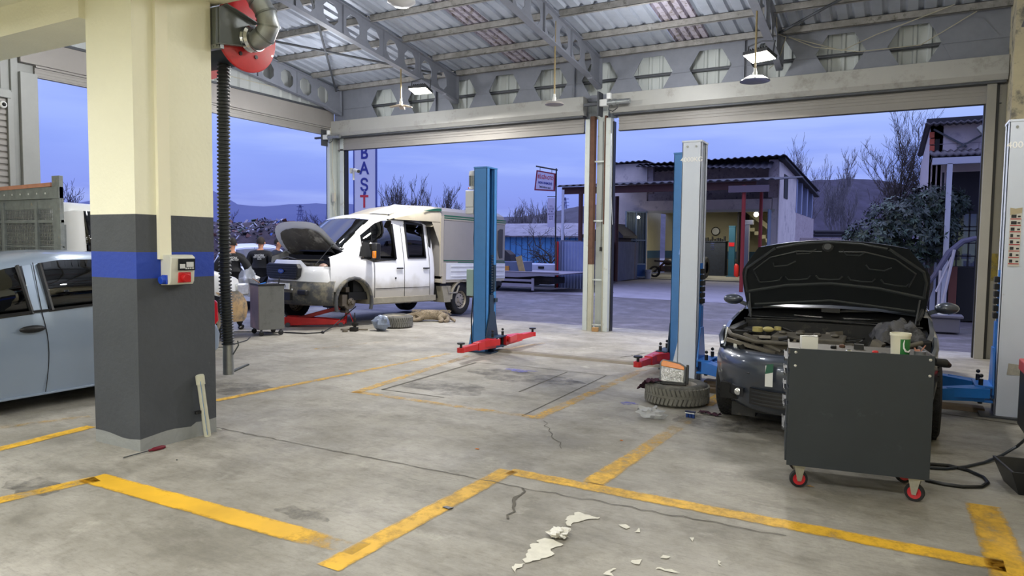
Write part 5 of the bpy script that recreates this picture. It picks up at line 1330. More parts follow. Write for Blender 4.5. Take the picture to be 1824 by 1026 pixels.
ridge('far_hill', 'distant blue mountain ridge behind the rubbish heap', [(-300, 360), (60, 345), (120, 362), (300, 340), (380, 340), (440, 369), (520, 364), (600, 361), (700, 372), (860, 383), (1100, 400)], 900, M('hill_haze_blue', '#50587f', 1), seed=2, rough=5)
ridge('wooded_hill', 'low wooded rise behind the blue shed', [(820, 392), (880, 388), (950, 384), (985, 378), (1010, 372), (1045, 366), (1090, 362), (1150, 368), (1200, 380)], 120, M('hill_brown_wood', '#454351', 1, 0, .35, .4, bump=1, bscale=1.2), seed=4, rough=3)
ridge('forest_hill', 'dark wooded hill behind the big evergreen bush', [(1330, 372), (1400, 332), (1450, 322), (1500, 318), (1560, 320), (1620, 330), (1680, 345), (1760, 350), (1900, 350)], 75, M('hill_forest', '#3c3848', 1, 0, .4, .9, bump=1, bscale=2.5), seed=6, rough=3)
# ---- bare trees
BARK = M('bark_grey_brown', '#4c4540', .95, 0, .2, 6); BARKL = M('bark_pale', '#6e6a70', .95, 0, .2, 6)
def bare_tree(base, h, seed, lb, mat=None, spread=.5, lv=6, group=None, trunk=.02, nb=3, nm='bare_tree', up=.25, first=.3, z0=None):
    minr = (Vector(base)-CP).length*.0002
    r = random.Random(seed); m = MB(); root = thing(nm, lb, 'tree', base, group=group)
    tr = MB()
    def go(p, d, L_, rad, k, M_):
        n = 3 if k < 3 else 2; P = [p]; dd = Vector(d)
        for i in range(n):
            dd = (dd+Vector((r.gauss(0, .12), r.gauss(0, .12), up*.12))).normalized(); P.append(P[-1]+dd*L_/n)
        M_.tube(P, [max(minr*(1 if k < 4 else .75), rad*(1-.45*i/n)) for i in range(n+1)], 5 if k == 0 else 3, cap=False)
        if k >= lv: return
        c = nb if k else nb+2
        for j in range(c):
            t_ = r.uniform(first if k == 0 else .25, 1) if j else 1; q = P[0].lerp(P[-1], t_) if n < 2 else P[min(n, int(t_*n))]
            a = r.uniform(0, 2*pi); o = dd.orthogonal().normalized(); o = Matrix.Rotation(a, 3, dd) @ o
            nd = (dd*(1-spread*.6)+o*spread*r.uniform(.5, 1.1)+Vector((0, 0, up))).normalized()
            go(q, nd, L_*r.uniform(.58, .82), rad*.56, k+1, m)
    go(Vector((0, 0, -.05)), Vector((0, 0, 1)), h*.32, h*trunk, 0, tr)
    mz = max([v[2] for v in m.v]+[v[2] for v in tr.v]); k_ = h/mz
    m.v = [(a*k_, b*k_, c*k_) for a, b, c in m.v]; tr.v = [(a*k_, b*k_, c*k_) for a, b, c in tr.v]
    tr.build('trunk', mat or BARK, root, sm=60); m.build('branches', mat or BARK, root, sm=0); return root
def tree_px(px, ybase, ytop, D, seed, lb, **k):
    b = far(px, ybase, D); t = far(px, ytop, D); return bare_tree((b.x, b.y, -.03), t.z, seed, lb, **k)
TG = 'bare trees on the skyline'
for i, (px, yt, D, lb) in enumerate([(690, 312, 60, 'bare tree closest to the tall sign board lettered BAŞT'), (722, 308, 62, 'bare tree above the white patch on the van roof fairing'), (760, 322, 66, 'slim bare tree above the rear half of the van box'), (808, 336, 70, 'thin bare tree just beside the lift motor'),
    (905, 365, 80, 'small bare birch over the blue shed closest to the blue lift post'), (925, 356, 80, 'bare birch above the middle of the blue shed'), (965, 350, 82, 'bare birch nearest the pole of the hanging garage sign'), (940, 362, 85, 'low bare birch between two taller ones over the shed')]):
    tree_px(px, 440, yt, D, 20+i, lb, mat=BARKL if i > 3 else BARK, lv=6, spread=.42, group=TG, up=.4, trunk=.008)
tree_px(1440, 440, 235, 48, 41, 'tall feathery bare birch beside the old workshop roof', mat=BARKL, lv=6, spread=.45, up=.4, trunk=.008)
tree_px(1500, 440, 262, 50, 46, 'smaller bare birch between the tall birch and the big bare tree', mat=BARKL, lv=6, spread=.4, up=.45, trunk=.007)
tree_px(1592, 470, 185, 26, 48, 'big dark bare tree rising behind the evergreen bush', lv=7, spread=.5, nb=3, up=.35, trunk=.014, first=.15)
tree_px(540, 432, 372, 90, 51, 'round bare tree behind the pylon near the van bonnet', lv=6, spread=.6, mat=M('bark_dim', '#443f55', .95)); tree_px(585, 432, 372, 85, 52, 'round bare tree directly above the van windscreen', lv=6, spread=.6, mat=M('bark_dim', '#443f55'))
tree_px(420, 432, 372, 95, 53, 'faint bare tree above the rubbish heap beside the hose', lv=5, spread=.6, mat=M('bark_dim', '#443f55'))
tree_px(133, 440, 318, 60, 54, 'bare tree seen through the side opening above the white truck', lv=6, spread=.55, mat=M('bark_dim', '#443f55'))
tree_px(650, 432, 345, 75, 57, 'bare tree between the corner column and the tall sign board', lv=5, spread=.5)
tree_px(985, 480, 385, 33, 61, 'twisted bare garden tree in front of the blue shed by the sign pole', lv=5, spread=.75, nb=3, up=.05, first=.4)
tree_px(1725, 480, 330, 19, 66, 'bare twigs hanging before the lit window of the block house', lv=5, spread=.7, up=-.1)
# ---- pylons
def pylon(px, ybase, ytop, D, lb):
    b = far(px, ybase, D); t = far(px, ytop, D); h = t.z-b.z; o = thing('pylon', lb, 'pylon', (b.x, b.y, b.z)); m = MB(); w0 = h*.11; th_ = h*.012
    def c(z, i): w_ = w0*(1-z*.85); return Vector((w_*(1 if i in (0, 3) else -1), w_*(1 if i < 2 else -1), z*h))
    for i in range(4):
        m.bar(c(0, i), c(1, i), th_, th_)
        for k in range(7): m.bar(c(k/7, i), c((k+1)/7, (i+1) % 4), th_*.5, th_*.5); m.bar(c((k+1)/7, i), c(k/7, (i+1) % 4), th_*.5, th_*.5)
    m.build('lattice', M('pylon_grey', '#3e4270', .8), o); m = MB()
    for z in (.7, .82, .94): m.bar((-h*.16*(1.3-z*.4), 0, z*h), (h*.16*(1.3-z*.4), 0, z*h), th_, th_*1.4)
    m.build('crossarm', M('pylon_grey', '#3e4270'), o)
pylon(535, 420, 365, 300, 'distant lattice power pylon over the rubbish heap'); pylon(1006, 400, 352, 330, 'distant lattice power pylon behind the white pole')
# ---- rubbish heap (uncountable)
HC = far(450, 440, 44); HC.z = 0
d_ = Vector((HC.x, HC.y, 0)).normalized(); q_ = Vector((d_.y, -d_.x, 0))
def heap_z(u, v): return max(-.1, 2.75*(1-(v/6.5)**2)*(1-.25*abs(u/16)**3))*(1 if -15 < u < 5 else max(0, (19+u)/4 if u < 0 else (8-u)/3))+.5*NZ.noise(Vector((u*.35, v*.4, 3)))+.25*NZ.noise(Vector((u*1.3, v*1.3, 1)))
m = MB(); R = []
for i in range(41):
    u = -19+27*i/40; R.append([HC+q_*u+d_*(-6.5+13*j/14)+Vector((0, 0, heap_z(u, -6.5+13*j/14) if 0 < j < 14 else -.2)) for j in range(15)])
m.grid(R); heap = m.build('rubbish_heap', M('heap_soil', '#453b40', 1, 0, .45, 1.5, bump=1, bscale=4), sm=50)
tag(heap, 'long heap of rubbish and rubble beyond the side opening', 'rubbish heap', kind='stuff')
m = MB(); r_ = random.Random(5); litm = [M('litter_'+n_, c_, .8) for n_, c_ in (('white', '#a9a7b4'), ('grey', '#6c6878'), ('dark', '#2a272e'), ('blue', '#3c60a8'), ('green', '#3b4c3a'), ('rust', '#6e4a44'), ('pale', '#8e8894'))]
for k in range(2600):
    u = r_.uniform(-17, 7); v = r_.uniform(-6.3, 1.5); p = HC+q_*u+d_*v+Vector((0, 0, heap_z(u, v)+.03)); s_ = r_.choice((.05, .08, .12, .2))*r_.uniform(.6, 1.3)
    m.T = Matrix.Translation(p) @ Matrix.Rotation(r_.uniform(0, 6.3), 4, 'Z') @ Matrix.Rotation(r_.uniform(-1.2, 1.2), 4, 'X') @ Matrix.Rotation(r_.uniform(-1, 1), 4, 'Y')
    m.mi = r_.choices(range(7), (12, 20, 26, 2, 10, 10, 14))[0]; m.box(-s_, -s_*.6, -s_*.12, s_, s_*.6, s_*.12)
m.T = None
lt = m.build('litter', litm, heap, sm=0); lt['kind'] = 'stuff'
# ---- tall sign board with the letters
SB = far(651, 330, 21.5); bz = 1.2
sg = thing('tall_sign_board', 'tall white vertical sign board with blue and red letters behind the van', 'sign', (SB.x, SB.y, 0), RD(24))
m = MB(); m.box(-.33, -.06, 1.0, .33, .06, 5.6); m.build('panel', M('sign_white', '#ccccdc', .5), sg, bev=.01)
m = MB(); m.box(-.36, -.07, 0, -.33, .07, 5.6); m.box(.33, -.07, 0, .35, .07, 5.6); m.build('frame', M('sign_blue_edge', '#2b3a8a', .5), sg)
for ch, py, mt in (('B', 274, '#2a3288'), ('A', 301, '#2a3288'), ('Ş', 331, '#2a3288'), ('T', 360, '#c02838')):
    z = far(651, py, 21.5).z; text('letter', ch, .53, M('sign_ink_'+mt[1:], mt, .6), sg, Matrix.Translation((-.02, -.066, z)) @ Matrix.Rotation(pi/2, 4, 'X'), .004, sx=.8, bold=.02)
# CCTV
t = thing('bullet_camera', 'white bullet camera on an arm beside the tall sign board', 'camera', (-11.12, YW+.05, 3.22))
m = MB(); m.box(0, -.03, -.02, .06, .03, .1); m.bar((.05, 0, .06), (.2, -.05, .05), .03, .03); m.cyl((.12, -.03, -.18), (.12, -.03, .03), .025, n=10); m.build('mount', M('cctv_grey', '#a9a9a6', .5), t)
m = MB(); m.cyl((.14, -.02, .05), (.36, -.14, .0), .04, n=14); m.build('camera_body', WHITE, t); m = MB(); m.cyl((.36, -.14, .0), (.38, -.151, -.004), .036, n=14); m.build('lens', BLACK, t)
# ---- blue shed
sd = thing('blue_shed', 'long blue board shed with a sagging grey roof behind the tow truck', 'shed', (0, 0, 0))
m = MB(); m.box(-25.5, 40, -.1, -15, 44, 2.1)
m.build('wall', M('shed_blue', '#4a86bc', .6, 0, .1, 3), sd, sm=0)
m = MB(); x = -25.5
while x < -15: m.box(x, 39.97, 0, x+.02, 40, 2.15); x += .42
m.build('board_gap', M('shed_gap', '#1d3a68', .8), sd, sm=0)
m = MB(); R = []
for i in range(41):
    x = -25.9+11.4*i/40; w_ = .05*NZ.noise(Vector((x*.7, 1, 1))); R.append([(x, 39.6, 2.14+w_+.04*NZ.noise(Vector((x*3, 2, 1)))), (x, 41, 2.55+w_), (x, 43, 3.02+w_), (x, 46, 2.5)])
m.grid(R); o = m.build('roof', M('roof_slate', '#85828f', .8, 0, .25, 1.5, spots=('#55525e', 2)), sd, sm=0); o.modifiers.new('thick', 'SOLIDIFY').thickness = .06
# ---- tow truck
tt = thing('tow_truck', 'flatbed recovery truck parked before the blue shed', 'truck', (0, 0, 0))
TW = M('deck_lilac_grey', '#8a8593', .5, .2, .1, 3)
ye = 21.6; xr = at(1010, 486, Y=ye).x; zd = at(960, 486, Y=ye).z
m = MB(); m.prism([(-19, zd), (xr, zd), (xr-.2, zd-.05), (xr-1.9, zd-.18), (-19, zd-.18)], 'y', ye, ye+2.3); m.box(-19, ye-.02, zd, xr-.3, ye+.03, zd+.035); m.build('deck', TW, tt, bev=.01)
m = MB(); m.box(-19, ye+.5, zd-.42, xr-.9, ye+1.8, zd-.2); m.box(xr-2.0, ye+.4, zd-.3, xr-.7, ye+.5, zd-.15); m.build('chassis', M('truck_under', '#2a272c', .8, 0, .3, 6), tt)
gx0, gx1 = at(889, 505, Y=ye).x, at(946, 505, Y=ye).x
m = MB(); m.box(gx0, ye+.02, zd-.24, gx1, ye+.06, zd-.32); m.box(gx0, ye+.02, zd-.40, gx1, ye+.06, zd-.5); m.box(gx0, ye+.02, zd-.5, gx0+.05, ye+.06, zd-.2); m.box(gx1, ye+.02, zd-.62, gx1+.09, ye+.06, zd-.2)
m.build('side_guard', TW, tt)
for xx in (gx0-.45, gx0-1.6):
    wheel(tt, (xx, ye+.2, .4), .4, .22, -1) if 0 else None
m = MB()
for xx in (gx0-.35, gx0-1.3): m.lathe((xx, ye+.12, .36), [(.2, -.1), (.36, -.1), (.38, -.05), (.38, .12), (.2, .14)], 'y', 24)
m.build('road_wheel', RUB, tt)
m = MB(); m.box(gx0-1.2, ye+.2, zd, at(925, 480, Y=ye+.2).x, ye+1.2, zd+.36); m.build('tool_locker', M('locker_slate', '#54607c', .6), tt, bev=.01)
m = MB(); m.prism([(gx0-.6, zd+.36), (gx0+.15, zd+.36), (gx0+.1, zd+.6), (gx0-.1, zd+.75), (gx0-.6, zd+.8)], 'y', ye+.6, ye+1.0); m.build('seat_back', M('truck_under', '#2a272c'), tt)
bxx = at(927, 470, Y=ye+.1).x; m = MB(); m.bar((bxx-.08, ye+.1, zd+.55), (bxx+.08, ye+.1, zd), .05, .22, up=(1, 0, 0)); m.build('wooden_board', M('board_wood', '#a08a5e', .8, 0, .15, 9), tt)
m = MB(); m.box(gx0-.05, ye+.15, zd+.02, gx0+.3, ye+.19, zd+.2); m.build('orange_lamp', M('dull_orange', '#b07a30', .5), tt)
tr = thing('white_trailer', 'low white vehicle tail with a dark plate behind the tow truck deck', 'trailer', (0, 0, 0))
xa, xb = at(929, 475, Y=24.6).x, at(990, 475, Y=24.6).x; za, zb2 = at(960, 481, Y=24.6).z, at(960, 471, Y=24.6).z
m = MB(); m.box(xa-2, 24.6, .35, xb, 26.2, zb2); m.build('tailboard', M('trailer_white', '#aeb2c8', .5), tr, bev=.01)
m = MB(); m.box(xa-2, 24.57, za-.06, xb+.02, 24.6, za); m.box(at(959, 475, Y=24.6).x, 24.57, za+.06, at(969, 475, Y=24.6).x, 24.6, za+.15); m.build('dark_plate', BLACK, tr)
text('lettering', 'ICI', .13, BLACK, tr, Matrix.Translation((at(938, 475, Y=24.58).x, 24.585, (za+zb2)/2+.0)) @ Matrix.Rotation(pi/2, 4, 'X'), .002)
m = MB(); m.lathe((xb-1.0, 24.8, .3), [(.15, -.1), (.3, -.1), (.3, .1), (.15, .1)], 'y', 20); m.build('road_wheel', RUB, tr)
# ---- corrugated fence
def corr(x0, y0, x1, y1, z0, z1, mat, nm, parent=None, per=.14, d=.03):
    A = Vector((x0, y0, 0)); B = Vector((x1, y1, 0)); L_ = (B-A).length; u = (B-A)/L_; n_ = Vector((-u.y, u.x, 0)); a = []; s = 0
    while s < L_:
        for ds, dn in ((0, 0), (.25, 1), (.5, 1), (.75, 0)):
            a.append(A+u*min(L_, s+per*ds)+n_*d*dn)
        s += per
    m = MB(); m.grid([[p+Vector((0, 0, z0)) for p in a], [p+Vector((0, 0, z1)) for p in a]]); o = m.build(nm, mat, parent, sm=0); return o
FEN = M('fence_zinc', '#6d7388', .55, .4, .15, 2)
fe = thing('corrugated_fence', 'grey corrugated sheet fence running back beside the workshop yard', 'fence', (0, 0, 0))
corr(-11.15, 24, -11.3, 33.6, 0, 1.8, FEN, 'sheet_panel', fe); 
m = MB()
for y in (24, 27, 30, 33): m.box(-11.35, y, 0, -11.3, y+.06, 1.75)
m.build('fence_post', BROWN, fe)
fe2 = thing('corrugated_fence', 'short corrugated fence piece with a red post before the blue shed', 'fence', (0, 0, 0))
pA, pB = at(995, 470, Y=24.2), at(1036, 470, Y=24.0)
corr(pA.x, 24.2, pB.x+.1, 24.0, 0, 1.75, M('fence_blue_zinc', '#7f8bb0', .5, .4, .1, 2), 'sheet_panel', fe2); m = MB(); m.box(pA.x-.06, 24.15, 0, pA.x, 24.22, 1.75); m.build('red_post', RED, fe2)
# ---- garage sign on a pole
sp = thing('garage_sign', 'red framed garage sign hanging from a black pole above the shed', 'sign', (at(990, 400, Y=30).x, 30, 0))
x0 = at(990, 400, Y=30).x
def lp(px, py, Y=30): p = at(px, py, Y=Y); return Vector((p.x-x0, Y-30, p.z))
m = MB(); m.tube([(0, 0, -.05), lp(991, 300)], .035, 8); m.tube([lp(955, 296), lp(993, 303)], .035, 8); m.tube([lp(962, 298), lp(962, 304)], .012, 6); m.tube([lp(983, 302), lp(983, 308)], .012, 6); m.tube([lp(975, 350), lp(990, 350)], .02, 6); m.build('pole', BLACK, sp)
m = MB(); Q = [lp(956.5, 303), lp(990, 309), lp(989, 341), lp(952.5, 339)]
m.v = []; i = m.add([q+Vector((0, -.05, 0)) for q in Q]+[q+Vector((0, .0, 0)) for q in Q])
for f in ((0, 1, 2, 3), (7, 6, 5, 4), (0, 4, 5, 1), (1, 5, 6, 2), (2, 6, 7, 3), (3, 7, 4, 0)): m.face(f)
pn = m.build('red_frame', M('sign_maroon', '#7c2236', .6), sp, sm=0)
m = MB(); cQ = sum(Q, Vector())/4; i = m.add([cQ+(q-cQ)*.86+Vector((0, -.056, 0)) for q in Q]); m.face((i, i+1, i+2, i+3)); m.build('white_panel', M('sign_panel', '#b9b4cc', .6), pn, sm=0)
ang = math.atan2(-(309-303), 33.5)
def sl(body, px, py, sz, mt, sx): text('sign_text', body, sz, mt, pn, Matrix.Translation(lp(px, py)+Vector((0, -.064, 0))) @ Matrix.Rotation(-ang*.9, 4, 'Y') @ Matrix.Rotation(pi/2, 4, 'X'), .003, sx=sx)
sl('BİLGİN OTO', 972.5, 316.5, .24, M('ink_red', '#b01c2c', .6), .58); sl('BAKIM & ONARIM SERVİS', 972, 326.5, .15, M('ink_blue', '#283a90', .6), .43); sl('İSMAİL 0532 417 26 30', 971.5, 334, .1, M('ink_black', '#17171c', .6), .6)
m = MB(); a = lp(976, 353); b = lp(988, 405); m.box(a.x, -.03, b.z, b.x, .0, a.z); m.build('white_notice', M('sign_panel', '#b9b4cc'), sp)
text('notice_text', 'OTO\nELEKTRİK\nKLİMA\nMEKANİK\nBAKIM\nSERVİS', .12, M('ink_faint', '#8a86a0', .7), sp, Matrix.Translation(((a.x+b.x)/2, -.034, (a.z+b.z)/2)) @ Matrix.Rotation(pi/2, 4, 'X'), .002, sx=.6)
m = MB(); p = at(1002, 432, Y=25.5); q = at(1003, 338, Y=25.5); m.tube([(p.x, 25.5, 0), (q.x, 25.5, q.z)], .055, 10); tag(m.build('white_pole', M('pole_white', '#b4b6c8', .5)), 'white vertical pole under the end of the workshop canopy', 'pole')
# ---- old workshop across the road
WS = thing('workshop_building', 'old pinkish workshop with open doors and a dark lean-to canopy', 'building', (0, 0, 0))
YF = 34.0
def wx(px): return at(px, 440, Y=YF).x
def wz(px, py): return at(px, py, Y=YF).z
PINK = M('render_lilac', '#cabfba', .85, 0, .12, 1.2, spots=('#8e858a', 1.5)); BRK = M('block_wall', '#a89a9c', .9, 0, .2, 4, spots=('#584c54', 6))
xl, xrr = wx(1093), wx(1385); xd0, xd1 = wx(1150), wx(1372); zdr = wz(1260, 376); ztp = wz(1240, 290)
m = MB(); m.box(xl, YF, 0, xd0, YF+.25, ztp+.1); m.box(xd0, YF, zdr, wx(1373), YF+.25, wz(1260, 356)); m.box(xd1, YF, 0, xrr-.06, YF+.25, wz(1380, 352)); m.build('front_wall', PINK, WS, sm=0)
zr_, zl_ = wz(1380, 284), wz(1100, 292)
m = MB(); m.box(wx(1142), YF+.05, wz(1142, 345), wx(1160), YF+.3, wz(1160, 292)); m.box(wx(1365), YF+.02, wz(1365, 352), xrr-.06, YF+.27, zr_); m.box(xl, YF+2.2, 3.6, xrr-.1, YF+2.4, zr_); m.build('brick_pier', BRK, WS, sm=0)
# right side wall with strip openings
def sxp(px, py): p = at(px, py, X=xrr); return p
y1 = sxp(1417, 400).y; y2 = sxp(1449, 400).y
m = MB(); zA = sxp(1386, 285).z; zB = sxp(1417, 303).z
m.add([]); i = m.add([(xrr, YF-.02, 0), (xrr, y1, 0), (xrr, y1, zB), (xrr, YF-.02, zA), (xrr-.05, YF-.02, 0), (xrr-.05, y1, 0), (xrr-.05, y1, zB), (xrr-.05, YF-.02, zA)])
for f in ((0, 1, 2, 3), (7, 6, 5, 4), (3, 2, 6, 7), (1, 5, 6, 2), (0, 3, 7, 4)): m.face([i+k for k in f])
m.build('side_wall', PINK, WS, sm=0)
m = MB(); p = sxp(1397, 310); q = sxp(1402, 355); m.box(xrr, p.y, q.z, xrr+.03, q.y, p.z); m.build('slit_window', DARK, WS)
zc = sxp(1435, 385).z
m = MB(); m.box(xrr-.2, y1, 0, xrr, y2, zc); m.build('block_parapet', BRK, WS, sm=0)
m = MB()
for px in (1419, 1428, 1438, 1447): p = sxp(px, 350); m.box(xrr-.2, p.y-.25, zc, xrr+.02, p.y+.25, sxp(px, 318+(px-1419)*.85).z)
m.build('opening_column', M('column_bluegrey', '#8087a4', .7), WS)
m = MB(); m.bar((xrr+.1, YF-.3, zA+.12), (xrr+.1, y2+.5, sxp(1452, 350).z), .3, .1); m.box(xrr-3, y1, 0, xrr-2.9, y2+2, zc+1); m.build('eave', M('eave_dark', '#23222a', .8), WS)
# roofs
def croof(xa, xb, ya, yb, za, zb_, za2, mat, nm, per=.3, d=.05):
    m = MB(); a = []; x = xa
    while x < xb:
        for dx, dz in ((0, 0), (.3, 1), (.5, 1), (.8, 0)): a.append((x+dx*per, dz*d))
        x += per
    R = []
    for y, s in ((ya, 0), (yb, 1)):
        R.append([(x, y, (za+(zb_-za)*(x-xa)/(xb-xa) if not s else za2)+dz) for x, dz in a])
    m.grid(R); o = m.build(nm, mat, WS, sm=0); o.modifiers.new('thick', 'SOLIDIFY').thickness = .03; return o
RF = M('roof_sheet_dark', '#34323c', .7, .1, .25, 2)
croof(wx(1140), xrr+.3, YF-.6, y2, ztp-.02, zr_+.1, sxp(1449, 340).z, RF, 'main_roof'); croof(xl-.3, wx(1145), YF-.3, YF+6, zl_, zl_+.05, zl_+.1, RF, 'low_roof')
croof(wx(1140), wx(1372), YF-.9, YF+.2, wz(1150, 299), wz(1370, 326)+.55, wz(1240, 292), RF, 'porch_roof')
YC = 26.2
def cp(px, py): return at(px, py, Y=YC)
croof(cp(998, 330).x, cp(1373, 330).x, YC-.3, YF, cp(1000, 333).z, cp(1372, 321).z, wz(1240, 322), RF, 'canopy_roof')
RD_ = M('dark_red_steel', '#45221f', .6, .1, .2, 4); RP = M('post_red', '#8c2a24', .55)
m = MB(); a = cp(1002, 340); b = cp(1348, 330); m.bar((a.x, YC, a.z), (b.x, YC, b.z), .12, .28); m.build('canopy_beam', RD_, WS)
m = MB(); a = cp(1300, 340); b = cp(1372, 335); m.box(a.x, YC-.25, a.z-.08, b.x, YC-.2, b.z+.1); m.build('canopy_board', M('board_greybrown', '#5e525c', .8), WS)
for px, yy in ((1322, YC-.1), (1353, 29.8), (1097, 30)):
    m = MB(); x = at(px+1, 420, Y=yy).x; m.cyl((x, yy, 0), (x, yy, cp(1322, 335).z+.1), .07 if px > 1200 else .09, n=12); m.build('canopy_post', RP if px > 1200 else RD_, WS)
m = MB(); x = cp(1034, 400).x; m.cyl((x, YC, 0), (x, YC, cp(1034, 340).z), .09, n=10); m.build('canopy_post', RD_, WS)
# door leaves
m = MB(); corr_o = corr(wx(1128), YF-1.1, wx(1152), YF-.1, .15, zdr, M('leaf_green_grey', '#56646e', .5, .3, .1, 3), 'door_leaf', WS, per=.18)
m = MB(); A = Vector((wx(1128), YF-1.14, 0)); B = Vector((wx(1152), YF-.14, 0))
for z in (.1, .72, 1.9, zdr-.03): m.bar(A+Vector((0, 0, z)), B+Vector((0, 0, z)), .05, .06)
for t_ in (0, .5, 1): m.bar(A.lerp(B, t_), A.lerp(B, t_)+Vector((0, 0, zdr)), .05, .06)
m.build('leaf_frame', M('leaf_frame_blue', '#7f92a8', .5), WS)
m = MB(); m.bar(A+Vector((0, -.03, .4)), B+Vector((0, -.03, .4)), .02, .56); m.build('leaf_blue_panel', M('leaf_blue', '#204a86', .5), WS)
m = MB(); m.box(xd1-.02, YF-.9, .1, xd1+.02, YF-.1, zdr); m.build('right_leaf', M('leaf_glass', '#6e7f92', .3), WS)
m = MB(); m.box(wx(1150), YF-.02, zdr-.06, wx(1378), YF+.1, zdr+.06); m.build('door_head', M('door_head_pale', '#b2ae9c', .6), WS)
# interior
IW = M('shop_wall_cream', '#b8b296', .8, 0, .06, 2)
YB = YF+9
m = MB(); m.box(xl, YB, 1.35, xrr-.2, YB+.2, 3.7); m.box(xd0-2.2, YF+.3, 1.35, xd0-2.0, YB, 3.7); m.box(xrr-.45, YF+.3, 0, xrr-.3, YB, 3.7); m.box(xl, YF+.25, 3.6, xrr-.2, YB, 3.75); m.build('inner_wall', IW, WS, sm=0)
m = MB(); m.box(xl, YB, .9, xrr-.2, YB+.2, 1.35); m.box(xd0-2.2, YF+.3, .9, xd0-2.0, YB, 1.35); m.build('inner_blue_band', M('band_blue', '#3c5b78', .8), WS, sm=0)
m = MB(); m.box(xl, YB, 0, xrr-.2, YB+.2, .9); m.box(xd0-2.2, YF+.3, 0, xd0-2.0, YB, .9); m.box(xl, YF, -.02, xrr, YB, .01); m.build('inner_dado', M('dado_grey', '#6f6d66', .8), WS, sm=0)
area('workshop_lamp', (-9, YF+4, 3.5), (0, 0, 0), 2, 2, 150, (1, .95, .8)); area('workshop_lamp', (-6.2, YF+3, 3.5), (0, 0, 0), 1, 1, 70, (1, .95, .82))
def inn(px, py, Y): return at(px, py, Y=Y)
p = inn(1347, 382, YF+.8); o = MB(); o.ball((0, 0, 0), .11, 12, 8); o = o.build('bulb_and_glint', M('bulb_and_glint_glow', '#fff4dc', .4, emit=30)); o.location = p; tag(o, 'bright round lamp in the doorway of the old workshop', 'lamp')
p = inn(1137, 387, YF-1.25); o = MB(); o.ball((0, 0, 0), .07, 12, 8); o = o.build('bulb_and_glint', M('bulb_and_glint_glow', '#fff4dc')); o.location = p; tag(o, 'small glowing reflection of the lamp at the green door leaf of the old workshop', 'lamp')  # glowing ball standing in for the lamp's reflection on the door leaf
Yi = YF+5
lt_ = thing('lift_post', 'small teal lift post inside the old workshop', 'car lift', (inn(1304, 440, Yi).x, Yi, 0)); h_ = inn(1304, 404, Yi).z
m = MB(); m.box(-.16, -.12, 0, .16, .12, h_); m.box(-.25, -.2, 0, .25, .2, .05); m.build('column', M('teal_paint', '#1f4f66', .5), lt_, bev=.01); m = MB(); m.box(-.18, -.14, h_, .18, .14, h_+.05); m.build('top_cap', M('teal_paint', '#1f4f66'), lt_)
m = MB(); m.box(-.14, -.14, inn(1304, 439, Yi).z, .14, -.12, inn(1304, 432, Yi).z); m.build('red_notice', RED, lt_)
Yj = YF+1.5; t = thing('lift_post', 'pale lift post just inside the workshop beside the red canopy post', 'car lift', (inn(1329, 440, Yj).x, Yj, 0)); m = MB(); m.box(-.13, -.12, 0, .13, .12, inn(1329, 398, Yj).z); m.build('column', M('lilac_post', '#8e95b4', .5), t, bev=.01); m = MB(); m.box(-.2, -.15, inn(1329, 400, Yj).z, .3, .15, inn(1329, 392, Yj).z); m.build('top_cap', M('lilac_post', '#8e95b4'), t)
t = thing('workbench', 'dark blue workbench with tools inside the old workshop', 'workbench', (inn(1274, 460, Yi+1).x, Yi+1, 0)); h_ = inn(1274, 431, Yi+1).z
m = MB(); m.box(-.65, -.3, 0, .6, .3, h_); m.box(-.75, -.35, h_, .65, .35, h_+.05); m.build('cabinet', M('bench_navy', '#1d2432', .6, 0, .4, 9), t, bev=.01); m = MB(); r_ = random.Random(3)
for k in range(9): x = -.6+k*.13; m.box(x, -.1, h_+.05, x+r_.uniform(.05, .1), .1, h_+r_.uniform(.12, .34))
m.build('tool', BLACK, t); m = MB()
for k in range(4): m.box(-.2, -.31, h_-.1-k*.11, .0, -.3, h_-.06-k*.11)
m.build('drawer_handle', CHROME, t)
t = thing('tyre_stack', 'tall dark tyre standing beside the workbench in the old workshop', 'tyre', (inn(1256, 465, YF+2.5).x, YF+2.5, .55)); m = MB(); m.lathe((0, 0, 0), [(.3, -.1), (.5, -.12), (.55, -.06), (.55, .06), (.5, .12), (.3, .1)], 'x', 30, cap=False); m.build('tyre_ring', RUB, t); m = MB(); m.lathe((0, 0, 0), [(.3, -.05), (.1, .02)], 'x', 24); m.build('hub', STEEL_D, t)
t = thing('fire_extinguisher', 'red fire extinguisher at the back of the old workshop', 'extinguisher', (inn(1311, 480, Yi).x, Yi, 0)); m = MB(); m.lathe((0, 0, 0), [(.13, 0), (.14, .1), (.14, .6), (.06, .72)], n=16); m.build('cylinder', RED, t); m = MB(); m.box(-.04, -.05, .72, .04, .1, .82); m.build('valve', BLACK, t)
t = thing('wall_clock', 'round clock on the cream back wall of the old workshop', 'clock', (inn(1275, 412, YB-.05).x, YB-.05, inn(1275, 412, YB-.05).z)); m = MB(); m.lathe((0, 0, 0), [(.26, 0), (.26, -.05), (.22, -.06)], 'y', 24); m.build('rim', BLACK, t); m = MB(); m.lathe((0, -.061, 0), [(.21, 0), (.2, -.004)], 'y', 24); m.build('dial', WHITE, t)
t = thing('motorcycle', 'dark motorcycle parked inside the old workshop beside the white bucket', 'motorcycle', (inn(1186, 480, YF+2).x, YF+2, 0), RD(35))
for x in (-.6, .6):
    m = MB(); m.lathe((x, 0, .3), [(.2, -.05), (.3, -.05), (.3, .05), (.2, .05)], 'y', 24, cap=False); m.lathe((x, 0, .3), [(.06, -.06), (.06, .06)], 'y', 12); m.build('wheel', RUB, t)
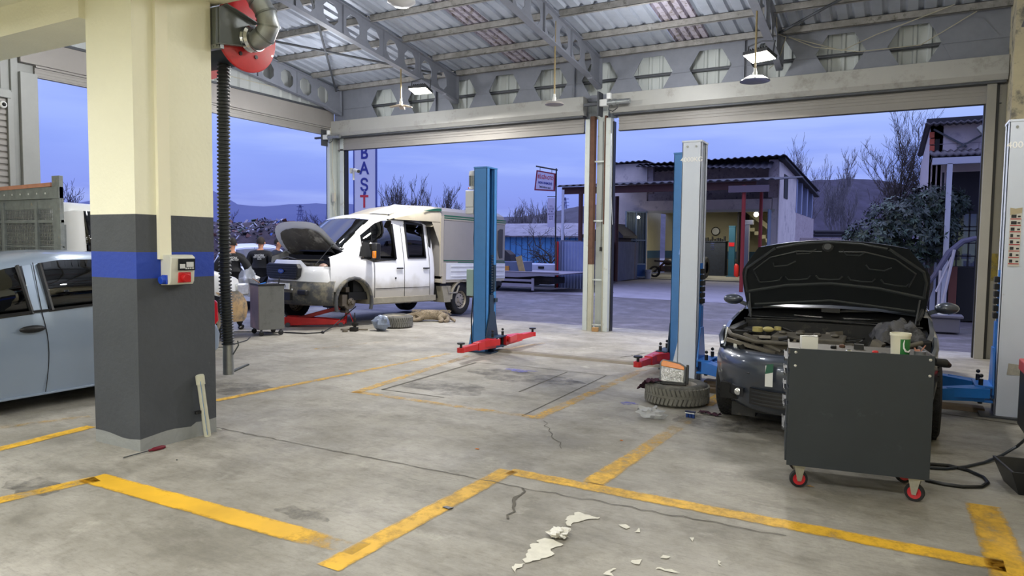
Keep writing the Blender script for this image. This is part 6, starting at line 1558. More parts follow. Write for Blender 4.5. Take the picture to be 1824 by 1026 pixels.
m = MB(); m.bar((-.6, 0, .3), (-.1, 0, .75), .08, .1); m.bar((.6, 0, .3), (.4, 0, 1.0), .06, .08); m.ball((.12, 0, .8), (.3, .15, .16), 12, 8); m.box(-.3, -.15, .3, .25, .15, .6); m.bar((-.6, 0, .85), (.0, 0, .82), .22, .1); m.bar((.38, -.35, 1.05), (.38, .35, 1.05), .03, .03); m.build('frame_and_tank', M('moto_dark', '#241a1a', .5, 0, .5, 6, spots=('#6b2c20', 5), sdist=(.55, .6)), t, bev=.01)
t = thing('bucket', 'white plastic bucket at the workshop door leaf', 'bucket', (inn(1158, 490, YF).x, YF-.3, 0)); m = MB(); m.lathe((0, 0, 0), [(.13, 0), (.17, .42), (.18, .42), (.18, .45)], n=18); m.build('pail', M('bucket_white', '#a3a6b2', .5), t); m = MB(); m.tube([(-.17, 0, .4), (-.1, -.14, .3), (.1, -.14, .3), (.17, 0, .4)], .008, 6); m.build('handle', STEEL_D, t)
m = MB(); a = inn(1240, 380, YB-.2); 
m.prism([(inn(1300, 385, YB-2).x, inn(1300, 385, YB-2).z+.9), (xrr-.3, 1.6), (xrr-.3, 1.9), (inn(1300, 385, YB-2).x, inn(1300, 385, YB-2).z+1.2)], 'y', YB-2, YB-1.2); 
for k in range(7): x = inn(1315, 400, YB-2).x+k*.3; m.box(x, YB-2.02, 2.9-k*.2, x+.3, YB-1.18, 3.1-k*.2)
m.build('stair', IW, WS, sm=0)
# small dark roof behind the fence and rails by the hill
sh2 = thing('fence_hut', 'small dark hut roof peeking over the corrugated fence', 'hut', (0, 0, 0)); m = MB(); p = at(1093, 398, Y=31.5); q = at(1114, 420, Y=31.5); m.prism([(p.x-1.6, q.z), (p.x, p.z), (q.x, q.z), (q.x, q.z-.1), (p.x-1.6, q.z-.1)], 'y', 31.2, 33.2); m.build('roof', RF, sh2); m = MB(); m.box(p.x-1.3, 31.4, 0, p.x+.35, 33, q.z); m.build('wall', M('hut_dark', '#3a3542', .8), sh2)
t = thing('rail_stack', 'dark horizontal pipes stacked beside the old workshop', 'pipes', (0, 0, 0)); m = MB()
for py in (413, 419): a = far(1450, py, 30); b = far(1512, py, 30); m.tube([a, b], .07, 8)
m.build('pipe', M('eave_dark', '#23222a'), t); m = MB(); a = far(1480, 422, 30); m.box(a.x-1.2, a.y-.3, 0, a.x+1, a.y+.5, a.z-.05); m.build('base_block', BRK, t)
# ---- house at the right
HS = thing('block_house', 'grey block house with a white porch beam and lit window', 'house', (0, 0, 0)); YH = 19.0
def hp(px, py, Y=None): return at(px, py, Y=Y or YH)
hx0 = hp(1655, 300).x; BW = M('house_block', '#b4a9ad', .9, 0, .1, 3, spots=('#8e868e', 3))
z5 = hp(1660, 222).z; z3 = hp(1700, 275).z
m = MB(); m.box(hx0, YH, z3-.4, 4, YH+.25, z5); m.box(hx0, YH, z3-2.0, hx0+.25, YH+9, z5); m.build('upper_wall', BW, HS, sm=0)
m = MB(); gw = M('mortar_line', '#857c84', .9)
for k in range(int((z5-z3-.1)/.22)): z = z3+.02+k*.22; m.box(hx0, YH-.006, z, 3, YH, z+.012)
r_ = random.Random(2)
for k in range(int((z5-z3-.1)/.22)-1):
    for j in range(8): x = hx0+.1+j*.42+(k % 2)*.2; z = z3+.02+k*.22; m.box(x, YH-.006, z, x+.01, YH, z+.22)
m.build('mortar', gw, HS, sm=0)
m = MB()
for py in (240, 252, 264): p = hp(1661, py); m.box(p.x-.06, YH-.02, p.z-.07, p.x+.04, YH, p.z+.06)
m.build('red_brick', M('brick_orange', '#a8503c', .8), HS)
m = MB(); p = hp(1666, 248); q = hp(1673, 268); m.box(p.x, YH-.02, q.z, q.x, YH, p.z); m.build('small_window', DARK, HS)
m = MB(); a = hp(1663, 231); b = hp(1722, 262); m.bar((a.x, YH-.05, a.z), (b.x, YH-.05, b.z), .03, .04); a = hp(1748, 242); b = hp(1705, 265); m.bar((a.x, YH-.08, a.z), (b.x, YH-.08, b.z), .03, .04); m.build('diagonal_brace', STEEL_D, HS)
m = MB(); a = hp(1743, 226, YH-.3); m.bar((a.x, YH-.3, a.z), (a.x+.16, YH-.3, a.z-.2), .2, .1); m.build('wall_floodlight', M('lamp_dim', '#9a9a90', .4), HS)
RFH = M('tile_dark', '#4a464c', .8, 0, .2, 3)
def hroof(xa, xb, ya, yb, za, zb_, nm, per=.13, d=.022):
    m = MB(); a = []; x = xa
    while x < xb:
        for k in range(4): a.append((x+per*k/4, d*sin(2*pi*k/4)))
        x += per
    m.grid([[(x, ya, za+dz) for x, dz in a], [(x, yb, zb_+dz) for x, dz in a]]); o = m.build(nm, RFH, HS, sm=60); o.modifiers.new('thick', 'SOLIDIFY').thickness = .04
hroof(hx0-.12, 4, YH-.3, YH+9, hp(1700, 216, YH-.3).z, z5+.35, 'top_roof'); hroof(hp(1657, 280, 18).x, 4, 17.9, YH, at(1700, 274, Y=17.9).z, z3+.1, 'porch_roof')
m = MB(); m.box(hx0-.1, YH-.25, z5-.02, 4, YH-.2, z5+.1); m.box(hp(1660, 280, 18).x, 18, hp(1700, 280, 18).z, 4, 18.9, hp(1700, 276, 18).z); m.build('fascia_board', M('eave_dark', '#23222a'), HS)
WB = M('porch_white', '#9c9fb0', .6)
m = MB(); a = at(1661, 289, Y=17.6); b = at(1748, 281, Y=17.6); m.box(a.x, 17.6, a.z-.05, 4, 17.75, a.z+.09); m.build('porch_beam', WB, HS)
m = MB(); p = at(1692, 300, Y=17.6); m.box(p.x-.05, 17.6, -.03, p.x+.05, 17.7, a.z-.04); p = at(1672, 300, Y=18.4); m.box(p.x-.05, 18.4, -.03, p.x+.05, 18.5, 2.0); m.build('porch_post', WB, HS)
# lower wall, window grid and lit room
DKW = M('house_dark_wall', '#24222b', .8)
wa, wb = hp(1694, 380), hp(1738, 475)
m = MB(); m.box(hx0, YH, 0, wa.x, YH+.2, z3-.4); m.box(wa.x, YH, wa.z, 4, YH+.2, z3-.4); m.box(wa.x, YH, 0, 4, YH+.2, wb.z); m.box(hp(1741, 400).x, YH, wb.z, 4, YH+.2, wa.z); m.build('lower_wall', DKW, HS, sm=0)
m = MB()
for px in (1694, 1706, 1727, 1741): x = hp(px, 400).x; m.box(x-.015, YH-.04, wb.z, x+.015, YH, wa.z)
for py in (380, 404, 411, 433, 456, 475): z = hp(1700, py).z; m.box(wa.x, YH-.04, z-.015, hp(1741, 400).x, YH, z+.015)
wf = m.build('window_frame', M('frame_black', '#17151b', .6), HS)
m = MB(); m.box(wa.x, YH+.02, wb.z, hp(1741, 400).x, YH+.03, wa.z); m.build('window_pane', CLR, wf)
m = MB(); m.box(hx0+.26, YH+2.6, 0, 4, YH+2.7, 3); m.box(hx0+.26, YH+.2, 2.6, 4, YH+2.6, 2.7); m.build('room_wall', M('room_wall', '#a29d8c', .8, 0, .2, 2), HS, sm=0)
m = MB(); r_ = random.Random(8)
for k in range(14): x = wa.x+r_.uniform(-.1, .6); z = r_.uniform(.8, 1.6); m.box(x, YH+.8, z, x+r_.uniform(.05, .2), YH+1.0, z+r_.uniform(.05, .3))
m.box(wa.x, YH+.6, .0, 3, YH+1.2, 1.05); m.build('room_clutter', M('clutter_yellow', '#8d8a3a', .7, 0, .5, 5, spots=('#20242a', 4), sdist=(.45, .5)), HS)
area('house_lamp', (wa.x+.3, YH+1.2, 2.5), (0, 0, 0), .4, .4, 28, (1, .97, .7))
m = MB(); a = hp(1692, 475, 18.7); b = hp(1704, 512, 18.7); m.box(a.x, 18.7, 0, b.x, 18.9, a.z); m.build('brown_door', M('door_brown', '#5c3128', .7), HS); m = MB(); a = hp(1706, 477, 18.8); m.box(a.x, 18.8, 0, 3, 18.95, a.z); m.build('dark_counter', DARK, HS)
m = MB()
for px in (1658, 1667, 1676, 1683): x = hp(px, 300, 18.7).x; m.box(x, 18.7, 2.6, x+.03, 18.72, z3-.1)
m.build('slat_screen', BRK, HS)
# ---- evergreen bush
LG = [M('leaf_dark_green', '#26332a', .5), M('leaf_mid_green', '#344636', .5), M('leaf_deep', '#1f2b28', .6)]
def bush(base, blobs, n, seed, lb, leaf=.12, nm='evergreen_bush'):
    t = thing(nm, lb, 'bush', base); r = random.Random(seed); m = MB()
    for c, R in blobs:
        c = Vector(c); R = [q*.72 for q in R]
        for k in range(int(n*R[0]*R[2])):
            d = Vector((r.gauss(0, 1), r.gauss(0, 1), r.gauss(0, 1))).normalized(); q = r.uniform(.55, 1.05); p = c+Vector((d.x*R[0]*q, d.y*R[1]*q, d.z*R[2]*q)); out = (d+Vector((0, 0, .2))).normalized()
            m.mi = r.choices((0, 1, 2), (5, 3, 4))[0]
            for j in range(6):
                a = 2*pi*j/6+r.random(); o = out.orthogonal().normalized(); o = Matrix.Rotation(a, 3, out) @ o; u = (o+out*r.uniform(.1, .6)+Vector((0, 0, -.35))).normalized(); L_ = leaf*r.uniform(.7, 1.2); s_ = u.cross(out).normalized()*L_*.17
                m.poly([p, p+u*L_*.5+s_, p+u*L_, p+u*L_*.5-s_])
    f = m.build('foliage', LG, t, sm=0); f['kind'] = 'stuff'
    m = MB()
    for k in range(9):
        c, R = blobs[k % len(blobs)]; P = [Vector((r.uniform(-.15, .15), r.uniform(-.1, .1), 0))]
        for q in (.3, .6, 1): P.append(P[0].lerp(Vector(c), q)+Vector((r.uniform(-.15, .15), 0, 0)))
        m.tube(P, [.05, .04, .03, .015], 6)
    m.build('stems', BARK, t); return t
bb = far(1625, 520, 15.4)
def bo_(px, py, D=15.4): p = far(px, py, D); return (p.x-bb.x, p.y-bb.y, p.z)
bush((bb.x, bb.y, 0), [(bo_(1665, 358), (.85, .7, .55)), (bo_(1600, 385), (.95, .8, .6)), (bo_(1560, 420), (.95, .8, .5)), (bo_(1625, 420), (.9, .8, .75)), (bo_(1680, 405), (.5, .6, .6)), (bo_(1535, 445), (.6, .6, .3)), (bo_(1700, 365), (.45, .5, .35)), (bo_(1600, 460), (.9, .6, .5)), (bo_(1672, 440), (.4, .4, .5))], 1000, 3, 'big dark evergreen bush between the dark car bonnet and the block house')
m = MB(); r_ = random.Random(9)
for k in range(1500):
    p = far(r_.uniform(1630, 1712), r_.uniform(512, 548), 18); p = Vector((p.x, p.y, 0)); p = gp(r_.uniform(1632, 1706), r_.uniform(520, 551)); h_ = r_.uniform(.05, .16); a = r_.uniform(0, 6); m.poly([(p[0], p[1], 0), (p[0]+.03*cos(a), p[1]+.03*sin(a), 0), (p[0]+.05*cos(a+1), p[1]+.05*sin(a+1), h_)])
tag(m.build('grass_patch', M('grass_green', '#4a7a30', .8), sm=0), 'patch of green grass under the evergreen bush', 'grass', kind='stuff')
# leaning poles
for i, (A_, B_, r__) in enumerate([((1671, 545), (1700, 445), .03), ((1667, 520), (1695, 458), .02), ((1671, 537), (1675, 482), .028)]):
    a = at(*A_, Y=16.6+i*.1); b = at(*B_, Y=16.9+i*.1); a.z = max(a.z, 0) if i == 1 else 0; m = MB(); m.tube([a, b], r__, 8)
    tag(m.build('leaning_pole', M('pole_weathered', '#8d8a94', .7)), ('long pale pole leaning by the bush', 'thin crossing stick low on the leaning poles', 'short upright stick among the leaning poles')[i], 'pole')
m = MB(); q = at(1636, 530, Y=17.2); P = [Vector((q.x, 17.2, 0)), at(1640, 520, Y=17.2), at(1665, 490, Y=17.2), at(1690, 450, Y=17.3), at(1715, 430, Y=17.4), at(1740, 424, Y=17.4)]; m.tube(P, [.04, .04, .05, .06, .06, .05], 8); tag(m.build('bent_trunk', M('trunk_bluegrey', '#4f4e62', .9)), 'bent grey tree trunk arching before the lit window', 'trunk')
p = at(1681, 522, Y=16.1); t = thing('white_jug', 'white plastic jug standing on the low stone block by the bush', 'jug', (p.x, 16.1, .33)); m = MB(); m.lathe((0, 0, 0), [(.09, 0), (.1, .03), (.09, .14), (.04, .2)], n=16); m.build('body', WHITE, t); m = MB(); m.tube([(.05, 0, .18), (.1, 0, .22), (.12, 0, .12)], .014, 6); m.build('handle', WHITE, t)
m = MB(); p = at(1690, 545, Y=15.9); m.box(p.x-.3, 15.9, 0, p.x+.2, 16.3, .28); m.box(p.x-.35, 15.85, .28, p.x+.25, 16.35, .33); tag(m.build('garden_bench', M('bench_stone', '#55535a', .8), bev=.01), 'low grey stone block beside the grass patch', 'block')
# ================================================================ people and dog
def skin_mesh(name, J, E, mat, parent, sub=1, root=0):
    me = bpy.data.meshes.new(name); me.from_pydata([j[:3] for j in J], E, []); o = bpy.data.objects.new(name, me); C.objects.link(o)
    md = o.modifiers.new('skin', 'SKIN'); md.use_smooth_shade = True; md.branch_smoothing = .6
    ly = me.skin_vertices[0].data if me.skin_vertices else None
    if ly is None:
        import bmesh
        bm = bmesh.new(); bm.from_mesh(me); bm.verts.layers.skin.verify(); bm.to_mesh(me); bm.free(); ly = me.skin_vertices[0].data
    for k, j in enumerate(J):
        r = j[3] if isinstance(j[3], tuple) else (j[3], j[3]); ly[k].radius = r; ly[k].use_root = k == root
    s = o.modifiers.new('sub', 'SUBSURF'); s.levels = s.render_levels = sub
    me.materials.append(mat); bpy.context.view_layer.update()
    dg = bpy.context.evaluated_depsgraph_get(); nm = bpy.data.meshes.new_from_object(o.evaluated_get(dg)); nm.name = name; o.modifiers.clear(); o.data = nm; o.name = name
    nm.polygons.foreach_set('use_smooth', [True]*len(nm.polygons)); 
    if parent: o.parent = parent
    return o
JACK = M('jacket_black', '#101218', .8, 0, .15, 8, bump=.3); TRO = M('trousers_dark', '#16181f', .85, 0, .15, 9)
def man(loc, rz, lb, hair, h=1.72, arms=((.27, .02), (.27, .02)), turn=0, jack=JACK, bald=0, lean=0, writ=None):
    t = thing('person', lb, 'person', loc, rz); s = h/1.75
    # faces +y ; viewer sees the back when rz ~ 0
    def S(x, y, z, r): return (x*s, y*s+lean*max(0, z-.9), z*s, (r[0]*s, r[1]*s) if isinstance(r, tuple) else r*s)
    J = [S(0, 0, .95, (.15, .1)), S(0, .0, 1.12, (.13, .095)), S(0, -.01, 1.3, (.155, .11)), S(0, -.01, 1.43, (.13, .09)), S(0, .0, 1.51, .056), S(0, .02, 1.57, .058)]
    E = [(0, 1), (1, 2), (2, 3), (3, 4), (4, 5)]
    J += [S(0, .03, 1.64, (.078, .092)), S(0, .025, 1.70, (.074, .088)), S(0, .02, 1.735, .045)]; E += [(5, 6), (6, 7), (7, 8)]
    hands = []
    for i, sd in enumerate((-1, 1)):
        b = len(J); el, wr = arms[i]
        J += [S(sd*.19, -.01, 1.42, .06), S(sd*(el), -.02, 1.14, .042), S(sd*(el-.01), .06+wr, .92, .034), S(sd*(el-.02), .08+wr, .86, (.022, .04)), S(sd*(el-.02), .09+wr, .81, (.018, .036))]
        E += [(3, b), (b, b+1), (b+1, b+2), (b+2, b+3), (b+3, b+4)]
        base = Vector(J[b+4][:3]); hands.append(base)
        for k in range(4):
            c = len(J); oy = (-.027+.018*k)*s; ln = (.034, .042, .038, .028)[k]*s
            J += [(base.x, base.y+oy, base.z-.02*s, .0095*s), (base.x-sd*.012*s, base.y+oy+.004, base.z-.02*s-ln, .0085*s), (base.x-sd*.026*s, base.y+oy+.006, base.z-.025*s-ln*1.6, .0075*s)]; E += [(b+4, c), (c, c+1), (c+1, c+2)]
        c = len(J); J += [(base.x, base.y+.045*s, base.z+.03*s, .011*s), (base.x-sd*.012*s, base.y+.06*s, base.z-.005*s, .009*s)]; E += [(b+3, c), (c, c+1)]
        b = len(J); J += [S(sd*.1, 0, .86, .085), S(sd*.12, .02, .48, .058), S(sd*.13, -.02, .1, .04), S(sd*.135, .09, .045, (.035, .045)), S(sd*.14, .17, .03, (.025, .045))]; E += [(0, b), (b, b+1), (b+1, b+2), (b+2, b+3), (b+3, b+4)]
    body = skin_mesh('body', J, E, SKIN, t, 1)
    body.data.materials.append(jack); body.data.materials.append(TRO)
    for f in body.data.polygons:
        c_ = f.center
        if c_.z > .9*s and (c_.z < 1.47*s or (abs(c_.x) > .075*s and c_.z < 1.57*s)): f.material_index = 1
        elif c_.z < .92*s and abs(c_.x) < .2*s: f.material_index = 2
    # clothing: slightly larger skins following the body
    c = lambda j, k: (j[0], j[1], j[2], tuple(q+k*s for q in (j[3] if isinstance(j[3], tuple) else (j[3], j[3]))))
    JJ = [c(J[0], .05), c(J[1], .055), c(J[2], .045), c(J[3], .04), (J[4][0], J[4][1], J[4][2]-.02*s, (.07*s, .07*s))]; EE = [(0, 1), (1, 2), (2, 3), (3, 4)]
    lo = (J[0][0], J[0][1], .84*s, (.175*s, .125*s)); JJ.append(lo); EE.append((0, 5))
    for i in (0, 1):
        b0 = 9+i*(5+12+2+5); b = len(JJ)
        JJ += [c(J[b0], .042), c(J[b0+1], .042), (J[b0+2][0], J[b0+2][1], J[b0+2][2]+.01, (.058*s, .058*s))]; EE += [(3, b), (b, b+1), (b+1, b+2)]
    skin_mesh('jacket', JJ, EE, jack, t, 1)
    JT = [(0, 0, .93*s, (.165*s, .115*s))]; ET = []
    for i in (0, 1):
        b0 = 9+i*(5+12+2+5)+5+12+2; b = len(JT); JT += [c(J[b0], .022), c(J[b0+1], .025), (J[b0+2][0], J[b0+2][1], J[b0+2][2]-.02, (.062*s, .062*s))]; ET += [(0, b), (b, b+1), (b+1, b+2)]
    skin_mesh('trousers', JT, ET, TRO, t, 1)
    for sd in (-1, 1):
        m = MB(); m.ball((sd*.135*s, .07*s, .045*s), (.055*s, .14*s, .05*s), 12, 6); m.build('shoe', BLACK, t)
    # head details
    hz = 1.655*s; hy = .028*s+lean*.75; hd = bpy.data.objects.new('head_details', None)
    m = MB(); cy_ = hy-.012
    R = []
    for a in range(8):
        el = pi/2*(1-a/7*1.25) if True else 0; row = []
        for b in range(20):
            az = 2*pi*b/20; front = max(0, sin(az)); e2 = max(el, .55*front+(-.45 if front < .3 else .2*front)) if a > 2 else el
            rr_ = 1.06; row.append((.082*s*cos(e2)*cos(az)*rr_, cy_+.097*s*cos(e2)*sin(az)*rr_, hz+.012+.105*s*sin(e2)*rr_))
        R.append(row)
    if bald: R = R[3:]
    m.grid(R, True); m.build('hair', hair, t, sm=70)
    m = MB()
    for sd in (-1, 1): m.ball((sd*.083*s, hy-.005, hz-.02*s), (.014*s, .02*s, .032*s), 8, 6)
    m.ball((0, hy+.105*s, hz-.03*s), (.014*s, .02*s, .026*s), 8, 6); m.build('ears_and_nose', SKIN, t)
    m = MB()
    for sd in (-1, 1): m.ball((sd*.032*s, hy+.087*s, hz+.0*s), (.012*s, .008*s, .007*s), 8, 6)
    m.build('eye', WHITE, t)
    m = MB(); m.bar((-.025*s, hy+.09*s, hz-.07*s), (.025*s, hy+.09*s, hz-.07*s), .008, .008); m.build('mouth', M('lips', '#8a5148', .5), t)
    if writ:
        for k, (tx, sz) in enumerate(writ):
            o = text('jacket_print', tx, sz, WHITE, t, Matrix.Translation((.03, -.158*s, (1.385-.04*k)*s)) @ Matrix.Rotation(pi/2, 4, 'X'), .004, sx=.85)
    return t
HR = M('hair_dark', '#1a1512', .8)
man((-11.35, 10.05, 0), RD(28), 'person in a black jacket with white back print, standing between cart and van', M('hair_short_brown', '#2b211c', .8), 1.69, arms=((.27, .05), (.27, .05)), bald=0, writ=(('SANTÜRK', .05), ('OTOMOTİV', .05), ('SERVİS', .032)))
man((-10.62, 8.75, 0), RD(38), 'person in a black jacket partly behind the exhaust hose', HR, 1.66, arms=((.30, .0), (.32, .0)), writ=(('SANTÜRK', .05), ('OTOMOTİV', .05)))
man((-12.1, 11.15, 0), RD(-60), 'person in dark clothes seen sideways, half hidden by the raised van bonnet', HR, 1.68, arms=((.25, .05), (.25, .05)), jack=M('jacket_navy', '#1d2230', .8, 0, .2, 9), lean=.05)
# plastic sheet carried by the second person
def crumple(name, loc, R, mat, lb, cat, seed, n=18, m_=10, jit=.5, rz=0):
    m = MB(); rows = []
    for a in range(m_+1):
        t_ = -pi/2+pi*a/m_; row = []
        for b in range(n):
            f = 2*pi*b/n; d = Vector((cos(t_)*cos(f), cos(t_)*sin(f), sin(t_))); k = 1+jit*NZ.noise(d*2.1+Vector((seed, 0, seed)))+jit*.5*NZ.noise(d*5.3+Vector((0, seed, 1)))
            row.append((d.x*R[0]*k, d.y*R[1]*k, max(-R[2]*.96, d.z*R[2]*k)+R[2]))
        rows.append(row)
    m.grid(rows, True); o = m.build(name, mat, sm=25); o.location = loc; o.rotation_euler = (0, 0, rz); return tag(o, lb, cat)
PLA = film('clear_plastic_sheet', '#b4bac6', .45)
crumple('plastic_sheet', (-10.18, 8.72, .62), (.16, .14, .24), PLA, 'crumpled clear plastic sheet held in the hand of the man behind the hose', 'plastic sheet', 4, jit=.6)
# dog asleep on its side
FUR = M('fur_fawn', '#8c7f6b', .95, 0, .3, 14, bump=.8, bscale=60, spots=('#5f5245', 7), sdist=(.55, .68)); FURP = M('fur_pale', '#b3a48c', .95, 0, .2, 14, bump=.8, bscale=60)
p = Vector((*gp(765, 572), 0)); dog = thing('sleeping_dog', 'fawn shaggy dog asleep on its side behind the loose tyre', 'dog', p, RD(22))
J = [(-.20, 0, .14, (.14, .14)), (0, .0, .15, (.15, .145)), (.2, 0, .14, (.13, .135)), (.32, .02, .11, (.1, .1)), (-.34, -.01, .10, (.085, .09)), (-.44, -.04, .085, (.07, .075)), (-.53, -.09, .065, (.06, .055)), (-.61, -.13, .045, (.035, .035)), (-.66, -.15, .035, (.026, .026))]
E = [(0, 1), (1, 2), (2, 3), (0, 4), (4, 5), (5, 6), (6, 7), (7, 8)]
def leg(st, P):
    b = len(J); J.extend([(*q[:3], q[3]) for q in P]); E.append((st, b))
    for k in range(len(P)-1): E.append((b+k, b+k+1))
leg(0, [(-.22, -.12, .09, .075), (-.14, -.20, .06, .05), (-.24, -.25, .045, .036), (-.30, -.26, .035, .036)]); leg(0, [(-.26, -.1, .06, .06), (-.34, -.17, .04, .04), (-.27, -.22, .035, .032), (-.31, -.25, .03, .034)])
leg(3, [(.33, -.08, .11, .10), (.24, -.16, .075, .065), (.34, -.22, .045, .038), (.30, -.27, .035, .034), (.25, -.29, .035, .036)]); leg(3, [(.38, -.06, .06, .075), (.43, -.13, .045, .045), (.40, -.2, .035, .034), (.35, -.24, .03, .034)])
leg(3, [(.43, .05, .07, .03), (.50, -.02, .045, .034), (.55, -.08, .035, .03), (.56, -.15, .025, .02)])
skin_mesh('body', J, E, FUR, dog, 2)
m = MB(); m.ball((-.50, -.03, .13), (.03, .045, .012), 10, 6); m.ball((-.46, -.12, .05), (.028, .04, .012), 10, 6); m.build('ear', FURP, dog); m = MB(); m.ball((-.685, -.157, .038), .014, 8, 6); m.build('nose', BLACK, dog)
m = MB(); r_ = random.Random(1)
for k in range(700):
    u = r_.uniform(-.4, .42); a = r_.uniform(.1, pi-.1); y, z = cos(a)*.13, .11+sin(a)*.115; m.poly([(u, y, z), (u+.012, y, z), (u+.03, y*1.08, z+.018)])
o = m.build('fur_tufts', FURP, dog, sm=0); o['kind'] = 'stuff'
# ================================================================ smaller things on the floor
TRB = M('trolley_charcoal', '#2d3338', .55, .2, .12, 3, spots=('#3d4347', 5), sdist=(.6, .7), bump=.05)
tc_ = thing('tool_trolley', 'large charcoal metal tool trolley on red wheels in front of the dark car', 'tool trolley', (-.605, 4.93, 0), RD(8))
m = MB(); m.box(0, 0, .155, .835, .008, .94); tb_ = m.build('back_panel', TRB, tc_, bev=.002)
m = MB(); m.box(.02, .008, .16, .82, .48, .90); m.build('cabinet', TRB, tc_, bev=.004)
m = MB()
for k, (a, b) in enumerate(((.18, .42), (.43, .57), (.58, .68), (.69, .79), (.80, .89))): 
    m = MB(); m.box(-.012, .02, a, .02, .47, b-.01); d_r = m.build('drawer', TRB, tc_, bev=.003)
    m = MB(); m.box(-.035, .06, b-.045, -.012, .43, b-.03); m.box(-.035, .06, b-.045, -.03, .43, b-.02); m.build('drawer_handle', STEEL_D, d_r)
m = MB(); m.box(-.01, .008, .90, .83, .5, .915); m.box(-.012, .008, .915, 0, .5, .94); m.box(.82, .008, .915, .835, .5, .94); m.build('top_tray', M('tray_worn', '#4d4a45', .5, .4, .3, 9), tc_)
m = MB()
for x, z in ((.035, .915), (.035, .825), (.81, .915), (.81, .815)): m.lathe((x, 0, z), [(.009, 0), (.009, -.003), (.004, -.004)], 'y', 12)
m.build('screw', CHROME, tc_)
for (x, y, sw) in ((.08, .05, .25), (.765, .05, -.35), (.08, .43, .2), (.76, .43, .3)):
    cs = MB(); cs.box(x-.04, y-.035, .145, x+.04, y+.035, .155)
    for s in (-1, 1): cs.T = Matrix.Translation((x, y, 0)) @ Matrix.Rotation(sw, 4, 'Z'); cs.prism([(-.035, .148), (.035, .148), (.012, .045), (-.012, .045)], 'y', s*.022-.002, s*.022+.002)
    cs.T = None; c_ = cs.build('caster', M('caster_zinc', '#a8a595', .45, .6, .15, 20), tc_)
    w_ = MB(Matrix.Translation((x, y, 0)) @ Matrix.Rotation(sw, 4, 'Z')); w_.lathe((0, 0, .058), [(.04, -.016), (.056, -.016), (.058, -.01), (.058, .01), (.056, .016), (.04, .016)], 'y', 28, cap=False); w_.build('caster_wheel', RUB, c_)
    w_ = MB(Matrix.Translation((x, y, 0)) @ Matrix.Rotation(sw, 4, 'Z')); w_.lathe((0, 0, .058), [(.012, -.02), (.02, -.012), (.042, -.015), (.042, .015), (.02, .012), (.012, .02)], 'y', 24); w_.build('wheel_hub', M('hub_red', '#b5202a', .4), c_)
def ontr(x, y, z=.915): return Matrix.Translation((-.605, 4.93, 0)) @ Matrix.Rotation(RD(8), 4, 'Z') @ Vector((x, y, z))
t = thing('paper_box', 'small white open carton standing on the charcoal trolley', 'box', ontr(.12, .22), RD(15)); m = MB(); m.box(-.052, -.04, 0, .052, .04, .085); m.build('carton', M('carton_white', '#d9d8cf', .6), t, bev=.002)
m = MB(); m.poly([(-.052, -.04, .085), (.052, -.04, .087), (.052, -.0, .09), (-.05, -.0, .082)]); o = m.build('flap', M('carton_white', '#d9d8cf'), t); o.location.z = .003
t = thing('paint_pot', 'white plastic pot with a green label on the charcoal trolley', 'pot', ontr(.655, .1), RD(-20)); m = MB(); m.lathe((0, 0, 0), [(.052, 0), (.058, .13), (.062, .135), (.062, .15), (.056, .15), (.052, .02)], n=30, cap=False); m.lathe((0, 0, .015), [(.05, 0), (.05, .001)], n=24); m.build('pot_body', M('pot_ivory', '#d3d1bd', .5), t)
def band(m, r, a0, a1, z0, z1, n=10):
    m.grid([[(r(z)*cos(a0+(a1-a0)*k/n), r(z)*sin(a0+(a1-a0)*k/n), z) for k in range(n+1)] for z in (z0, z1)])
m = MB(); band(m, lambda z: .0528+.046*z, RD(-70), RD(35), .01, .115); m.build('green_label', M('label_green', '#1d6a30', .5), t, sm=60)
m = MB(); m.tube([(.0600*cos(RD(a)), .0600*sin(RD(a)), z) for a, z in ((-48, .11), (-52, .085), (-50, .06), (-38, .04), (-20, .035), (-5, .045))], [.003, .004, .005, .006, .006, .004], 6); m.build('white_swoosh', WHITE, t)
t = thing('tin_can', 'small dirty tin with brushes at the corner of the charcoal trolley', 'tin', ontr(.765, .09)); m = MB(); m.lathe((0, 0, 0), [(.035, 0), (.035, .035), (.037, .04)], n=20); m.build('can', M('tin_dull', '#8d9094', .4, .5, .2, 20), t); m = MB(); m.tube([(.0, 0, .03), (.03, 0, .08)], .004, 6); m.tube([(-.02, 0, .03), (-.03, .01, .06)], .005, 6); m.box(-.03, -.01, .035, .0, .01, .05); m.build('brush', M('brush_reddish', '#a5705c', .6), t)
m = MB(); r_ = random.Random(6); P = ontr(.45, .2)
bits = [(.28, .3, 'small dark socket', 'socket', BLACK), (.36, .12, 'round metal cap', 'cap', CHROME), (.44, .33, 'black relay block', 'block', BLACK), (.52, .15, 'red plastic clip', 'clip', RED), (.56, .07, 'flat black lid with a white rim', 'lid', BLACK), (.34, .38, 'rusty bolt', 'bolt', BROWN)]
for x, y, lb, ct, mt in bits:
    m = MB(); m.lathe((0, 0, 0), [(.018, 0), (.02, .012), (.015, .02)], n=12) if ct != 'block' else m.box(-.03, -.02, 0, .03, .02, .035); o = m.build(lb.split()[-1] if ct != 'lid' else 'lid', mt); o.location = ontr(x, y); tag(o, lb+' lying on top of the charcoal trolley', ct)
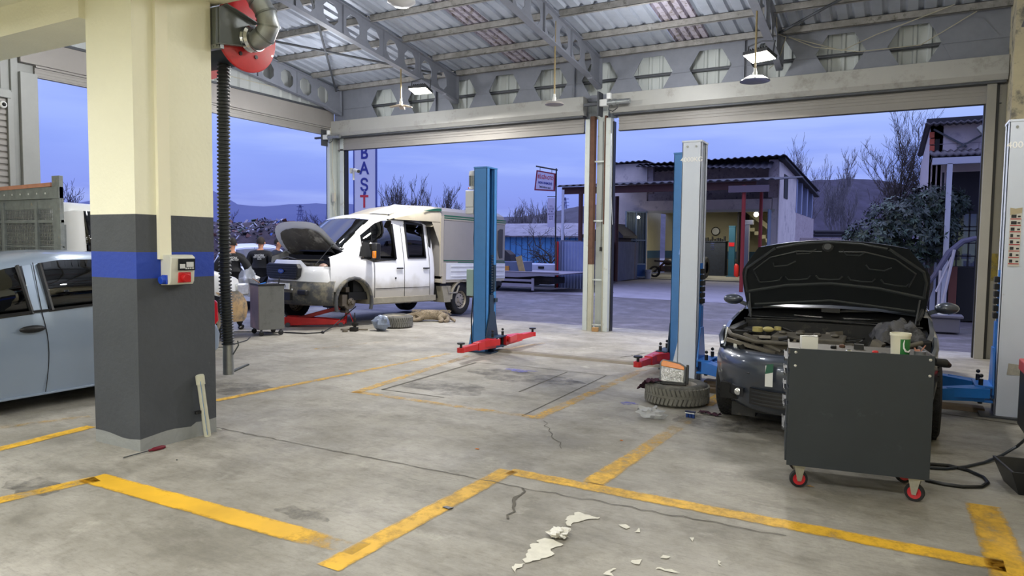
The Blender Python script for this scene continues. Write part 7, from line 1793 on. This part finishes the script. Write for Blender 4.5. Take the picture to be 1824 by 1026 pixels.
# wrinkled cover cloth over the engine
m = MB(); R = []
for i in range(15):
    row = []
    for j in range(15):
        u, v = -1+2*i/14, -1+2*j/14; d = max(abs(u), abs(v)); z = .13*(1-d**2.5)+.05*NZ.noise(Vector((u*2.6, v*2.6, 4)))+.03*NZ.noise(Vector((u*6, v*6, 1)))
        row.append((.19*u, .15*v, z+(0 if d < .99 else -.03)))
    R.append(row)
m.grid(R); o = m.build('cover_sheet', M('sheet_grey', '#56565a', .6, .3, .2, 8, spots=('#2a2a2c', 7), sdist=(.5, .58)), sm=25); o.location = (.02, 6.75, .86); o.rotation_euler = (0, 0, .3); tag(o, 'crumpled grey protective sheet lying over the dark car engine', 'cover')
# ---- second trolley at the right edge
t = thing('tool_chest', 'black tool chest with a red top standing before the stickered lift post', 'tool chest', (.965, 6.6, 0)); m = MB(); m.box(0, 0, .08, .42, .88, .58); m.build('chest', BLACK, t, bev=.01); m = MB(); m.box(-.01, -.01, .56, .43, .89, .66); m.build('red_top', RED, t, bev=.012); m = MB(); m.box(.05, .05, .66, .4, .8, .7); m.build('black_lid', BLACK, t, bev=.01)
m = MB()
for x in (.06, .36):
    for y in (.1, .78): m.lathe((x, y, .045), [(.04, -.015), (.045, 0), (.04, .015)], 'x', 16)
m.build('caster', RUB, t)
# ---- oil drain tray
t = thing('drain_tray', 'black plastic tray with a raised ridge beside the looped hose', 'tray', (.92, 5.75, 0), RD(10))
m = MB(); o_ = [(-.26, -.2), (.26, -.2), (.26, .2), (-.26, .2)]; b_ = [(-.2, -.15), (.2, -.15), (.2, .15), (-.2, .15)]; hh = [.17, .14, .17, .14]
m.grid([[(x, y, .0) for x, y in b_], [(x, y, .16) for x, y in o_], [(x*.93, y*.93, .16) for x, y in o_], [(x*.93, y*.93, .02) for x, y in b_]], True); m.poly([(x, y, 0) for x, y in b_][::-1]); m.poly([(x*.93, y*.93, .02) for x, y in b_]); m.build('tray_body', M('tray_black', '#16181a', .4), t, sm=0, bev=.004)
m = MB(); m.prism([(-.1, .02), (-.03, .2), (.03, .2), (.1, .02)], 'y', -.17, .17); m.build('ridge', M('tray_black', '#16181a'), t, bev=.006)
# ---- air hose
def fp(px, py, z=.012): p = at(px, py, z=z); return p
m = MB(); m.tube([fp(1655, 833), fp(1685, 835), fp(1720, 831), fp(1752, 824), fp(1785, 811, .03), fp(1812, 795, .1), fp(1835, 775, .25)], .011, 8); tag(m.build('air_hose', M('hose_blue_black', '#17222e', .35)), 'dark blue air hose rising from behind the charcoal trolley', 'hose')
m = MB(); m.tube([fp(1650, 826), fp(1690, 829), fp(1725, 838), (fp(1752, 850)), fp(1760, 860), fp(1748, 867), fp(1715, 867), fp(1680, 862), fp(1648, 855)], .012, 8); tag(m.build('air_hose', M('hose_black2', '#101315', .4)), 'black hose lying in a loop on the floor by the charcoal trolley', 'hose')
# ---- loose tyre with headlamp
def tyre(name, loc, R, w, lb, rim=True, rz=0):
    t = thing(name, lb, 'tyre', loc, rz); tm = M('tyre_dusty', '#5a5954', .9, 0, .25, 12, spots=('#7a786f', 6), sdist=(.5, .7))
    m = MB(); m.lathe((0, 0, 0), [(R*.64, .01), (R*.84, 0), (R*.96, .015), (R, .05), (R, w-.05), (R*.96, w-.015), (R*.84, w), (R*.66, w-.01), (R*.62, w-.03), (R*.60, w*.5), (R*.62, .03)], 'z', 48, cap=False); m.build('tyre_body', tm, t, sm=50)
    m = MB()
    for k in range(46):
        a = 2*pi*k/46
        for z0, z1, sh in ((.03, w*.44, .07), (w*.56, w-.03, -.07)):
            P = Vector((R*cos(a), R*sin(a), z0)); Q = Vector((R*cos(a+sh), R*sin(a+sh), z1)); m.bar(P, Q, .028, .02, up=(cos(a), sin(a), 0))
    m.lathe((0, 0, w*.5), [(R+.004, -.012), (R+.004, .012)], n=48, cap=False); m.build('tread', M('tread_dusty', '#76756e', .9, 0, .2, 12), t, sm=0)
    if rim:
        m = MB(); m.lathe((0, 0, 0), [(R*.63, w-.02), (R*.6, w-.04), (R*.57, w*.5), (R*.45, w*.42), (R*.3, w*.5), (R*.2, w*.52)], n=36, cap=False); m.lathe((0, 0, w*.42), [(R*.5, 0), (R*.5, .002)], n=20); m.build('rim', M('steel_wheel_dusty', '#a39c8f'), t, sm=50)
    return t
tyre('loose_tyre', (-1.95, 7.10, 0), .315, .215, 'loose tyre lying on the floor with a headlamp on top', True)
hl = thing('loose_headlamp', 'detached car headlamp with amber top leaning on the loose tyre', 'headlamp', (-1.97, 6.98, .222), RD(12), rx=RD(-14))
m = MB(); m.prism([(-.125, 0), (.12, -.01), (.135, .02), (.135, .17), (.08, .205), (-.10, .235), (-.13, .20)], 'y', .0, .14); m.build('lamp_housing', M('lamp_grey', '#6e7174', .5), hl, bev=.012)
m = MB(); m.prism([(-.112, .01), (.112, .005), (.118, .13), (-.112, .16)], 'y', -.012, .0); m.build('clear_lens', M('lens_facets', '#d9dcdf', .12, .7, .35, 30, bump=.8), hl, bev=.004)
m = MB(); m.prism([(-.112, .163), (.118, .133), (.115, .165), (.07, .19), (-.095, .222), (-.114, .20)], 'y', -.012, .0); m.build('amber_lens', ORANGE, hl, bev=.004)
m = MB(); m.box(.135, .02, -.005, .16, .1, .19); m.box(-.12, .0, -.02, .14, .12, .0); m.build('bracket', BLACK, hl, bev=.004)
def cloth(name, loc, sx, sy, amp, mat, lb, seed, rz=0, droop=None, cat='cloth'):
    m = MB(); R = []
    for i in range(15):
        row = []
        for j in range(13):
            u, v = -1+2*i/14, -1+2*j/12; e = 1+.25*NZ.noise(Vector((u*1.5, v*1.5, seed)))
            z = amp*(.6+NZ.noise(Vector((u*2.4, v*2.4, seed)))+.5*NZ.noise(Vector((u*6, v*6, seed+3)))); z = max(.004, z)
            x, y = sx*u*e, sy*v*e
            if droop: z += droop(x, y)
            row.append((x, y, z))
        R.append(row)
    m.grid(R); o = m.build(name, mat, sm=30); o.location = loc; o.rotation_euler = (0, 0, rz); s_ = o.modifiers.new('thick', 'SOLIDIFY'); s_.thickness = .004; return tag(o, lb, cat)
PUR = M('rag_plum', '#3d1f30', .9, 0, .2, 20)
cloth('rag', (-2.19, 6.96, .215), .11, .07, .03, PUR, 'plum coloured rag hanging over the loose tyre beside the headlamp', 3, RD(-30), lambda x, y: -.95*max(0, -x-.0))
p = gp(1263, 739); cloth('rag', (p[0], p[1], 0), .11, .028, .028, PUR, 'twisted plum rag lying on the floor before the loose tyre', 8, RD(-15))
p = gp(1228, 745); t = thing('tin_set', 'dark blue pack of three small tins before the loose tyre', 'tins', (p[0], p[1]+.03, 0), RD(-5))
for k in (-1, 0, 1): m = MB(); m.lathe((k*.03, 0, 0), [(.014, 0), (.014, .055)], n=14); m.build('tin', M('tin_blue', '#1c3a7c', .35), t)
m = MB(); m.box(-.048, -.017, .052, .048, .017, .062); m.build('pack_lid', M('pack_navy', '#1a2144', .4), t, bev=.002); m = MB(); m.box(-.047, -.018, .04, .047, -.0165, .049); m.build('white_band', WHITE, t)
PB_ = film('clear_bag', '#c9cccd', .4)
p = gp(1160, 745); crumple('plastic_bag', (p[0], p[1], 0), (.13, .1, .05), PB_, 'crumpled transparent plastic bag on the floor near the blue tins', 'plastic bag', 7, jit=.8)
p = gp(995, 957); crumple('tissue', (p[0], p[1], 0), (.055, .05, .025), M('tissue_white', '#dcdad2', .9), 'crumpled white tissue lying on the floor among white paint flakes', 'tissue', 9, jit=.9)
p = gp(797, 906); m = MB(); m.prism([(-.03, -.01), (.02, -.018), (.035, .012), (-.02, .016)], 'z', 0, .006); o = m.build('plastic_chip', STEEL_D, bev=.001); o.location = (p[0], p[1], .004); tag(o, 'small grey plastic chip lying on the yellow line', 'chip')
p = gp(1442, 868); m = MB(); m.poly([(-.03, 0, .004), (0, -.014, .012), (.035, 0, .006), (0, .014, .012)]); o = m.build('dry_leaf', M('leaf_tan', '#a8844c', .8)); o.location = (p[0], p[1], 0); tag(o, 'dry tan leaf under the front edge of the charcoal trolley', 'leaf')
for i, (px, py, w_, lb) in enumerate([(850, 800, .02, 'tiny orange flake on the bare floor before the grooved patch'), (1107, 785, .015, 'tiny orange crumb beside the worn yellow line to the tyre'), (315, 820, .01, 'small dark nut on the floor near the screwdriver handle'), (390, 765, .03, 'pale crumb at the pillar foot by the plastic pipe')]):
    p = gp(px, py); m = MB(); m.ball((0, 0, .003), (w_, w_*.5, .004), 8, 4, jit=.6, sd=i); o = m.build('crumb', (M('crumb_orange', '#b5703c', .8), M('crumb_orange', '#b5703c'), BLACK, M('crumb_pale', '#c9c6b8', .8))[i]); o.location = (p[0], p[1], .0); tag(o, lb, 'debris')
# screwdriver
a = Vector((*gp(220, 817), .008)); b = Vector((*gp(265, 806), .014)); c = Vector((*gp(294, 799), .016)); t = thing('screwdriver', 'long screwdriver with a dark red handle at the foot of the pillar', 'screwdriver', a)
m = MB(); m.tube([Vector((0, 0, 0)), (b-a)], .0045, 8); m.build('shank', STEEL_D, t); d = (c-b); m = MB(); m.tube([b-a, b-a+d*.12, b-a+d*.3, b-a+d*.8, b-a+d], [.009, .008, .015, .0165, .011], 12); m.build('grip', M('grip_maroon', '#6a1226', .35), t)
# ---- steel cart near the men
u_ = Vector((-.5, .2, 0)).normalized(); ang = math.atan2(.39, .19); ct = thing('steel_cart', 'bare steel tool cart with open top standing before the man in black', 'tool cart', (-9.44, 8.31, 0), ang)
SS = M('brushed_steel_dull', '#7c7e7c', .4, .6, .15, 3, spots=('#5d5f5d', 3), sdist=(.5, .7)); SP = M('steel_pinkish', '#8f7c78', .35, .6, .2, 3, spots=('#b5908a', 2.5), sdist=(.5, .65))
# local x along the right visible face (.43), local y along the left face (.54)
m = MB(); m.box(0, .004, .11, .43, .54, .86); m.build('cabinet', SS, ct, bev=.005); m = MB(); m.box(-.004, .01, .12, .0, .53, .85); m.build('door_panel', SP, ct)
m = MB(); m.box(-.01, -.01, .86, .44, .55, .875); m.box(-.01, -.01, .875, .0, .55, .89); m.box(-.01, -.01, .875, .44, 0, .89); m.build('top_tray', BLACK, ct, bev=.002)
for x in (.05, .38):
    for y in (.05, .49):
        m = MB(); m.bar((x, y, .11), (x, y, .06), .03, .03); c_ = m.build('caster', STEEL_D, ct); m = MB(); m.lathe((x, y, .045), [(.03, -.013), (.044, -.01), (.044, .01), (.03, .013)], 'y', 18); m.build('caster_wheel', BLACK, c_)
m = MB(); m.tube([(.43, .1, .35), (.47, .1, .33), (.47, .2, .33)], .012, 6); m.build('side_hook', STEEL_D, ct)
RT = Matrix.Translation((-9.44, 8.31, 0)) @ Matrix.Rotation(ang, 4, 'Z')
for i, (a, b, mt, lb) in enumerate([((.1, .3, .9), (.02, .45, .97), M('wood_handle', '#8a6a55', .7), 'brown hammer handle sticking up from the steel cart'), ((.2, .2, .89), (.38, .12, .90), CHROME, 'shiny spanner lying on the steel cart'), ((.25, .3, .89), (.4, .2, .895), BROWN, 'long pliers lying on the steel cart edge'), ((.05, .1, .885), (.2, .3, .90), LBLUE, 'blue handled tool lying on the steel cart'), ((.35, .05, .89), (.36, .03, 1.0), BLACK, 'thin black tool standing up on the steel cart')]):
    m = MB(); m.tube([RT @ Vector(a), RT @ Vector(a).lerp(Vector(b), .5), RT @ Vector(b)], [.009, .011, .007], 8); tag(m.build('hand_tool', mt), lb, 'tool')
# ---- trolley jack and axle stand under the van
jk = thing('trolley_jack', 'red trolley jack lifting the front of the van', 'jack', (-10.25, 9.62, 0), math.atan2(.62, .85)); 
m = MB(); m.prism([(0, .05), (.1, .03), (1.15, .05), (1.15, .11), (.75, .16), (.1, .2), (0, .18)], 'y', -.14, -.11); m.prism([(0, .05), (.1, .03), (1.15, .05), (1.15, .11), (.75, .16), (.1, .2), (0, .18)], 'y', .11, .14); m.box(.0, -.11, .06, .3, .11, .17); m.build('side_frame', RED, jk, bev=.004)
m = MB(); m.bar((.25, 0, .14), (1.05, 0, .36), .12, .07, w2=.09); m.build('lift_arm', M('jack_red_dark', '#8e1a1c', .5), jk, bev=.004); m = MB(); m.cyl((1.07, 0, .36), (1.07, 0, .42), .06, n=16); m.build('saddle', BLACK, jk)
m = MB()
for x, y in ((.1, -.17), (.1, .17), (1.08, -.15), (1.08, .15)): m.lathe((x, y, .045), [(.03, -.02), (.045, -.02), (.045, .02), (.03, .02)], 'y', 18)
m.build('caster', STEEL_D, jk)
m = MB(); m.tube([(.05, 0, .18), (-.35, .1, .8)], .016, 8); m.build('pump_handle', STEEL_D, jk)
js = thing('axle_stand', 'small red axle stand under the van sill by the missing wheel', 'axle stand', (-9.45, 10.5, 0)); m = MB()
for a in range(3): c_ = 2*pi*a/3+.5; m.bar((.03*cos(c_), .03*sin(c_), .26), (.13*cos(c_), .13*sin(c_), .01), .03, .012, up=(cos(c_), sin(c_), 0))
m.lathe((0, 0, .2), [(.03, 0), (.03, .08)], n=12); m.build('tripod', RED, js); m = MB(); m.cyl((0, 0, .24), (0, 0, .33), .018, n=10); m.box(-.05, -.02, .33, .05, .02, .35); m.build('ratchet_post', STEEL_D, js)
# parts on the floor
p = gp(632, 590); t = thing('brake_parts', 'greasy brake parts and a puller standing on the floor before the van', 'car parts', (p[0], p[1], 0), .4); m = MB(); m.box(-.08, -.06, 0, .05, .06, .07); m.cyl((0, 0, .05), (0, 0, .24), .028, n=12); m.box(-.05, -.03, .1, .06, .03, .16); m.cyl((0, 0, .24), (0, 0, .34), .01, n=8); m.build('puller', M('grease_dark', '#24211e', .5, .4, .3, 12), t, bev=.004); m = MB(); m.bar((-.25, -.05, .03), (-.08, 0, .03), .03, .03); m.bar((.05, .02, .03), (.22, .08, .025), .025, .025); m.lathe((-.14, -.12, 0), [(.05, 0), (.05, .04)], n=14); m.build('bracket_piece', M('brake_dusty', '#6e665a'), t, bev=.003)
tyre('loose_tyre', (-8.42, 10.72, 0), .31, .235, 'loose tyre lying before the van with a grey plastic bag beside it', True)
p = gp(676, 590); crumple('plastic_bag', (p[0]-.02, p[1]+.08, 0), (.17, .13, .13), M('bag_bluegrey', '#7d8798', .3, .3, .3, 8, bump=.4), 'blue-grey crumpled plastic bag leaning on the tyre before the van', 'plastic bag', 12, jit=.45)
m = MB(); m.tube([fp(508, 592), fp(545, 594), fp(575, 592), fp(592, 582, .05), at(606, 570, Y=10.0), at(622, 556, Y=10.02), at(634, 546, Y=10.05)], .011, 8); m.ball(fp(575, 592, .02), .03, 10, 6); tag(m.build('air_line', BLACK), 'black air line running from the cart up to the brake hub', 'hose')
m = MB(); m.tube([fp(382, 592), fp(420, 591), fp(460, 591), fp(508, 592)], .009, 6); tag(m.build('cable', BLACK), 'black cable on the floor behind the steel cart', 'cable')
m = MB(); m.tube([fp(350, 620), fp(400, 618), fp(440, 606), fp(446, 600)], .008, 6); tag(m.build('cable', STEEL_D), 'thin dark cable on the floor curling up to the steel cart caster', 'cable')
# paint, stains, grooves and cracks belong to the slab they lie on
for o in list(bpy.data.objects):
    if o.parent is None and o.name.split('.')[0] in ('floor_marking', 'floor_groove', 'floor_crack', 'paint_flake', 'blue_stain', 'oil_and_dark_patch'):
        o.parent = FLOOR
        for k in ('label', 'category', 'group', 'kind'):
            if k in o: del o[k]
# ================================================================ sky and light
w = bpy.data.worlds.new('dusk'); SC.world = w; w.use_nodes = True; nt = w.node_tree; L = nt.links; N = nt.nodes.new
bg = nt.nodes['Background']; tc = N('ShaderNodeTexCoord'); sx = N('ShaderNodeSeparateXYZ'); L.new(tc.outputs['Generated'], sx.inputs[0])
ramp = N('ShaderNodeValToRGB'); e = ramp.color_ramp.elements
e[0].position = 0; e[0].color = lin('#7f88cc'); e[1].position = 1; e[1].color = lin('#b4b8dc')
for p, c in ((.03, '#848fdc'), (.07, '#8a9cee'), (.12, '#94aaf8'), (.17, '#a4baff'), (.28, '#a8bcff'), (.42, '#aab6ee')): k = e.new(p); k.color = lin(c)
L.new(sx.outputs[2], ramp.inputs[0])
mp = N('ShaderNodeMapping'); mp.inputs['Scale'].default_value = (1.6, 1.6, 9); L.new(tc.outputs['Generated'], mp.inputs[0])
n = N('ShaderNodeTexNoise'); n.inputs['Scale'].default_value = 1.6; n.inputs['Detail'].default_value = 7; n.inputs['Roughness'].default_value = .5; L.new(mp.outputs[0], n.inputs['Vector'])
r = N('ShaderNodeMapRange'); r.inputs[1].default_value = .45; r.inputs[2].default_value = .65; r.inputs[4].default_value = .5; L.new(n.outputs['Fac'], r.inputs[0])
mx = N('ShaderNodeMix'); mx.data_type = 'RGBA'; L.new(r.outputs[0], mx.inputs[0]); L.new(ramp.outputs[0], mx.inputs[6]); mx.inputs[7].default_value = lin('#7c92ea')
n2 = N('ShaderNodeTexNoise'); n2.inputs['Scale'].default_value = 2.3; n2.inputs['Detail'].default_value = 6; mp2 = N('ShaderNodeMapping'); mp2.inputs['Location'].default_value = (3, 1, 0); mp2.inputs['Scale'].default_value = (1.2, 1.2, 11)
L.new(tc.outputs['Generated'], mp2.inputs[0]); L.new(mp2.outputs[0], n2.inputs['Vector'])
r2 = N('ShaderNodeMapRange'); r2.inputs[1].default_value = .52; r2.inputs[2].default_value = .75; r2.inputs[4].default_value = .7; L.new(n2.outputs['Fac'], r2.inputs[0])
mx2 = N('ShaderNodeMix'); mx2.data_type = 'RGBA'; L.new(r2.outputs[0], mx2.inputs[0]); L.new(mx.outputs[2], mx2.inputs[6]); mx2.inputs[7].default_value = lin('#b4c6ff')
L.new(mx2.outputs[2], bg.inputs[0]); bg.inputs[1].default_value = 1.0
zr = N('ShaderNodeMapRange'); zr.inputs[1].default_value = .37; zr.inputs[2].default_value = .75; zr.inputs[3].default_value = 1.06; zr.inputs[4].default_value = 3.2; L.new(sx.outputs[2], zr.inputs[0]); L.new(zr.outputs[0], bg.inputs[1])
# lamps of the hall behind the camera (ceiling battens under the slab) and unseen roof lamps, made bare points to brighten the ceiling too
for x, y in ((-8, 1.6), (-4.2, .3), (-.8, 1.2), (-4.5, -3), (-8.5, -2.5), (-.5, -3)):
    area('batten', (x, y, 3.42), (0, 0, 0), 1.3, .16, 95, (.98, .985, 1))
def point(loc, w, r=.2, col=(.98, .985, 1)):
    l = bpy.data.lights.new('high_lamp', 'POINT'); l.energy = w; l.color = col; l.shadow_soft_size = r; o = bpy.data.objects.new('high_lamp', l); C.objects.link(o); o.location = loc
for x, y in ((-9.6, 6.0), (-3.2, 6.2), (-6.6, 8.4), (-3.4, 10.4), (.3, 6.6), (-9.8, 10.2)):
    point((x, y, 4.25), 92)
vs = SC.view_settings; vs.view_transform = 'Standard'; vs.look = 'None'; vs.gamma = 1; vs.use_curve_mapping = False; vs.exposure = 0.0
